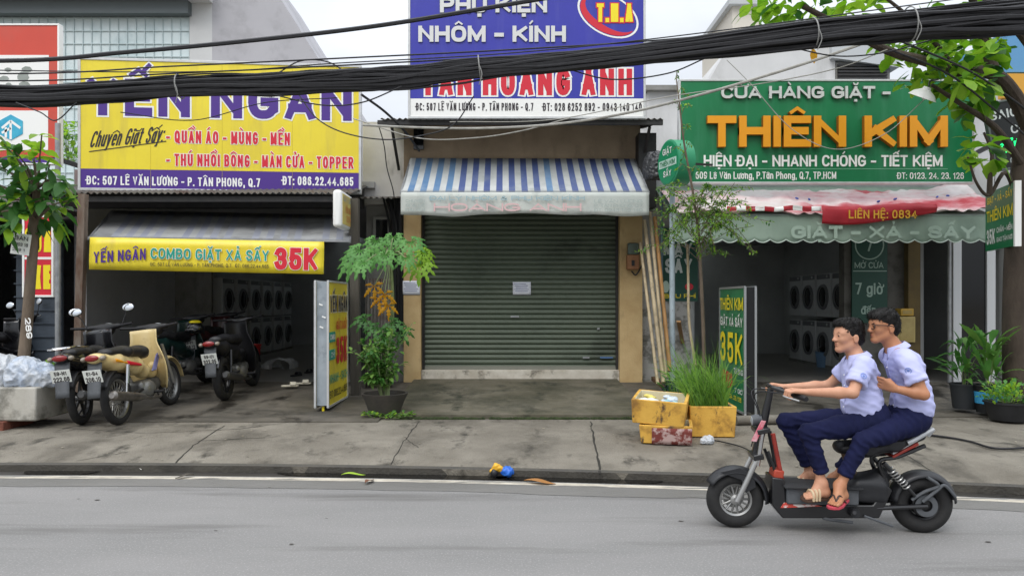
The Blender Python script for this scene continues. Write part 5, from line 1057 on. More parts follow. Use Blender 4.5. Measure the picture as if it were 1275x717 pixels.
def person(nm_label, J, sk, hm_fn, glasses):
    lo = (min(p.x for p in J['all']) - .25, -.5, -.02); hi = (max(p.x for p in J['all']) + .25, .5, J['head'].z + .2)
    sd_ = SDF(lo, hi, .0055); M = Euler((0, J['pitch'], J['yaw'])).to_matrix()
    # torso, neck, legs (under the clothes), arms
    ch, be = J['chest'], J['belly']
    sd_.ell(ch, (.095, .14, .13), None, .04); sd_.ell(be, (.09, .125, .14), None, .05); sd_.ell(J['pelvis'], (.11, .13, .09), None, .04)
    T_ = head(sd_, J['head'], M, J['hk'])
    sd_.cap(T_(.03, 0, -.06), J['neck'], .052, .058, .03); sd_.cap(J['neck'] + V((0, -.11, -.035)), J['neck'] + V((0, .11, -.035)), .05, .05, .05)
    for k in ('n', 'f'):
        s_, e_, w_ = J['sh' + k], J['el' + k], J['wr' + k]; sd_.chain([s_, s_.lerp(e_, .5), e_], [.048, .041, .035], .03); sd_.chain([e_, e_.lerp(w_, .3), w_], [.035, .037, .0245], .02)
        hand(sd_, w_, J['kn' + k], J['bar' + k], J['up' + k], 1, 1., J['curl' + k])
        hp, kn, an = J['hip' + k], J['knee' + k], J['ank' + k]; sd_.chain([hp, kn], [.064, .036], .03); sd_.chain([kn, kn.lerp(an, .35), an], [.036, .034, .032], .02)
        foot(sd_, an, J['heel' + k], J['toe' + k], J['nrm' + k])
    o = sd_.mesh('person', sk, None, relax=1, loc=BL); o.rotation_euler.z = BRZ; tag(o, nm_label, 'person')
    face_bits(o, T_, J['hk'])
    # hair
    hs = SDF(tuple(J['head'] - V((.17, .16, .17))), tuple(J['head'] + V((.17, .16, .2))), .0045); hm_fn(hs, T_, M.to_euler(), J['hk'])
    ho = hs.mesh('hair', hair_m, o, disp=lambda co: .004 * noise.noise(V((co.x * 60, co.y * 90, co.z * 45))) + .004 * noise.noise(V((co.x * 22, co.y * 40, co.z * 22))), relax=1)
    strands(ho, int(J['seed'] * 10), T_, hair_m)
    # shirt
    ss = SDF(lo, hi, .0075); ss.ell(ch, (.114, .16, .135), None, .05); ss.ell(be, (.118, .148, .15), None, .06); ss.cap(J['hem'] + V((0, -.045, 0)), J['hem'] + V((0, .045, 0)), .122, .122, .05)
    ss.cap(J['neck'] + V((.005, -.125, -.052)), J['neck'] + V((.005, .125, -.052)), .066, .066, .05); ss.cap(J['neck'] + V((.01, 0, -.035)), J['neck'] + V((.015, 0, -.07)), .056, .085, .03)
    for k in ('n', 'f'):
        s_, e_ = J['sh' + k], J['slv' + k]; ss.cap(s_, e_, .066, .07, .04); d_ = (e_ - s_).normalized(); ss.cap(e_ + d_ * .055, e_ + d_ * .16, .088, .1, .02, cut=True)
    hp_ = J['hem']; ss.plane(hp_ + V((0, 0, -.075)), J['hemn'], .02)
    so = ss.mesh('shirt', shirt_m, o, disp=folds(wrinkle(.0035, 8, J['seed'], (1, .7, 1.7)), [(J['shn'] + V((-.01, .02, -.1)), V((.55, 0, .83)), .005, .05, .2), (J['belly'] + V((0, -.08, -.05)), V((.35, 0, .94)), .0055, .055, .26), (J['slvn'], (J['slvn'] - J['shn']).normalized(), .005, .045, .14), (J['chest'] + V((.08, -.05, 0)), V((.3, .2, .93)), .006, .06, .22)]), relax=3)
    collar(o, J['neck'] + V((.004, 0, .004)), .069, J['ctilt'], 0)
    fx = [(J['neck'] + V((-.05, 0, -.07))).lerp(J['hem'] + V((-.12, 0, -.03)), t) for t in np.linspace(0.02, 1, 9)]
    bv = BVHTree.FromPolygons([v.co for v in so.data.vertices], [tuple(p.vertices) for p in so.data.polygons]); mb = MB(); bt = MB(); pv = []
    for i, c in enumerate(fx):
        h_ = bv.ray_cast(c + V((-.5, -.03, 0)), V((1, 0, 0)))
        if h_[0] is not None:
            pv.append(h_[0] + h_[1] * .002)
            if i % 2 == 1: bt.ell(h_[0] + h_[1] * .006, (.005, .005, .005), None, 8, 5)
    if len(pv) > 2: mb.tube(pv, .011, 6, flat=((1, 0, 0), .25)); mb.build('placket', shirt_m, so); bt.build('buttons', whp, so)
    # trousers
    ts = SDF(lo, hi, .0078); ts.ell(J['pelvis'], (.135, .165, .11), None, .05); ts.cap(J['pelvis'] + V((0, -.05, .03)), J['pelvis'] + V((0, .05, .03)), .115, .115, .04)
    for k in ('n', 'f'):
        hp, kn, cf = J['hip' + k], J['knee' + k], J['cuf' + k]; ts.chain([hp, hp.lerp(kn, .5), kn], [.092, .074, .058], .04); ts.chain([kn, kn.lerp(cf, .45), cf], [.058, .05, .049], .02); d_ = (cf - kn).normalized(); ts.cap(cf + d_ * .06, cf + d_ * .15, .068, .09, .018, cut=True)
    ts.mesh('trousers', navy, o, disp=folds(wrinkle(.003, 12, J['seed'] + 5, (1.6, .6, .8)), [j for k in ('n', 'f') for j in ((J['knee' + k] + V((.05, 0, -.03)), ((J['knee' + k] - J['cuf' + k]).normalized() + (J['hip' + k] - J['knee' + k]).normalized() * .6).normalized(), .007, .05, .2), (J['hip' + k] + V((-.06, 0, .03)), (J['hip' + k] - J['knee' + k]).normalized(), .009, .055, .24), (J['cuf' + k], (J['knee' + k] - J['cuf' + k]).normalized(), .0055, .045, .16))]), relax=3)
    # footwear
    for k in ('n', 'f'): sandal(o, J['heel' + k], J['toe' + k], J['nrm' + k], J['shoe' + k], 'sandal' if J['shoe' + k] != 'flip' else 'flip_flop')
    # badge on the sleeve
    p, n_ = stick(so, *J['badge'])
    if p is not None:
        mb = MB(); mb.torus(p + n_ * .005, n_, .019, .0025, 20, 6, .5); M_ = V(n_).to_track_quat('Z', 'Y').to_matrix()
        mb.ell(p + n_ * .004, (.009, .008, .002), M_); mb.build('badge', badge_m, o)
    if glasses:
        for s_ in (-1, 1):
            mb = MB(); q_ = [T_(-.0965, s_ * (.031 + .024 * math.copysign(abs(math.cos(a)) ** .6, math.cos(a))), .002 + .018 * math.copysign(abs(math.sin(a)) ** .6, math.sin(a))) for i_, a in enumerate(np.linspace(0, 6.283, 19)[:-1])]; mb.tube(q_, .0028, 6, closed=True); go = mb.build('glasses', blk_pl, o) if s_ < 0 else mb.build('glasses_rim', blk_pl, go)
            mb = MB(); mb.tube(catmull([T_(-.0965, s_ * .054, .012), T_(-.06, s_ * .07, .012), T_(.02, s_ * .083, .01), T_(.035, s_ * .08, -.012)], 4), .0028, 6); mb.build('temple', blk_pl, go)
        mb = MB(); mb.tube([T_(-.0965, -.008, .006), T_(-.104, 0, .009), T_(-.0965, .008, .006)], .0024, 6); mb.build('bridge', blk_pl, go)
    return o

def hair_front(hs, T_, e, k):
    hs.ell(T_(.024, 0, .046), (.1 * k, .08 * k, .087 * k), e, .02); hs.ell(T_(-.048, 0, .095), (.055, .054, .03), e, .03); hs.ell(T_(.02, 0, .103), (.078, .064, .034), e, .03); hs.ell(T_(.07, 0, -.01), (.05, .06, .07), e, .03)
    for i in range(16):
        a = random.Random(i).uniform(-.06, .06); hs.cap(T_(.0 + i * .004, a * .8, .115), T_(-.078 + abs(a) * .5 + (i % 3) * .006, a, .088 + (i % 4) * .012), .016, .007, .008)
    hs.ell(T_(-.1, 0, -.02), (.085, .12, .092), e, .01, True); hs.ell(T_(-.02, 0, -.1), (.085, .12, .075), e, .01, True); hs.ell(T_(.012, .09, -.028), (.036, .03, .045), e, .006, True); hs.ell(T_(.012, -.09, -.028), (.036, .03, .045), e, .006, True); hs.ell(T_(.06, 0, -.12), (.12, .12, .06), e, .01, True)
def hair_rear(hs, T_, e, k):
    hs.ell(T_(.024, 0, .044), (.101 * k, .082 * k, .089 * k), e, .02); hs.ell(T_(.0, 0, .09), (.094, .07, .04), e, .03); hs.ell(T_(-.055, 0, .08), (.046, .06, .03), e, .02); hs.ell(T_(.072, 0, -.01), (.048, .062, .072), e, .03)
    for i in range(16):
        a = random.Random(i + 50).uniform(-.065, .065); hs.cap(T_(.01 + i * .004, a * .8, .122), T_(-.088 + abs(a) * .4, a, .058 + (i % 3) * .008), .015, .007, .008)
    hs.ell(T_(-.098, 0, -.035), (.08, .12, .09), e, .01, True); hs.ell(T_(-.02, 0, -.105), (.085, .12, .075), e, .01, True); hs.ell(T_(.012, .09, -.028), (.036, .03, .045), e, .006, True); hs.ell(T_(.012, -.09, -.028), (.036, .03, .045), e, .006, True); hs.ell(T_(.06, 0, -.125), (.12, .12, .06), e, .01, True)
UPZ = V((0, 0, 1))
J1 = dict(head=E(1055, 419), neck=E(1067, 446), yaw=R(14), pitch=R(4), hk=.95, chest=E(1071, 467), belly=E(1074, 493), hem=E(1073, 507), pelvis=E(1082, 521), hemn=(-.12, 0, -1), ctilt=R(-14), seed=1.3,
    shn=E(1075, 455, -.165), eln=E(1062, 489, -.27), wrn=E(1006, 488, -.285), knn=E(987, 486, -.275), slvn=E(1064.5, 481, -.245), barn=(.35, -1, -.12), upn=(0, -.2, 1), curln=1,
    shf=E(1063, 453, .165), elf=E(1031, 480, .26), wrf=E(978, 482, .285), knf=E(962, 478.5, .28), slvf=E(1042, 471, .225), barf=(.2, 1, -.1), upf=(0, .1, 1), curlf=1,
    hipn=E(1083, 526, -.085), kneen=E(1006, 538, -.15), cufn=E(1023, 588, -.145), ankn=E(1024, 602, -.145), heeln=E(1031, 617, -.14), toen=E(1000, 619, -.18), nrmn=(.1, -.18, 1), shoen='slide',
    hipf=E(1083, 522, .085), kneef=E(978, 524, .14), cuff=E(1006, 578, .13), ankf=E(1011, 590, .13), heelf=E(1019, 603, .13), toef=E(978, 604, .15), nrmf=(.0, 0, 1), shoef='slide', badge=(1075, 468))
J1['all'] = [v for v in J1.values() if isinstance(v, Vector)]
person('boy in lavender shirt and sandals steering the scooter', J1, skin, hair_front, False)
J2 = dict(head=E(1099, 407, .02), neck=E(1115, 435, .02), yaw=R(12), pitch=R(2), hk=.95, chest=E(1127, 459), belly=E(1135, 489), hem=E(1135, 506), pelvis=E(1131, 521), hemn=(.1, 0, -1), ctilt=R(-22), seed=7.7,
    shn=E(1131, 453, -.165), eln=E(1150, 491, -.235), wrn=E(1115, 484, -.175), knn=E(1101, 478, -.15), slvn=E(1144, 479, -.215), barn=(-.1, .5, -1), upn=(.2, -1, .1), curln=2,
    shf=E(1118, 450, .165), elf=E(1140, 488, .25), wrf=E(1106, 482, .18), knf=E(1094, 476, .17), slvf=E(1131, 474, .22), barf=(-.1, -.5, -1), upf=(.2, 1, .1), curlf=2,
    hipn=E(1128, 527, -.095), kneen=E(1074, 549, -.215), cufn=E(1051, 592, -.2), ankn=E(1046, 604, -.2), heeln=E(1052, 620, -.17), toen=E(1036, 630, -.34), nrmn=(-.1, -.05, 1), shoen='flip',
    hipf=E(1128, 524, .095), kneef=E(1078, 545, .23), cuff=E(1046, 585, .2), ankf=E(1040, 595, .2), heelf=E(1047, 607, .2), toef=E(1012, 611, .24), nrmf=(0, 0, 1), shoef='flip', badge=(1131, 461))
J2['all'] = [v for v in J2.values() if isinstance(v, Vector)]
person('boy with black glasses riding pillion at the back of the scooter', J2, skin2, hair_rear, True)

# ------------------------------------------------------------------ parked motorbikes
def plate(root, c, rot, l1, l2):
    c = V(c); mb = MB(); mb.box((0, 0, 0), (.19, .004, .14)); o = mb.build('number_plate', mat('plate_white', 'd9dcd6', rough=.5) if 'plate_white' not in MATS else MATS['plate_white'], root, bevel=.003); o.location = c; o.rotation_euler = rot
    text(o, l1, -.06, .06, .012, .042, blk, t=.18, y=-.004); text(o, l2, -.078, .078, -.056, .05, blk, t=.18, y=-.004); return o
def motorbike(name, label, body, dark, loc, rz, lean=-6, pitch=2.2, plates=('61-B1', '206.10'), rack=False, shield=True, mirrors=1., wide=1., group='motorbikes parked on the left forecourt', decals=False):
    B = thing(name, label, 'motorbike', loc, rz, group); B.rotation_euler = (R(lean), R(-pitch), rz); B.scale = (1.08, 1.08, 1.08)
    rh, fh = V((-.6, 0, .285)), V((.63, 0, .285)); cast = not decals
    for h_ in (rh, fh):
        wheel(B, h_, .285, .042 * wide, 5 if cast else 36, .055, wire=not cast, spoke_r=.012 if cast else .0028, rim_mat=blk_fr if cast else None)
    # fork, steering
    for s_ in (-1, 1): mb = MB(); mb.tube([fh + V((0, s_ * .065, 0)), V((.44, s_ * .065, .78))], [.022, .018], 10); mb.build('fork_leg', alu if decals else blk_fr, B)
    arc_sheet(fh, .335, 150, 5, .12, body, 'front_fender', B, .03)
    # bodywork
    s1 = SDF((-1.05, -.3, .2), (.75, .3, 1.2), .012)
    s1.chain([(-.93, 0, .76), (-.6, 0, .69), (-.2, 0, .60), (.0, 0, .52)], [.05, .1, .1, .07], .05, flat=((0, 1, 0), 1.15)); s1.ell((-.9, 0, .765), (.09, .1, .05), None, .03); s1.chain([(.0, 0, .5), (.2, 0, .47), (.36, 0, .58)], [.07, .06, .06], .05)
    s1.mesh('body_cowl', body, B)
    if shield:
        mb = MB(); mb.grid(lambda u, v: (.37 - .07 * v - .15 * (abs(2 * u - 1) ** 2) - .06 * math.sin(v * 3.1) + .06 * max(0, .25 - v), (2 * u - 1) * (.13 + .1 * math.sin(min(1, v * 1.15 + .1) * 2.9)), .26 + .72 * v), 18, 16); mb.build('leg_shield', body, B, solid=.014, smooth=80)
    s2 = SDF((.15, -.25, .75), (.75, .25, 1.2), .01); s2.ell((.42, 0, .96), (.1, .11, .075), None, .03); s2.cap((.38, -.17, 1.0), (.38, .17, 1.0), .032, .032, .05); s2.mesh('handlebar_cover', dark, B)
    mb = MB(); mb.ell((.515, 0, .985), (.03, .085, .058)); mb.build('headlight', MATS['lamp_lens'], B)
    for s_ in (-1, 1):
        mb = MB(); mb.tube([(.37, s_ * .16, 1.0), (.3, s_ * .35, 1.02)], .016, 10); mb.build('grip', black_m, B); mb = MB(); mb.tube(catmull([(.42, s_ * .16, 1.0), (.42, s_ * .24, 1.0), (.35, s_ * .33, 1.01)], 4), .006, 6); mb.build('brake_lever', alu, B)
        mb = MB(); mb.tube(catmull([(.39, s_ * .2, 1.01), (.4, s_ * .25, 1.12), (.38, s_ * .29, 1.18)], 5), .006, 6)
        if not mirrors: continue
        so = mb.build('mirror_stalk', blk_fr, B)
        mb = MB(); mb.ell((.385, s_ * .3, 1.215), (.02, .075, .052), (0, .2, s_ * .15)); mo = mb.build('mirror', blk_pl, so); mb = MB(); mb.ell((.371, s_ * .3, 1.215), (.008, .068, .046), (0, .2, s_ * .15)); mb.build('mirror_glass', mat('mirror_glass', 'e2e6ea', rough=.03, metal=1) if 'mirror_glass' not in MATS else MATS['mirror_glass'], mo)
    s3 = SDF((-.9, -.25, .6), (.2, .25, .95), .012); s3.chain([(-.72, 0, .8), (-.4, 0, .775), (-.05, 0, .74), (.05, 0, .7)], [.05, .065, .07, .05], .05, flat=((0, 1, 0), 1.7)); s3.mesh('seat', seat_m, B)
    # engine, exhaust, frame
    s4 = SDF((-.3, -.25, .1), (.45, .25, .6), .012); s4.rbox((-.08, 0, .31), (.28, .2, .2), .05); s4.cap((.02, 0, .32), (.26, 0, .34), .075, .065, .03); s4.ell((-.06, -.1, .3), (.12, .05, .1), None, .02); s4.ell((-.06, .1, .3), (.14, .05, .1), None, .02); s4.mesh('engine', mat('engine_alloy', '8a8a87', '6b6a66', scale=9, rough=.45, metal=.6) if 'engine_alloy' not in MATS else MATS['engine_alloy'], B)
    mb = MB()
    for i in range(6): mb.cyl((.1 + i * .028, 0, .325 + i * .003), (.112 + i * .028, 0, .325 + i * .003), .085, None, 14)
    mb.build('cooling_fins', MATS['engine_alloy'], B)
    mb = MB(); mb.tube(catmull([(.2, -.05, .27), (.12, -.13, .19), (-.12, -.15, .2), (-.3, -.15, .24)], 6), .018, 8); mb.tube([(-.3, -.15, .24), (-.45, -.155, .265), (-.95, -.16, .36), (-.98, -.16, .366)], [.03, .048, .052, .03], 14); mb.build('exhaust', MATS['pipe_grey'] if not decals else chrome2, B)
    mb = MB()
    for s_ in (-1, 1): mb.tube([(-.15, s_ * .08, .32), rh + V((0, s_ * .09, 0))], .02, 8)
    mb.build('swing_arm', blk_fr, B)
    for s_ in (-1, 1):
        mb = MB(); a, b = V((-.58, s_ * .1, .3)), V((-.5, s_ * .11, .64)); mb.tube([a, a.lerp(b, .5)], .014, 8); mb.tube([a.lerp(b, .4), b], .026, 10); mb.build('shock_absorber', chrome if decals else blk_fr, B)
    mb = MB(); mb.box((-.12, .17, .33), (.02, .02, .02)); mb.tube([(-.05, .1, .24), (-.1, .24, .02)], .011, 6); mb.build('side_stand', blk_fr, B)
    for s_ in (-1, 1): mb = MB(); mb.cyl((-.05, s_ * .1, .26), (-.05, s_ * .26, .26), .016, None, 8); mb.build('foot_peg', black_m, B)
    # tail
    mb = MB(); mb.ell((-.982, 0, .772), (.022, .075, .034)); mb.build('tail_light', mat('tail_red', '861618', rough=.2, coat=.5) if 'tail_red' not in MATS else MATS['tail_red'], B)
    for s_ in (-1, 1): mb = MB(); mb.ell((-.95, s_ * .1, .765), (.045, .028, .026)); mb.build('indicator', mat('lens_clear', '8f867a', rough=.15) if 'lens_clear' not in MATS else MATS['lens_clear'], B)
    mb = MB(); mb.grid(lambda u, v: (-.93 - .1 * v, (u - .5) * (.15 - .02 * v), .72 - .36 * v), 4, 6); mb.build('mud_guard', grey_pl, B, solid=.01, smooth=80)
    arc_sheet(rh, .325, 150, 40, .12, dark, 'rear_fender', B, .02)
    plate(B, (-1.0, 0, .585), (R(14), 0, R(-90)), *plates)
    if rack:
        mb = MB(); mb.tube(catmull([(-.5, .12, .84), (-.85, .12, .87), (-1.0, .08, .87), (-1.0, -.08, .87), (-.85, -.12, .87), (-.5, -.12, .84)], 5), .011, 8); mb.tube([(-.85, .12, .87), (-.85, -.12, .87)], .008, 6); mb.build('grab_rail', chrome, B)
    if decals:
        for k, (m_, a, b, z0, dz) in enumerate(((redp, -.52, -.22, .66, .05), (org, -.75, -.5, .715, .035))):
            mb = MB(); mb.grid(lambda u, v: (a + (b - a) * u, -.128 + .012 * abs(v - .5) , z0 - .12 * u * .5 + dz * (v - .5) * (1 - .5 * u)), 8, 3); mb.build('decal', m_, B, solid=.004)
        mb = MB()
        for i in range(4): mb.tube([(.02 + i * .03, -.115, .5), (.2 + i * .028, -.105, .68 + i * .01)], .009, 5)
        mb.build('frame_bars', mat('bar_violet', '6b6a9a', rough=.4) if 'bar_violet' not in MATS else MATS['bar_violet'], B)
        mb = MB(); mb.ell((.235, -.15, .6), (.012, .028, .028)); mb.build('badge_hole', mat('dark_red', '4a1512', rough=.5) if 'dark_red' not in MATS else MATS['dark_red'], B)
    return B
chrome2 = mat('dull_chrome', '9a9794', '6f6a64', scale=8, rough=.35, metal=.8); mat('pipe_grey', '4a4a4a', rough=.4, metal=.5)
cream = mat('cream_paint', 'e0cb96', 'd6be84', scale=4, rough=.35, coat=.4, dirt='a98f5c', dscale=5, dlo=.55, dhi=.75)
bk = mat('gloss_black', '121216', rough=.25, coat=.5); bk2 = mat('dull_black', '1b1b1e', rough=.5); tealbk = mat('dark_teal_paint', '16302e', rough=.3, coat=.4); maroon = mat('dark_maroon', '3a1216', rough=.3, coat=.4)
def az(y): return .155 + max(0, y - 9.0) / 3.25 * .125
motorbike('motorbike', 'cream motorbike with red side decals parked beside the white planter', cream, bk2, (-4.63, 9.47, .17), R(90), decals=True, mirrors=0, plates=('61-B4', '206.10'))
motorbike('motorbike', 'black motorbike with chrome grab rail left of the cream one', bk, bk2, (-5.2, 9.5, .168), R(100), plates=('59-N1', '222.08'), rack=True)
motorbike('motorbike', 'black motorbike with white plate standing alone in the laundry doorway', bk2, bk, (-4.06, 11.15, .235), R(93), mirrors=0, plates=('59-U1', '322.05'), wide=1.35)
motorbike('motorbike', 'dark teal motorbike behind the lone black one inside the doorway', tealbk, bk2, (-5.05, 11.7, .25), R(84), mirrors=0, plates=('59-X2', '117.30'))
motorbike('motorbike', 'dark maroon motorbike deepest inside the doorway behind the others', maroon, bk2, (-5.0, 12.9, .28), R(88), pitch=0, mirrors=0, plates=('59-P1', '408.12'))
motorbike('motorbike', 'black motorbike inside the dim repair shop', bk, bk2, (-7.75, 11.5, .25), R(70), plates=('59-K1', '515.46'), group='motorbikes in the repair shop')
h_ = thing('helmet', 'dark helmet with yellow top resting on motorbike seat in the doorway', 'helmet', P(243, 411, 11.35)); s5 = SDF((-.16, -.16, -.1), (.16, .16, .2), .01); s5.ell((0, 0, .02), (.13, .115, .125)); s5.plane((0, 0, -.05), (0, 0, -1)); s5.mesh('shell', bk, h_); mb = MB(); mb.ell((0, 0, .12), (.09, .08, .035)); mb.build('top_panel', yelp, h_); mb = MB(); mb.ell((-.02, -.09, .0), (.1, .04, .05)); mb.build('visor', glass_dk, h_)

# ------------------------------------------------------------------ washers and dryers
wash_w = mat('washer_white', 'c9cbcc', 'bfc1c2', scale=2, rough=.4); wash_g = mat('washer_grey', '6e7073', rough=.4)
ORD = ['first', 'second', 'third', 'fourth', 'fifth', 'sixth']
def washer(loc, rz, label, group, w=.66, h=.86, dr=.245):
    W = thing('washing_machine', label, 'washing machine', loc, rz, group)     # front towards local -y
    mb = MB(); mb.b2((-w / 2, 0, 0), (w / 2, .6, h)); mb.build('cabinet', wash_w, W, bevel=.012)
    mb = MB(); mb.b2((-w / 2 + .02, -.006, h - .11), (w / 2 - .02, .01, h - .015)); mb.build('control_panel', wash_g, W, bevel=.004)
    mb = MB(); mb.lathe([(dr - .05, -.02), (dr - .03, -.045), (dr, -.035), (dr + .012, 0)], 28, (0, 0, h * .46), (0, 1, 0)); d = mb.build('door', wash_g, W)
    mb = MB(); mb.lathe([(0, -.03), (dr * .6, -.028), (dr - .05, -.012), (dr - .04, .002)], 28, (0, 0, h * .46), (0, 1, 0)); mb.build('glass', glass_dk, d)
    mb = MB(); mb.box((dr - .01, -.045, h * .46), (.03, .02, .1)); mb.build('handle', wash_g, d)
    mb = MB(); mb.cyl((w * .3, -.02, h - .06), (w * .3, 0, h - .06), .025, None, 14); mb.build('dial', wash_w, W)
    return W
first = None
for side in ('left', 'right'):
    n = 6 if side == 'left' else 5
    for row, nm in ((0, 'lower'), (1, 'upper')):
        for k in range(n):
            lb = f'{ORD[k]} white machine from the street, {nm} row, {side} laundry'
            if side == 'left': loc = (-6.15, 16.2 + k * .86, .34 + row * .9); rz = R(90)
            else: loc = (6.2, 13.4 + k * .74, .34 + row * .95); rz = R(-90)
            if first is None: first = washer(loc, rz, lb, f'{nm} row of washers in the {side} laundry')
            else:
                c = copy_tree(first); c.location = loc; c.rotation_euler = (0, 0, rz); tag(c, lb, None, f'{nm} row of washers in the {side} laundry')
for (x, y0, y1, nm) in ((-6.45, 15.85, 20.9, 'left'), (6.5, 13.02, 16.75, 'right')):
    mb = MB(); mb.b2((x - .3, y0, .28), (x + .3, y1, .335)); t_ = thing('plinth', f'long low concrete plinth under the washers in the {nm} laundry', 'plinth', (x, y0, .28)); mb.build('slab', plaster_gr, t_, world=True)

# ------------------------------------------------------------------ small things on the left
b_ = thing('basket', 'tall red plastic laundry basket on the left laundry floor', 'basket', PG(313, 461, .28)); s_r = mat('basket_red', 'b8221c', rough=.45)
mb = MB(); mb.lathe([(0, .0), (.13, .0), (.17, .46), (.185, .47), (.185, .5), (.165, .5), (.125, .02), (0, .02)], 24); mb.build('tub', s_r, b_); mb = MB()
for z in (.12, .22, .32, .42): mb.torus((0, 0, z), (0, 0, 1), .135 + z * .09, .008, 24, 6)
mb.build('ribs', s_r, b_)
def slipper(px, py, rz, m_, label, z=.285):
    p = PG(px, py, z); S = thing('slipper', label, 'slipper', p, rz, 'slippers at the laundry door'); mb = MB(); mb.prism([(-.12, -.03, 0), (0, -.035, 0), (.1, -.045, 0), (.13, 0, 0), (.1, .045, 0), (0, .035, 0), (-.12, .03, 0), (-.135, 0, 0)], (0, 0, .025)); mb.build('sole', m_, S, bevel=.006)
    mb = MB(); mb.grid(lambda u, v: (.0 + .09 * v, .046 * math.cos(math.pi * u), .02 + .05 * math.sin(math.pi * u)), 10, 4); mb.build('strap', m_, S, solid=.006)
ivory = mat('ivory_foam', 'd8d2bf', rough=.7); slipper(361, 481, R(20), ivory, 'cream slipper nearer the street outside left laundry'); slipper(377, 478, R(10), ivory, 'cream slipper beside the dark one outside left laundry'); slipper(369, 468, R(60), blk_pl, 'black slipper standing behind the cream pair'); slipper(384, 464, R(80), blk_pl, 'black slipper farthest inside near the lightbox')
def cloth_heap(name, label, cat, p, r, h, m_, seed):
    s_ = SDF((-r[0] * 1.4, -r[1] * 1.4, -.05), (r[0] * 1.4, r[1] * 1.4, h * 1.6), max(r) / 30); rn = random.Random(seed)
    for i in range(7): s_.ell((rn.uniform(-.6, .6) * r[0], rn.uniform(-.6, .6) * r[1], h * rn.uniform(.2, .5)), (r[0] * rn.uniform(.4, .6), r[1] * rn.uniform(.4, .6), h * rn.uniform(.4, .6)), (0, 0, rn.uniform(0, 3)), r[0] * .5)
    s_.plane((0, 0, 0), (0, 0, -1)); k = max(r); o = s_.mesh(name, m_, None, disp=lambda c: k * .1 * (1 - 2 * abs(noise.noise(V((c.x, c.y, c.z)) * (2.6 / k) + V((seed, 0, 0))))) + k * .06 * (.5 - abs(noise.noise(V((c.x, c.y, c.z)) * (7 / k) + V((seed, 4, 0))))), relax=0, loc=p); return tag(o, label, cat)
cloth_heap('cloth', 'crumpled white cloth lying on the left laundry floor', 'cloth', PG(348, 458, .285), (.35, .16), .1, mat('cloth_white', 'b9bbbb', rough=.9), 3)
# planter with bags
pw = mat('planter_white', 'bdbab2', 'a9a59a', scale=2.5, rough=.85, bump=.3, bscale=40, dirt='5f5d54', dscale=3, dlo=.5, dhi=.68); brick = mat('brick', '7d4a3a', '653a2d', scale=9, rough=.9, bump=.5, bscale=50)
K = thing('planter', 'low whitewashed concrete planter on a brick base beside the motorbikes', 'planter', (-6.3, 8.9, .14))
mb = MB(); mb.b2((-7.4, 8.5, .235), (-5.42, 9.15, .62)); mb.build('trough', pw, K, world=True, bevel=.02); mb = MB(); mb.b2((-7.45, 8.44, .12), (-5.75, 9.2, .237)); mb.build('base', brick, K, world=True, bevel=.008)
mb = MB(); mb.b2((-7.3, 8.58, .6), (-5.5, 9.07, .628)); mb.build('soil', mat('soil', '2b231b', rough=1, bump=.8, bscale=60), K, world=True)
plas = mat('plastic_bag', 'd6d9dc', 'c2c8ce', scale=5, rough=.25, trans=.25, spec=.6)
cloth_heap('plastic_bag', 'white translucent plastic bag of rubbish by the tree trunk', 'bag', (-5.95, 8.72, .625), (.24, .16), .3, plas, 5); cloth_heap('plastic_bag', 'pale blue-white plastic bag at the motorbike end of the planter', 'bag', (-5.58, 8.72, .625), (.27, .17), .28, mat('plastic_bag_blue', 'b4c3d8', 'd5d9dd', scale=7, rough=.25, trans=.25), 8)
cloth_heap('plastic_bag', 'bright yellow plastic bag lying on the white planter', 'bag', (-6.3, 8.65, .625), (.2, .14), .16, mat('bag_yellow', 'd9b52a', rough=.4, trans=.1), 11)
# posts and poles
def pole(name, label, pts, r, m_, cat='pole', n=12): mb = MB(); mb.tube(pts, r, n); return tag(mb.build(name, m_, None, world=True), label, cat)
p = P(72, 430, 10.3); pole('metal_pole', 'slim galvanised pole beside the red SỬA XE board', [(p.x, 10.3, .2), (p.x, 10.3, 4.05)], .036, steel_gal)
p = P(101, 440, 10.62); mb = MB(); mb.beam((p.x - .05, 10.62, .2), (p.x + .03, 10.62, 3.12), .1, .1); tag(mb.build('canopy_post', rust, None, world=True), 'rusty peeling post holding up the left canopy', 'post')
p = P(443, 440, 10.95); mb = MB(); mb.beam((p.x, 10.95, .2), (p.x - .02, 10.95, 3.1), .13, .12); tag(mb.build('canopy_post', mat('grey_timber', '5d5850', '48443d', scale=5, rough=.9, bump=.5, bscale=40, stretch=(1, 1, .15)), None, world=True), 'dark weathered timber post behind the yellow lightbox', 'post')
C = thing('corrugated_sheet', 'upright grey corrugated sheet between timber post and papaya', 'metal sheet', (-2.25, 12.1, .3)); mb = MB(); n = 60
mb.grid(lambda u, v: (P(455, 0, 11.6).x + u * .42, 11.6 + .02 * math.sin(u * 50), .2 + v * 1.75), 80, 1); mb.build('sheet', mat('sheet_grey', '6a6660', '544e47', scale=4, rough=.7, dirt='4a3527', dscale=4, dlo=.52, dhi=.7), C, world=True, solid=.004)
C = thing('cable_conduit', 'bundle of black conduits running down the wall by the papaya', 'conduit', (-1.95, 12.3, 1.5))
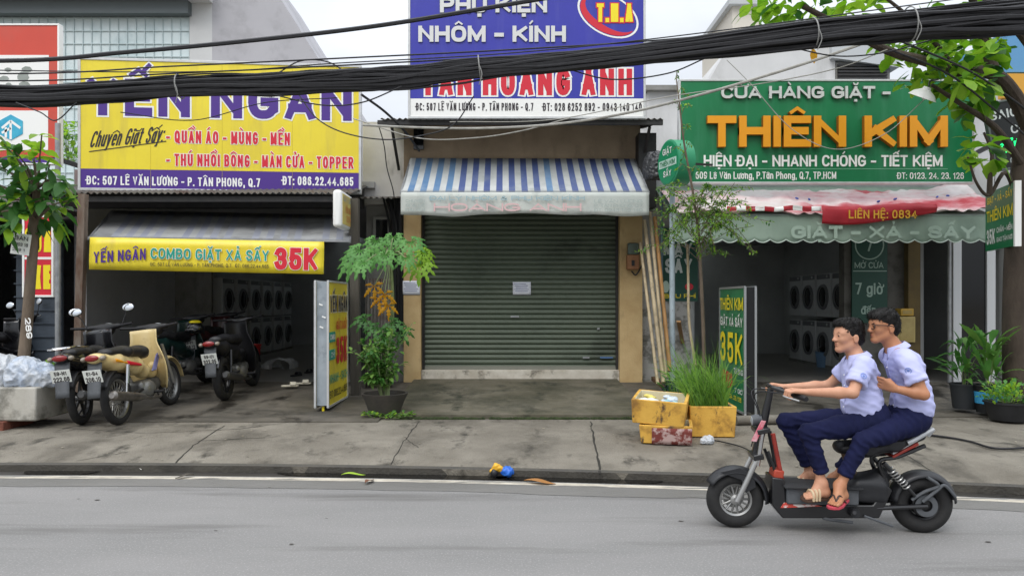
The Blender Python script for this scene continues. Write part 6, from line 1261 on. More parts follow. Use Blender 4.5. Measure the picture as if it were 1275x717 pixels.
for i in range(7):
    x = P(486 + i * 3.2, 0, 12.3).x; mb = MB(); mb.tube(catmull([(x - .1 + i * .01, 12.2, 3.3), (x + .03 * math.sin(i), 12.25 - .03 * (i % 3), 2.8), (x + .02 * math.cos(i * 2), 12.3 - .03 * (i % 2), 2.2), (x, 12.33, 1.6 - .1 * i), (x + .05, 12.35, 1.3 - .1 * i)], 6), .018 + .006 * (i % 3), 8); mb.build('conduit', black_m, C, world=True)
mb = MB(); a, b = P(465, 300, 12.35), P(487, 270, 12.35); W2 = thing('wall_vent', 'small grey framed vent on wall under the side eave', 'vent', (a.x, 12.35, a.z)); mb.b2((a.x, 12.3, a.z), (b.x, 12.41, b.z)); mb.build('frame', plaster_gr, W2, world=True, bevel=.01); mb = MB(); mb.b2((a.x + .05, 12.295, a.z + .05), (b.x - .05, 12.31, b.z - .05)); mb.build('opening', glass_dk, W2, world=True)
# meter box
M_ = thing('meter_box', 'old brown electricity meter box on the right beige pillar', 'meter box', P(787, 336, 12.2)); tan = mat('meter_tan', '9b6d48', '7f5538', scale=6, rough=.6)
mb = MB(); mb.b2((-.1, -.13, .0), (.1, 0, .24)); mb.build('lower_case', tan, M_, bevel=.015); mb = MB(); mb.b2((-.09, -.15, .24), (.09, 0, .43)); mb.build('glass_case', mat('meter_glass', '59645c', rough=.15), M_, bevel=.02); mb = MB(); mb.b2((-.03, -.137, .06), (.02, -.12, .15)); mb.build('switch', blk_pl, M_, bevel=.004); mb = MB(); mb.tube(catmull([(.1, -.05, .3), (.17, -.05, .15), (.06, -.06, -.08), (-.02, -.06, -.02)], 5), .012, 6); mb.build('cable', blk_pl, M_)
# ------------------------------------------------------------------ between the shops on the right
bam = mat('bamboo', 'b3a282', '9a8a6c', scale=5, rough=.6, stretch=(1, 1, .2), dirt='6d6250', dscale=8, dlo=.52, dhi=.7); bam_o = mat('bamboo_fresh', 'b88a55', 'a47a48', scale=5, rough=.55)
def bamboo(pa, pb, da, db, r, m_, label):
    a, b = P(*pa, da), P(*pb, db); B_ = MB(); n = 7; pts, rs = [], []
    for i in range(n):
        for t, k in ((0, 1.18), (.04, 1.), (.9, .97)): pts.append(a.lerp(b, (i + t) / n)); rs.append(r * k)
    B_.tube(pts, rs, 10); tag(B_.build('bamboo_pole', m_, None, world=True), label, 'pole', 'poles leaning between the two right shops')
bamboo((826, 476), (802, 272), 10.6, 11.8, .03, bam, 'grey bamboo pole leaning nearest the beige pillar'); bamboo((829, 470), (809, 262), 10.7, 11.85, .026, bam, 'pale bamboo pole, second from the beige pillar'); bamboo((834, 462), (815, 268), 10.9, 11.9, .032, bam_o, 'orange-brown bamboo pole among the leaning poles')
bamboo((819, 478), (797, 300), 10.5, 11.8, .024, bam, 'thin grey bamboo pole, the lowest of the leaning ones')
p = P(837, 455, 11.2); pole('metal_pole', 'pale blue painted metal pole standing beside the bamboo', [(p.x, 11.2, .25), (p.x, 11.2, 3.3)], .042, mat('pale_blue_paint', 'b5c4cb', '93a3aa', scale=4, rough=.5, stretch=(1, 1, .3), dirt='6f777a', dscale=5, dlo=.54, dhi=.7))
p = P(824, 455, 11.9); pole('metal_pole', 'thin slate blue pipe behind the bamboo poles', [(p.x, 11.9, .25), (p.x, 11.9, 3.3)], .02, mat('slate_pipe', '59727f', rough=.5))
pole('stick', 'crooked dry branch propped in front of the wall panel', catmull([P(866, 455, 10.6), P(858, 400, 10.9), P(857, 350, 11.2), P(856, 305, 11.4)], 8), .02, bam, 'stick', 8)
o = cloth_heap('tarpaulin', 'bundled black tarpaulin tied under the roof edge', 'tarpaulin', P(816, 222, 11.3), (.17, .15), .42, mat('black_tarp', '3a3b3d', rough=.35, bump=.3, bscale=20), 21)
cloth_heap('plastic_bag', 'blue and white plastic bag on the ground behind bamboo', 'bag', PG(817, 477, .2), (.17, .13), .22, mat('bag_blue', '7fa3c8', 'c7ced4', scale=8, rough=.3, trans=.15), 14)
mb = MB(); mb.beam(PG(800, 462, .33) + V((0, 0, .03)), PG(832, 490, .2) + V((0, 0, .05)), .1, .09); tag(mb.build('timber', mat('brown_timber', '6b4c36', '573c2a', scale=6, rough=.8, stretch=(1, .2, 1)), None, world=True, bevel=.006), 'brown timber beam lying at the foot of the bamboo', 'timber')
mb = MB(); p = PG(783, 469, .33); mb.lathe([(0, 0), (.08, 0), (.1, .1), (.085, .1), (.07, .02), (0, .02)], 16, p); tag(mb.build('bowl', mat('red_clay', '43201a', rough=.7), None, world=True), 'small dark red bowl at the foot of beige pillar', 'bowl')
cr_m = mat('crate_green', '24403c', rough=.5)
C = thing('crate', 'dark green plastic crate behind the yellow foam box', 'crate', PG(850, 500, .2) + V((0, .3, 0)))
mb = MB(); mb.b2((-.2, -.15, 0), (.2, .15, .02)); mb.build('floor', cr_m, C)
for (x0, y0, x1, y1) in ((-.2, -.15, .2, -.135), (-.2, .135, .2, .15), (-.2, -.15, -.185, .15), (.185, -.15, .2, .15)):
    mb = MB(); [mb.b2((x0, y0, .02 + k * .085), (x1, y1, .075 + k * .085)) for k in range(3)]; mb.build('slatted_side', cr_m, C)
mb = MB(); mb.beam(PG(855, 462, .25) + V((0, 0, .1)), P(845, 400, 11.0), .06, .02); tag(mb.build('plank', bam_o, None, world=True), 'short orange plank leaning beside the crooked branch', 'plank')
# yellow foam boxes
foam = mat('foam_yellow', 'd9ac4c', 'cb9a3c', scale=5, rough=.7, bump=.2, bscale=60, dirt='8a6530', dscale=5, dlo=.5, dhi=.7, dirt2=('5a4630', 11., .58, .66, (1, 1, .5))); foam_in = mat('foam_inside', 'cfc7ad', 'bfb594', scale=5, rough=.7); stain = mat('newsprint_red', '6d2f28', 'a9908a', scale=14, rough=.8, lo=.45, hi=.55)
def foam_box(label, loc, rz, w, d, h, t=.035, tilt=(0, 0)):
    Bx = thing('foam_box', label, 'foam box', loc, rz); Bx.rotation_euler = (tilt[0], tilt[1], rz)
    mb = MB(); mb.m(0); o_ = [(-w / 2 * k, -d / 2 * k2) for k, k2 in ((1, 1), (-1, 1), (-1, -1), (1, -1))]
    b0 = .93; ring = lambda kx, z, ins: [((w / 2 - ins) * kx * sx, (d / 2 - ins) * kx * sy, z) for sx, sy in ((-1, -1), (1, -1), (1, 1), (-1, 1))]
    vs = ring(b0, 0, 0) + ring(1, h, 0) + ring(1, h, t) + ring(b0, t, t); mb.v = [V(p) for p in vs]
    fs = [(3, 2, 1, 0)] + [(i, (i + 1) % 4, 4 + (i + 1) % 4, 4 + i) for i in range(4)] + [(4 + i, 4 + (i + 1) % 4, 8 + (i + 1) % 4, 8 + i) for i in range(4)] + [(8 + i, 8 + (i + 1) % 4, 12 + (i + 1) % 4, 12 + i) for i in range(4)] + [(12, 13, 14, 15)]
    for k, f in enumerate(fs): mb.f.append(list(f)); mb.mi.append(1 if k >= 9 else 0)
    mb.build('shell', [foam, foam_in], Bx, bevel=.008, smooth=30); return Bx
X0 = foam_box('lower yellow foam box with a stained newspaper front under the open one', (1.62, 7.86, .142), R(-12), .54, .5, .19)
mb = MB(); mb.grid(lambda u, v: (-.14 + u * .4, -.253 - .006 * math.sin(u * 20), .0 + v * .165), 12, 4); mb.build('newspaper', stain, X0, solid=.003)
X0 = foam_box('open yellow foam box full of rubbish at the pavement edge', (1.58, 7.95, .345), R(-16), .56, .68, .25, tilt=(R(2), R(3)))
rn = random.Random(9)
for i, (c_, x, y) in enumerate((('d8d8d4', -.05, -.05), ('d5c66a', -.1, .08), ('8fb9c0', .13, -.1), ('c8d2dc', .08, .06), ('6f8fae', .1, -.16), ('e0dfda', -.14, -.12))):
    s_ = SDF((-.2, -.2, -.1), (.2, .2, .15), .012); [s_.ell((rn.uniform(-.06, .06), rn.uniform(-.05, .05), rn.uniform(-.03, .03)), (rn.uniform(.04, .09), rn.uniform(.04, .07), rn.uniform(.015, .03)), (rn.uniform(-.3, .3), 0, rn.uniform(0, 3)), .02) for _ in range(4)]
    o = s_.mesh('rubbish', mat(f'rubbish_{c_}', c_, rough=.5), X0, disp=lambda c, i=i: .012 * noise.noise(V((c.x * 25, c.y * 25, c.z * 25 + i))), relax=1, loc=(x, y * 1.4, .2))
X1 = foam_box('yellow foam box planted with lemongrass beside the green lightbox', (2.17, 8.22, .142), R(-3), .5, .42, .33)
mb = MB(); mb.b2((-.21, -.17, .25), (.21, .17, .28)); mb.build('soil', MATS['soil'], X1)
o = cloth_heap('plastic_bag', 'small clear plastic bag beside the foam boxes', 'bag', PG(880, 551, .142), (.075, .055), .065, plas, 31)
# stone edging and hose on the right
mb = MB(); mb.tube([PG(916, 523, .2), PG(1005, 521, .2)], .055, 12); tag(mb.build('concrete_pipe', mat('pipe_stone', '7d786e', '656057', scale=6, rough=.9, bump=.3), None, world=True), 'short grey concrete pipe lying at the right forecourt edge', 'pipe')
mb = MB(); mb.tube(catmull([PG(1155, 541, .152), PG(1185, 545, .152), PG(1210, 550, .152), PG(1240, 558, .152), PG(1285, 557, .152)], 8), .012, 6); tag(mb.build('hose', black_m, None, world=True), 'black hose lying on the pavement behind the scooter', 'hose')
mb = MB(); mb.tube(catmull([PG(883, 547, .15), PG(905, 551, .152), PG(928, 558, .15), PG(945, 570, .14)], 8), .008, 6); tag(mb.build('hose', blk_pl, None, world=True), 'thin black cord trailing from the foam boxes', 'cord')
bkt = thing('bucket', 'pale blue bucket standing in front of the right laundry washers', 'bucket', PG(1026, 457, .285)); mb = MB(); mb.lathe([(0, 0), (.13, 0), (.17, .3), (.18, .31), (.16, .31), (.12, .02), (0, .02)], 20); mb.build('tub', mat('bucket_blue', '6f8fb0', rough=.5), bkt); mb = MB(); mb.tube([V((.17 * math.cos(a), .0, .3 + .12 * math.sin(a))) for a in np.linspace(0, math.pi, 12)], .006, 6); mb.build('handle', steel_gal, bkt)
for (x0, y0, x1, y1, c_, lb) in ((1118, 384, 1134, 393, 'c8a040', 'amber plastic box fixed on the wall beside the hours panel'), (1114, 394, 1136, 426, 'b9a56a', 'cream electrical cabinet on the wall under the amber box')):
    a, b = P(x0, y1, 12.4), P(x1, y0, 12.4); W3 = thing('wall_box', lb, 'box', (a.x, 12.4, a.z)); mb = MB(); mb.b2((a.x, 12.3, a.z), (b.x, 12.498, b.z)); mb.build('case', mat('box_' + c_, c_, rough=.5), W3, world=True, bevel=.012); mb = MB(); mb.b2((a.x + .03, 12.294, a.z + .03), (b.x - .03, 12.31, b.z - .03)); mb.build('lid', mat('lid_' + c_, c_, 'a89258', rough=.5), W3, world=True, bevel=.004)
# litter in the gutter
L_ = thing('crushed_packet', 'blue and yellow crushed packet lying in the gutter', 'litter', (P(625, 592, 6.8).x, 6.78, .0))
s_ = SDF((-.2, -.15, -.02), (.2, .15, .2), .008); s_.ell((.05, 0, .055), (.06, .05, .05), None, .02); s_.mesh('blue_wrap', mat('wrap_blue', '1f56b8', '2f74d0', scale=30, rough=.35), L_, disp=lambda c: .012 * noise.noise(c * 40), relax=1)
s_ = SDF((-.2, -.15, -.02), (.2, .15, .2), .008); s_.chain([(-.01, 0, .08), (-.05, 0, .1), (-.08, 0, .06)], [.025, .03, .03], .02); s_.mesh('yellow_wrap', mat('wrap_yellow', 'd9a52a', rough=.4), L_, disp=lambda c: .01 * noise.noise(c * 40), relax=1)
s_ = SDF((-.2, -.15, -.02), (.2, .15, .2), .008); s_.ell((-.07, -.01, .045), (.035, .04, .045), None, .02); s_.mesh('dark_lid', blk_pl, L_, relax=1)
def dry_leaf(px, py, c_, lb, k=1.):
    p = PG(px, py, .01); mb = MB(); mb.grid(lambda u, v: (.09 * k * (u - .5) * 2, .03 * k * math.sin(math.pi * u) * (v - .5) * 2, .012 + .012 * math.sin(u * 5) + .01 * abs(v - .5)), 10, 4); o = mb.build('dry_leaf', mat('dry_' + c_, c_, rough=.8), None, solid=.002); o.location = p; o.rotation_euler = (0, 0, px); tag(o, lb, 'leaf')
dry_leaf(672, 601, '9a6a35', 'brown dry leaf in the gutter right of the packet', 1.6); dry_leaf(440, 592, '8fae2f', 'yellow-green fallen leaf on the white road line', 1.2); dry_leaf(460, 600, '6b4632', 'dark brown leaf beside the white road line', 1.); dry_leaf(230, 594, '4a453c', 'blackish leaf on the white line at left', .9); dry_leaf(175, 584, 'd8d5cc', 'scrap of white paper in the left gutter', .4)

# ------------------------------------------------------------------ overhead cables
cab = mat('cable_black', '1d1d20', '262629', scale=20, rough=.6); cab_g = mat('cable_grey', 'a9a79f', '8d8b84', scale=9, rough=.6)
def ext(keys, d0, d1):
    a = [P(px, py, d0 + (d1 - d0) * (px / 1275)) for px, py in keys]; return [a[0] + (a[0] - a[1]) * 2.2 + V((0, 0, .25))] + a + [a[-1] + (a[-1] - a[-2]) * 2.2]
spine = [(0, 118), (120, 115), (224, 108), (320, 105), (400, 101), (496, 96), (597, 85), (714, 76), (839, 63), (1012, 42), (1132, 31), (1275, 22)]
K = thing('cable_bundle', 'thick black bundle of lashed cables sagging across the street front', 'cables', P(640, 88, 7.7)); rn = random.Random(12)
base = catmull(ext(spine, 8.1, 7.2), 6); n_ = len(base)
for i in range(64):
    ph, a0, rr = rn.uniform(0, 6), rn.uniform(0, 6.28), math.sqrt(rn.random()); pts = []
    for k, p in enumerate(base):
        u = k / n_; px_ = CX + p.x * F / p.y; th = .118 - .03 * math.exp(-((px_ - 680) / 170) ** 2) + .07 * min(1, max(0, (px_ - 850) / 425)); a = a0 + .5 * math.sin(u * 9 + ph)
        pts.append(p + V((0, .7 * th * rr * math.cos(a), th * rr * math.sin(a) + .016 * noise.noise(V((u * 30, i * 3.1, 0))) - .03 * (1 + math.sin(u * 23 + ph)) * (i % 7 == 0))))
    mb = MB(); mb.tube(pts, rn.choice((.008, .011, .014, .018, .024)), 6); mb.build('cable', cab, K, world=True)
for px in (225, 592, 1000, 1140):
    t = min(range(n_), key=lambda k: abs(CX + base[k].x * F / base[k].y - px)); mb = MB(); r_ = .125 + .06 * max(0, (px - 850) / 425); mb.torus(base[t], (1, .0, .1), r_, .007, 24, 6, 1.); mb.tube(catmull([base[t] + V((0, -r_, 0)), base[t] + V((.03, -r_, -.1)), base[t] + V((.0, -r_ * .8, -.2))], 4), .005, 5); mb.build('cable_tie', mat('tie_grey', '8f8f8c', rough=.6) if 'tie_grey' not in MATS else MATS['tie_grey'], K, world=True)
def cable(keys, d0, d1, r, m_, label, ex=True):
    pts = catmull(ext(keys, d0, d1) if ex else [P(px, py, d0 + (d1 - d0) * i / (len(keys) - 1)) for i, (px, py) in enumerate(keys)], 8); mb = MB(); mb.tube(pts, r, 6); tag(mb.build('cable', m_, None, world=True), label, 'cable')
cable([(0, 76), (160, 65), (320, 50), (480, 31), (680, -2)], 7.6, 7.3, .022, cab, 'thick black cable rising from left to the top edge')
cable([(0, 92), (210, 83), (420, 73), (640, 62), (860, 47), (1275, 8)], 7.9, 7.4, .008, cab, 'thin black wire just above the cable bundle')
cable([(0, 101), (210, 92), (420, 82), (640, 70), (860, 56), (1275, 20)], 8.0, 7.4, .008, cab, 'second thin wire, closest above the bundle')
cable([(220, 90), (420, 79), (640, 66), (860, 43), (1275, -12)], 8.0, 7.2, .006, cab, 'third thin wire crossing the blue board')
cable([(452, 156), (520, 159), (600, 160), (690, 155), (780, 141), (880, 116), (1000, 80), (1110, 42)], 10.4, 8.2, .016, cab_g, 'pale grey cable sagging below the blue board', False)
cable([(440, 148), (520, 172), (590, 172), (650, 163), (710, 147)], 10.6, 9.6, .008, cab_g, 'thin pale wire looping under the roof edge', False)
cable([(560, 152), (690, 149), (830, 121), (950, 104), (1040, 86), (1105, 62)], 10.2, 8.4, .006, cab_g, 'fine pale wire crossing the green board corner', False)
cable([(372, 118), (395, 148), (430, 166), (480, 174), (530, 168), (565, 155), (590, 120)], 9.5, 9.0, .008, cab, 'black wire looping down between the yellow and blue boards', False)
cable([(450, 118), (480, 140), (505, 165), (522, 188)], 10.5, 11.8, .018, cab, 'short black service cable running to the shutter wall', False)
cable([(470, 152), (478, 180), (482, 210), (490, 240), (492, 270)], 11.8, 12.2, .009, cab, 'knotted wire hanging down the white parapet', False)
cable([(150, 140), (240, 150), (330, 128), (420, 122)], 8.2, 8.0, .005, cab, 'loose thin wire drooping over the yellow board', False)
cable([(345, 92), (375, 76), (410, 78), (440, 98)], 8.0, 8.0, .007, cab, 'short wire arching above the bundle over the yellow board', False)
cable([(1108, 62), (1180, 92), (1240, 138), (1290, 180)], 8.3, 8.9, .012, cab, 'black cable descending through the tree at right', False)
cable([(1105, 45), (1200, 85), (1255, 120), (1300, 155)], 8.2, 8.9, .012, cab, 'twin black cable above the descending one at right', False)
cable([(905, 75), (935, 105), (985, 160), (1040, 186), (1100, 168), (1150, 125)], 9.4, 9.0, .005, cab_g, 'thin pale wire looping down before the green signboard', False)
for i_, (pts_, lb_) in enumerate((([(20, 128), (50, 140), (70, 150), (95, 128)], 'loose black loop under the bundle at left edge'), ([(340, 118), (400, 131), (450, 128), (500, 108)], 'loose black loop under the bundle by the yellow board corner'), ([(700, 84), (760, 99), (830, 92), (880, 72)], 'loose black loop under the bundle by the blue board edge'), ([(980, 58), (1040, 70), (1100, 66), (1160, 50)], 'loose black loop under the bundle over the green board'))): cable(pts_, 7.7, 7.6, .007, cab, lb_, False)
L_ = thing('street_lamp', 'white enamel dome lamp hanging among the tree branches', 'lamp', P(1148, 122, 8.9)); en = mat('white_enamel', 'd5d5d2', rough=.35)
mb = MB(); mb.lathe([(0, .13), (.04, .13), (.05, .1), (.12, .06), (.165, -.0), (.16, -.0), (.11, .05), (.04, .085), (0, .09)], 28, (0, 0, 0), (.35, -.45, 1)); mb.build('shade', en, L_); mb = MB(); mb.ell((.02, -.02, .02), (.035, .035, .05)); mb.build('bulb', en, L_); mb = MB(); mb.tube(catmull([(.05, -.06, .12), (.1, .0, .2), (.25, .1, .25)], 5), .012, 6); mb.build('arm', blk_fr, L_)
# ------------------------------------------------------------------ plants
def leafm(n, a, b, tr=.35, **k): return mat(n, a, b, scale=k.pop('scale', 3), rough=.45, trans=tr, spec=.4, **k)
lf_t = leafm('leaf_yellow_green', '7fae24', '5c921e', .55); lf_d = leafm('leaf_deep_green', '477a34', '36652a', .4); lf_y = leafm('leaf_young', '9cc438', '7dad2c', .5); lf_p = leafm('leaf_papaya', '6fa854', '569046', .4); lf_b = leafm('leaf_bush', '55823a', '6c9640', .4); lf_s = leafm('leaf_sapling', '6a9440', '86a852', .45); lf_g = leafm('leaf_grass', '8ab44c', '6c9a3a', .45); lf_ye = leafm('leaf_yellowed', 'd9a41e', 'c98f16', .35)
bark = mat('bark', '4c4238', '3a3129', scale=7, rough=.95, bump=.9, bscale=30, stretch=(1, 1, .35)); bark2 = mat('bark_pale', '77695a', '5d5145', scale=9, rough=.95, bump=.7, bscale=40, stretch=(1, 1, .3)); stem_m = mat('green_stem', '7d8a5c', '66734a', scale=8, rough=.7)
def leaf(mb, base, d, up, L_, W, droop=.25, fold=.2, mi=0, obov=0.):
    d = V(d).normalized(); s_ = d.cross(V(up)); s_ = s_.normalized() if s_.length > .05 else d.orthogonal().normalized(); u = s_.cross(d); pr = ((0, .04), (.22, .62 - .3 * obov), (.48, 1. - .12 * obov), (.75, .78 + .25 * obov), (1, .03 + .25 * obov)); vs = []
    for t, w in pr:
        c = V(base) + d * L_ * t - V((0, 0, 1)) * droop * L_ * t * t; vs += [c - s_ * W * w / 2 + u * fold * W * w / 2, c, c + s_ * W * w / 2 + u * fold * W * w / 2]
    o = len(mb.v); mb.v += vs
    for i in range(4):
        for j in range(2): mb.f.append([o + 3 * i + j, o + 3 * i + j + 1, o + 3 * i + 4 + j, o + 3 * i + 3 + j]); mb.mi.append(mi)
def rdir(rn, zb=0.):
    v = V((rn.gauss(0, 1), rn.gauss(0, 1), rn.gauss(zb, .8))); return v.normalized()
# street tree on the right: broad leaves over the cables
T1 = thing('tree', 'broad-leaved street tree with thick trunk at the right edge', 'tree', (6.36, 9.45, .15)); rn = random.Random(21)
mb = MB(); tp = [P(1268, 535, 9.45), P(1264, 470, 9.45), P(1263, 380, 9.45), P(1266, 290, 9.45), P(1272, 210, 9.45), P(1285, 150, 9.4), P(1300, 80, 9.3), P(1310, -40, 9.2)]; tp[0].z = .1
mb.tube(catmull(tp, 6), [.18] + [.145 - .0012 * i for i in range(42)], 14); mb.build('trunk', bark, T1, world=True)
LB = [([P(1283, 160, 9.4), P(1262, 118, 9.3), P(1236, 92, 9.2), P(1190, 88, 9.0), P(1150, 76, 8.9), P(1107, 64, 8.8), P(1060, 40, 8.6), P(1000, 8, 8.5)], .1, .03), ([P(1240, 96, 9.2), P(1228, 60, 9.2), P(1214, 10, 9.1), P(1190, -60, 9.0)], .075, .03), ([P(1272, 205, 9.4), P(1240, 160, 9.2), P(1200, 132, 9.1), P(1160, 106, 9.0)], .05, .02),
      ([P(1270, 260, 9.4), P(1252, 215, 9.2), P(1232, 243, 9.1), P(1216, 228, 9.0), P(1205, 195, 9.0)], .03, .012), ([P(1232, 243, 9.1), P(1233, 215, 9.1), P(1235, 190, 9.1), P(1225, 165, 9.1)], .034, .014), ([P(1190, 88, 9.0), P(1165, 55, 8.9), P(1130, 20, 8.8), P(1080, -20, 8.6)], .035, .015), ([P(1300, 80, 9.3), P(1250, 20, 9.), P(1180, -40, 8.8)], .06, .02)]
for pts, r0, r1 in LB:
    mb = MB(); c = catmull(pts, 5); mb.tube(c, [r0 + (r1 - r0) * i / (len(c) - 1) for i in range(len(c))], 10); mb.build('branch', bark, T1, world=True)
CL = [(938, 8), (962, 16), (985, 6), (1005, 18), (1030, 10), (1055, 2), (975, 30), (1108, 52), (1122, 62), (1138, 50), (1158, 64), (1176, 56), (1132, 84), (1128, 102), (1142, 112), (1200, 74), (1214, 96), (1192, 112), (1178, 98), (1212, 120), (1222, 108), (1216, 172), (1226, 182), (1238, 196), (1207, 190), (1220, 200), (1190, 128), (1205, 140), (1225, 70), (1236, 62), (1150, 22), (1180, 12), (1210, 18), (1250, 46), (1086, 6), (1120, -6), (1165, 84), (1140, 70), (1186, 44), (1115, 68), (1150, 92), (1165, 72), (1195, 102), (1185, 86), (1208, 84), (1135, 58), (1172, 44), (1100, 48), (1218, 60), (1228, 88), (1200, 56), (1160, 100), (1170, 116), (945, 20), (995, 22), (1015, 8), (1045, 14), (1070, 16), (968, 4), (1140, 48), (1158, 52), (1170, 78), (1182, 66), (1192, 88), (1204, 66), (1212, 48), (1222, 98), (1232, 78), (1240, 52), (1246, 84), (1196, 118), (1214, 132), (1188, 104), (1226, 122), (1238, 108), (1160, 62), (1176, 92), (1206, 104)]
mb = MB()
for (px, py) in CL + [(rn.uniform(930, 1330), rn.uniform(-170, -15)) for _ in range(46)]:
    c = P(px, py, rn.choice((rn.uniform(9.15, 9.9), rn.uniform(9.15, 9.9), rn.uniform(8.5, 8.9))) if 40 < py < 135 and px > 1150 else rn.uniform(9.15, 9.9) if 40 < py < 135 else rn.uniform(8.3, 9.5)); out = rdir(rn, .1)
    for k in range(7):
        d = (out * .5 + rdir(rn, .1)).normalized(); leaf(mb, c + d * .03 + rdir(rn) * .04, d, V((0, 0, 1)) + rdir(rn) * .5, rn.uniform(.16, .25), rn.uniform(.115, .165), rn.uniform(.1, .5), .12, rn.choice((0, 0, 1, 1, 1, 2)), .7)
mb.build('crown', [lf_t, lf_y, lf_d], T1, world=True, smooth=60)
mb = MB(); c = P(1012, 60, 8.8); leaf(mb, c, (.1, 0, -1), (0, -1, 0), .17, .09, .1, .15, 0); mb.build('yellow_leaf', lf_ye, T1, world=True)
mb = MB(); mb.tube([P(1012, 60, 8.8), P(1018, 40, 8.7), P(1030, 24, 8.6)], .006, 5); mb.build('twig', bark, T1, world=True)
# small street tree in the planter
T2_ = thing('tree', 'small street tree numbered 289 growing from the white planter', 'tree', (-5.85, 9.0, .6)); rn = random.Random(4)
tr = [P(28, 462, 9.0), P(33, 410, 9.0), P(37, 360, 9.0), P(41, 310, 9.0), P(42, 272, 9.0), P(48, 235, 9.0)]; mb = MB(); c = catmull(tr, 5); mb.tube(c, [.068 - .0008 * i for i in range(len(c))], 12); mb.build('trunk', bark2, T2_, world=True)
mb = MB(); tw = MB()
TIP = [(5, 180), (-15, 200), (18, 205), (40, 185), (52, 168), (62, 205), (78, 225), (86, 250), (70, 262), (55, 248), (30, 238), (10, 250), (-10, 245), (25, 268), (48, 280), (5, 285), (75, 285), (-20, 270), (38, 222), (58, 232), (20, 190), (-30, 220), (90, 235)]
for i, (px, py) in enumerate(TIP):
    c = P(px, py, rn.uniform(8.6, 9.5)); s0 = P(46, 245 + rn.uniform(-10, 35), 9.0); tw.tube(catmull([s0, s0.lerp(c, .5) + V((0, 0, .06)), c], 4), [.016] * 5 + [.008] * 4, 6)
    for k in range(9):
        d = ((c - s0).normalized() * .6 + rdir(rn, -.1)).normalized(); leaf(mb, c - (c - s0) * rn.uniform(0, .35) + rdir(rn) * .03, d, V((0, 0, 1)) + rdir(rn) * .4, rn.uniform(.16, .27), rn.uniform(.085, .13), rn.uniform(.15, .6), .25, 1 if (py < 200 and 25 < px < 70) or rn.random() < .2 else 0)
tw.build('branches', bark2, T2_, world=True); mb.build('crown', [lf_d, lf_y], T2_, world=True, smooth=60)
pl_ = thing('notice', 'small white notice plate nailed to the numbered tree', 'notice', P(24, 317, 8.86)); pl_.rotation_euler = (0, R(8), 0); mb = MB(); mb.b2((-.11, 0, 0), (.11, .008, .25)); mb.build('plate', whp, pl_); text(pl_, 'BÁN', -.08, .08, .17, .05, blk, t=.18, y=-.003); text(pl_, '0903 18', -.09, .09, .1, .04, blk, t=.16, y=-.003); text(pl_, '289 1', -.09, .06, .04, .035, blk, t=.16, y=-.003)
nn = text(T2_, '289', 0, .25, 0, .07, whp, t=.2, y=0); b0 = P(30.5, 396, 8.92) - T2_.location; nn.location = b0; nn.rotation_euler = (0, R(84), 0)
# planter greenery
def tuft(name, label, c, n, spread, L_, W, m_, seed, cat='plant', up=1., droop=.5, world=True):
    rn = random.Random(seed); T_ = thing(name, label, cat, c); mb = MB(); st = MB()
    for i in range(n):
        b = V((rn.uniform(-1, 1) * spread[0], rn.uniform(-1, 1) * spread[1], rn.uniform(0, 1) * spread[2])); d = (V((b.x, b.y, 0)) * (1.2 / max(spread[0], .05)) * .5 + rdir(rn) * .45 + V((0, 0, up))).normalized(); leaf(mb, b, d, V((0, 0, 1)) + rdir(rn) * .3, L_ * rn.uniform(.6, 1.2), W * rn.uniform(.7, 1.2), droop * rn.uniform(.3, 1.3), .3, rn.choice((0, 0, 1)))
        if i % 7 == 0: st.tube(catmull([V((b.x * .25, b.y * .25, 0)), V((b.x * .5, b.y * .5, b.z * .6)), b], 3), .0035, 5)
    st.build('stems', stem_m, T_); mb.build('foliage', m_, T_, smooth=60); return T_
tuft('plant', 'leafy green plant in the planter behind the plastic bags', (-5.75, 8.98, .62), 110, (.42, .12, .22), .2, .05, [lf_b, lf_y], 6, up=.8); tuft('plant', 'low dark plant at the left end of the planter', (-6.75, 8.95, .62), 80, (.4, .12, .15), .17, .05, [lf_d, lf_b], 7)
tuft('shrub', 'green roof shrub seen between the red and yellow boards', P(86, 202, 15), 260, (.34, .3, .75), .16, .08, [lf_b, lf_y], 8, 'shrub', .3)
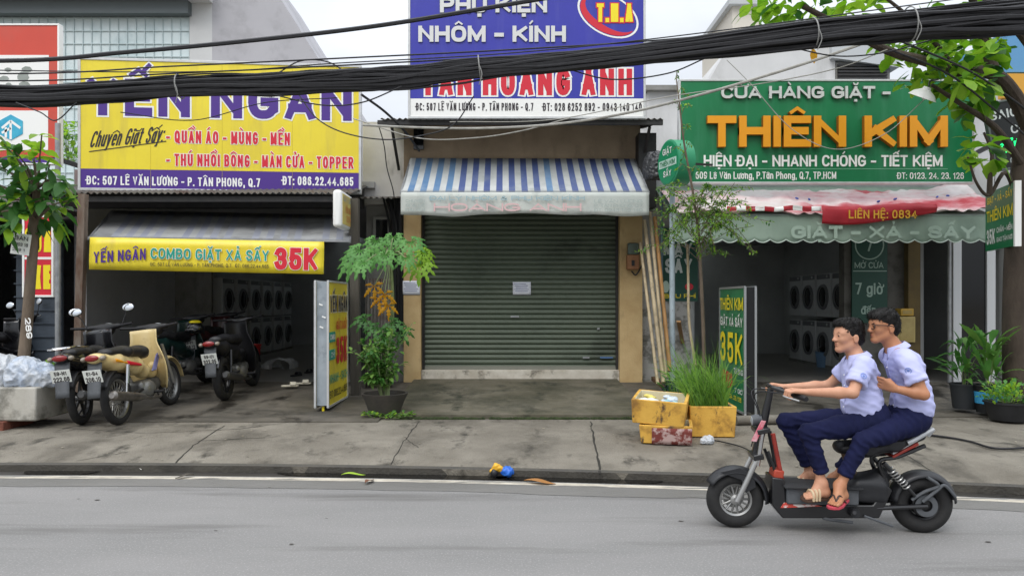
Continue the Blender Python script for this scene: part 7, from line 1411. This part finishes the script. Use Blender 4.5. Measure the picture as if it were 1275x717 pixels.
# papaya in its bowl
PP = thing('papaya_tree', 'papaya with broad lobed leaves growing from a dark bowl', 'papaya', PG(479, 514, .19)); o0 = PP.location; rn = random.Random(2)
mb = MB(); mb.lathe([(0, 0), (.19, 0), (.25, .16), (.285, .23), (.295, .255), (.265, .255), (.235, .19), (0, .18)], 30, o0 + V((0, 0, .0))); mb.build('pot', mat('pot_dark', '35322f', '454039', scale=6, rough=.8, bump=.2), PP, world=True)
st = catmull([o0 + V((.03, 0, .2)), P(486, 430, 9.95), P(489, 380, 9.95), P(487, 330, 9.95), P(486, 312, 9.95)], 6); mb = MB(); mb.tube(st, [.032 - .0007 * i for i in range(len(st))], 10); mb.build('trunk', stem_m, PP, world=True)
def palm_leaf(mb, c, nrm, d0, r, mi=0, nl=7, seed=0):
    """palmate leaf: nl deep lobes, each toothed"""
    rn = random.Random(seed); n_ = V(nrm).normalized(); x = (V(d0) - n_ * V(d0).dot(n_)).normalized(); y = n_.cross(x)
    for k in range(nl):
        a = (k - (nl - 1) / 2) * R(300 / nl); d = x * math.cos(a) + y * math.sin(a); sd = n_.cross(d); L_ = r * (1 - .25 * abs(k - (nl - 1) / 2) / (nl / 2)) * rn.uniform(.9, 1.1); o = len(mb.v); dr = .35 * L_
        pr = [(.0, .02), (.3, .05), (.42, .22), (.5, .08), (.64, .2), (.72, .07), (.85, .11), (1., .01)]
        for t, w in pr:
            cc = V(c) + d * L_ * t + n_ * .02 * math.sin(t * 3) - V((0, 0, 1)) * dr * t * t; mb.v += [cc + sd * L_ * w + d * L_ * .06 * (w > .2) - n_ * .0, cc + n_ * .012, cc - sd * L_ * w + d * L_ * .06 * (w > .2)]
        for i in range(len(pr) - 1):
            for j in range(2): mb.f.append([o + 3 * i + j, o + 3 * i + j + 1, o + 3 * i + 4 + j, o + 3 * i + 3 + j]); mb.mi.append(mi)
pet = MB(); lm = MB(); top_ = P(486, 318, 9.95)
for i, (px, py, dd, mi) in enumerate(((448, 312, 9.8, 0), (468, 300, 9.9, 0), (490, 296, 10.1, 0), (512, 302, 9.9, 0), (527, 315, 9.85, 1), (453, 328, 9.6, 0), (480, 318, 9.5, 0), (505, 322, 9.6, 0), (522, 330, 9.8, 1), (470, 312, 10.2, 0), (440, 322, 10.0, 0))):
    c = P(px, py, dd); pet.tube(catmull([top_, top_.lerp(c, .5) + V((0, 0, .07)), c], 4), .008, 6); out = c - top_; out.z = 0; palm_leaf(lm, c, V((out.x * .7, -.8 + out.y * .4, .65)) + rdir(rn) * .3, out + V((0, -.1, -.5)), .235 * rn.uniform(.8, 1.15), mi, 9, i)
for i, (px, py, dd) in enumerate(((455, 398, 9.7), (470, 408, 9.6), (488, 402, 9.6), (500, 412, 9.7), (478, 420, 9.5))):
    c = P(px, py, dd); b0 = P(482, 450, 9.95); pet.tube(catmull([b0, b0.lerp(c, .5) + V((0, 0, .05)), c], 4), .006, 6); out = c - b0; palm_leaf(lm, c, V((0, -.8, .7)), V((out.x, -.2, .1)), .2, 2, 7, i + 20)
pet.build('petioles', stem_m, PP, world=True); lm.build('leaves', [lf_p, lf_y, lf_d], PP, world=True, smooth=60)
lm = MB(); pet = MB()
for i, (px, py) in enumerate(((466, 356), (479, 366), (472, 372), (483, 380))):
    c = P(px, py, 9.8); pet.tube([top_, c], .006, 5); palm_leaf(lm, c, V((.1 * i, -1, .1)), V((.1, -.1, -1)), .17, 0, 5, i + 40)
lm.build('yellowed_leaves', lf_ye, PP, world=True, smooth=60); pet.build('dry_petioles', stem_m, PP, world=True)
SH = thing('shrub', 'bushy small-leaved shrub crowded under the papaya', 'shrub', o0 + V((0, -.08, .2))); rn = random.Random(13); mb = MB(); st_ = MB()
for i in range(34):
    a = rn.uniform(0, 6.28); hh = rn.uniform(.25, .95) * (1 if math.cos(a) > -.3 else .8); r_ = rn.uniform(.1, .42); tip = V((r_ * math.cos(a), r_ * math.sin(a) * .7, hh)); c = catmull([V((.03 * math.cos(a), .03 * math.sin(a), 0)), tip * .5 + V((0, 0, .12)), tip], 6); st_.tube(c, .004, 4)
    for k in range(24):
        t = rn.uniform(.25, 1); j = min(len(c) - 2, int(t * (len(c) - 1))); d = ((c[j + 1] - c[j]).normalized() * .4 + rdir(rn)).normalized(); leaf(mb, c[j].lerp(c[j + 1], rn.random()) + rdir(rn) * .02, d, V((0, 0, 1)) + rdir(rn) * .4, rn.uniform(.06, .11), rn.uniform(.035, .055), .3, .2, rn.choice((0, 0, 1, 2)))
st_.build('stems', stem_m, SH); mb.build('foliage', [lf_b, lf_s, lf_d], SH, smooth=60)
tuft('weed', 'low weeds growing at the foot of the dark bowl', PG(484, 520, .16), 120, (.3, .08, .06), .07, .04, [lf_b, lf_y], 14, 'weeds', .5)
# sapling with fine airy leaves
SP = thing('sapling', 'thin sapling with fine airy leaves rising before the green signboard', 'sapling', V((P(877, 0, 9.9).x, 9.9, .17))); rn = random.Random(31)
s0 = SP.location.copy(); d_ = s0.y
st = catmull([s0, P(876, 420, d_), P(872, 330, d_), P(869, 285, d_), P(862, 235, d_), P(852, 180, d_), P(846, 130, d_), P(842, 98, d_)], 6); mb = MB(); mb.tube(st, [.028 - .0005 * i for i in range(len(st))], 8); mb.build('trunk', bark2, SP, world=True)
tw = MB(); lm = MB()
for i in range(86):
    if i < 74: b = P(870 + rn.uniform(-4, 3), rn.uniform(238, 330), d_); e = P(rn.choice((rn.uniform(797, 870), rn.uniform(865, 905), rn.uniform(880, 948))), 0, d_); e.z = P(0, rn.uniform(232, 318), d_).z; e.y = d_ + rn.uniform(-.55, .45)
    else: t = rn.choice(st[26:]); b = t; e = t + V((rn.uniform(-.2, .2), rn.uniform(-.15, .15), rn.uniform(0, .15)))
    c = catmull([b, b.lerp(e, .55) + V((0, 0, .09)), e], 6); tw.tube(c, .004, 4)
    for q_ in range(40 if i < 74 else 12):
        t = rn.uniform(.25, 1); k = min(len(c) - 2, int(t * (len(c) - 1))); p = c[k].lerp(c[k + 1], rn.random()) + rdir(rn) * .02; d = ((c[k + 1] - c[k]).normalized() * .6 + rdir(rn)).normalized(); leaf(lm, p, d, V((0, 0, 1)) + rdir(rn) * .5, rn.uniform(.035, .065), rn.uniform(.016, .026), .2, .15, rn.choice((0, 0, 1, 2)))
tw.build('twigs', bark2, SP, world=True); lm.build('crown', [lf_s, lf_y, lf_d], SP, world=True, smooth=60)
# lemongrass
G = thing('lemongrass', 'tall clump of lemongrass spilling from the planted foam box', 'lemongrass', (2.17, 8.22, .42)); rn = random.Random(8); mb = MB()
for i in range(420):
    b = V((rn.uniform(-.22, .18), rn.uniform(-.16, .16), 0)); a = rn.uniform(0, 6.28); s_ = rn.uniform(.05, .55); L_ = rn.uniform(.4, .95); d = V((math.cos(a) * s_ - .1, math.sin(a) * s_, 1)).normalized(); W = rn.uniform(.009, .018); sv = d.cross(V((math.sin(a), math.cos(a), .2))).normalized(); o = len(mb.v)
    for k in range(6):
        t = k / 5; c = b + d * L_ * t + V((d.x, d.y, 0)) * L_ * t * t * .5 - V((0, 0, 1)) * L_ * .55 * t ** 3 * s_ * 2; w = W * (1 - t * .92); mb.v += [c - sv * w / 2, c + sv * w / 2]
    for k in range(5): mb.f.append([o + 2 * k, o + 2 * k + 1, o + 2 * k + 3, o + 2 * k + 2]); mb.mi.append(0 if i % 3 else 1)
mb.build('blades', [lf_g, lf_b], G, smooth=60)
tuft('plant', 'dark bushy plant behind the lemongrass clump', (1.98, 8.75, .2), 160, (.22, .15, .55), .16, .035, [lf_d, lf_b], 41)
# potted plants on the right
def pot(name, label, px, py, z, r, h, m_, band=None):
    T_ = thing(name, label, 'pot', PG(px, py, z)); mb = MB(); mb.lathe([(0, 0), (r * .8, 0), (r, h), (r * 1.05, h), (r * 1.05, h + .02), (r * .94, h + .02), (r * .9, h - .03), (0, h - .03)], 24); mb.build('tub', m_, T_); mb = MB(); mb.lathe([(0, h - .025), (r * .9, h - .025)], 20); mb.build('soil', MATS['soil'], T_)
    if band: mb = MB(); mb.lathe([(r * .885, h * .35), (r * .97, h * .8), (r * .975, h * .8), (r * .89, h * .35)], 24); mb.build('label_band', band, T_)
    return T_.location + V((0, 0, h))
c1_ = pot('plant_pot', 'black paint tub with blue band holding a broad-leaved plant', 1231, 513, .2, .17, .33, blk_pl, mat('band_blue', '3d9acb', rough=.5)); c2_ = pot('plant_pot', 'dark plastic pot by the aluminium door frame', 1201, 508, .22, .17, .3, mat('pot_slate', '24272a', rough=.6)); c3_ = pot('plant_pot', 'wide black basin of small leaves under the thick trunk', 1256, 522, .17, .26, .2, blk_pl)
tuft('dracaena', 'broad-leaved dracaena in the blue-banded tub', c1_, 46, (.09, .09, .55), .46, .085, [lf_b, lf_p], 51, up=1.1, droop=.5); tuft('dracaena', 'darker drooping dracaena in the pot by the door frame', c2_, 44, (.1, .1, .5), .42, .075, [lf_d, lf_b], 52, up=.9, droop=.7); tuft('plant', 'small-leaved light green plant in the wide basin', c3_, 240, (.26, .2, .22), .1, .04, [lf_p, lf_y], 53)
tuft('plant', 'dark plant in the shade behind the thick trunk', (6.9, 10.2, .2), 80, (.25, .2, .7), .3, .06, [lf_d, lf_b], 54)
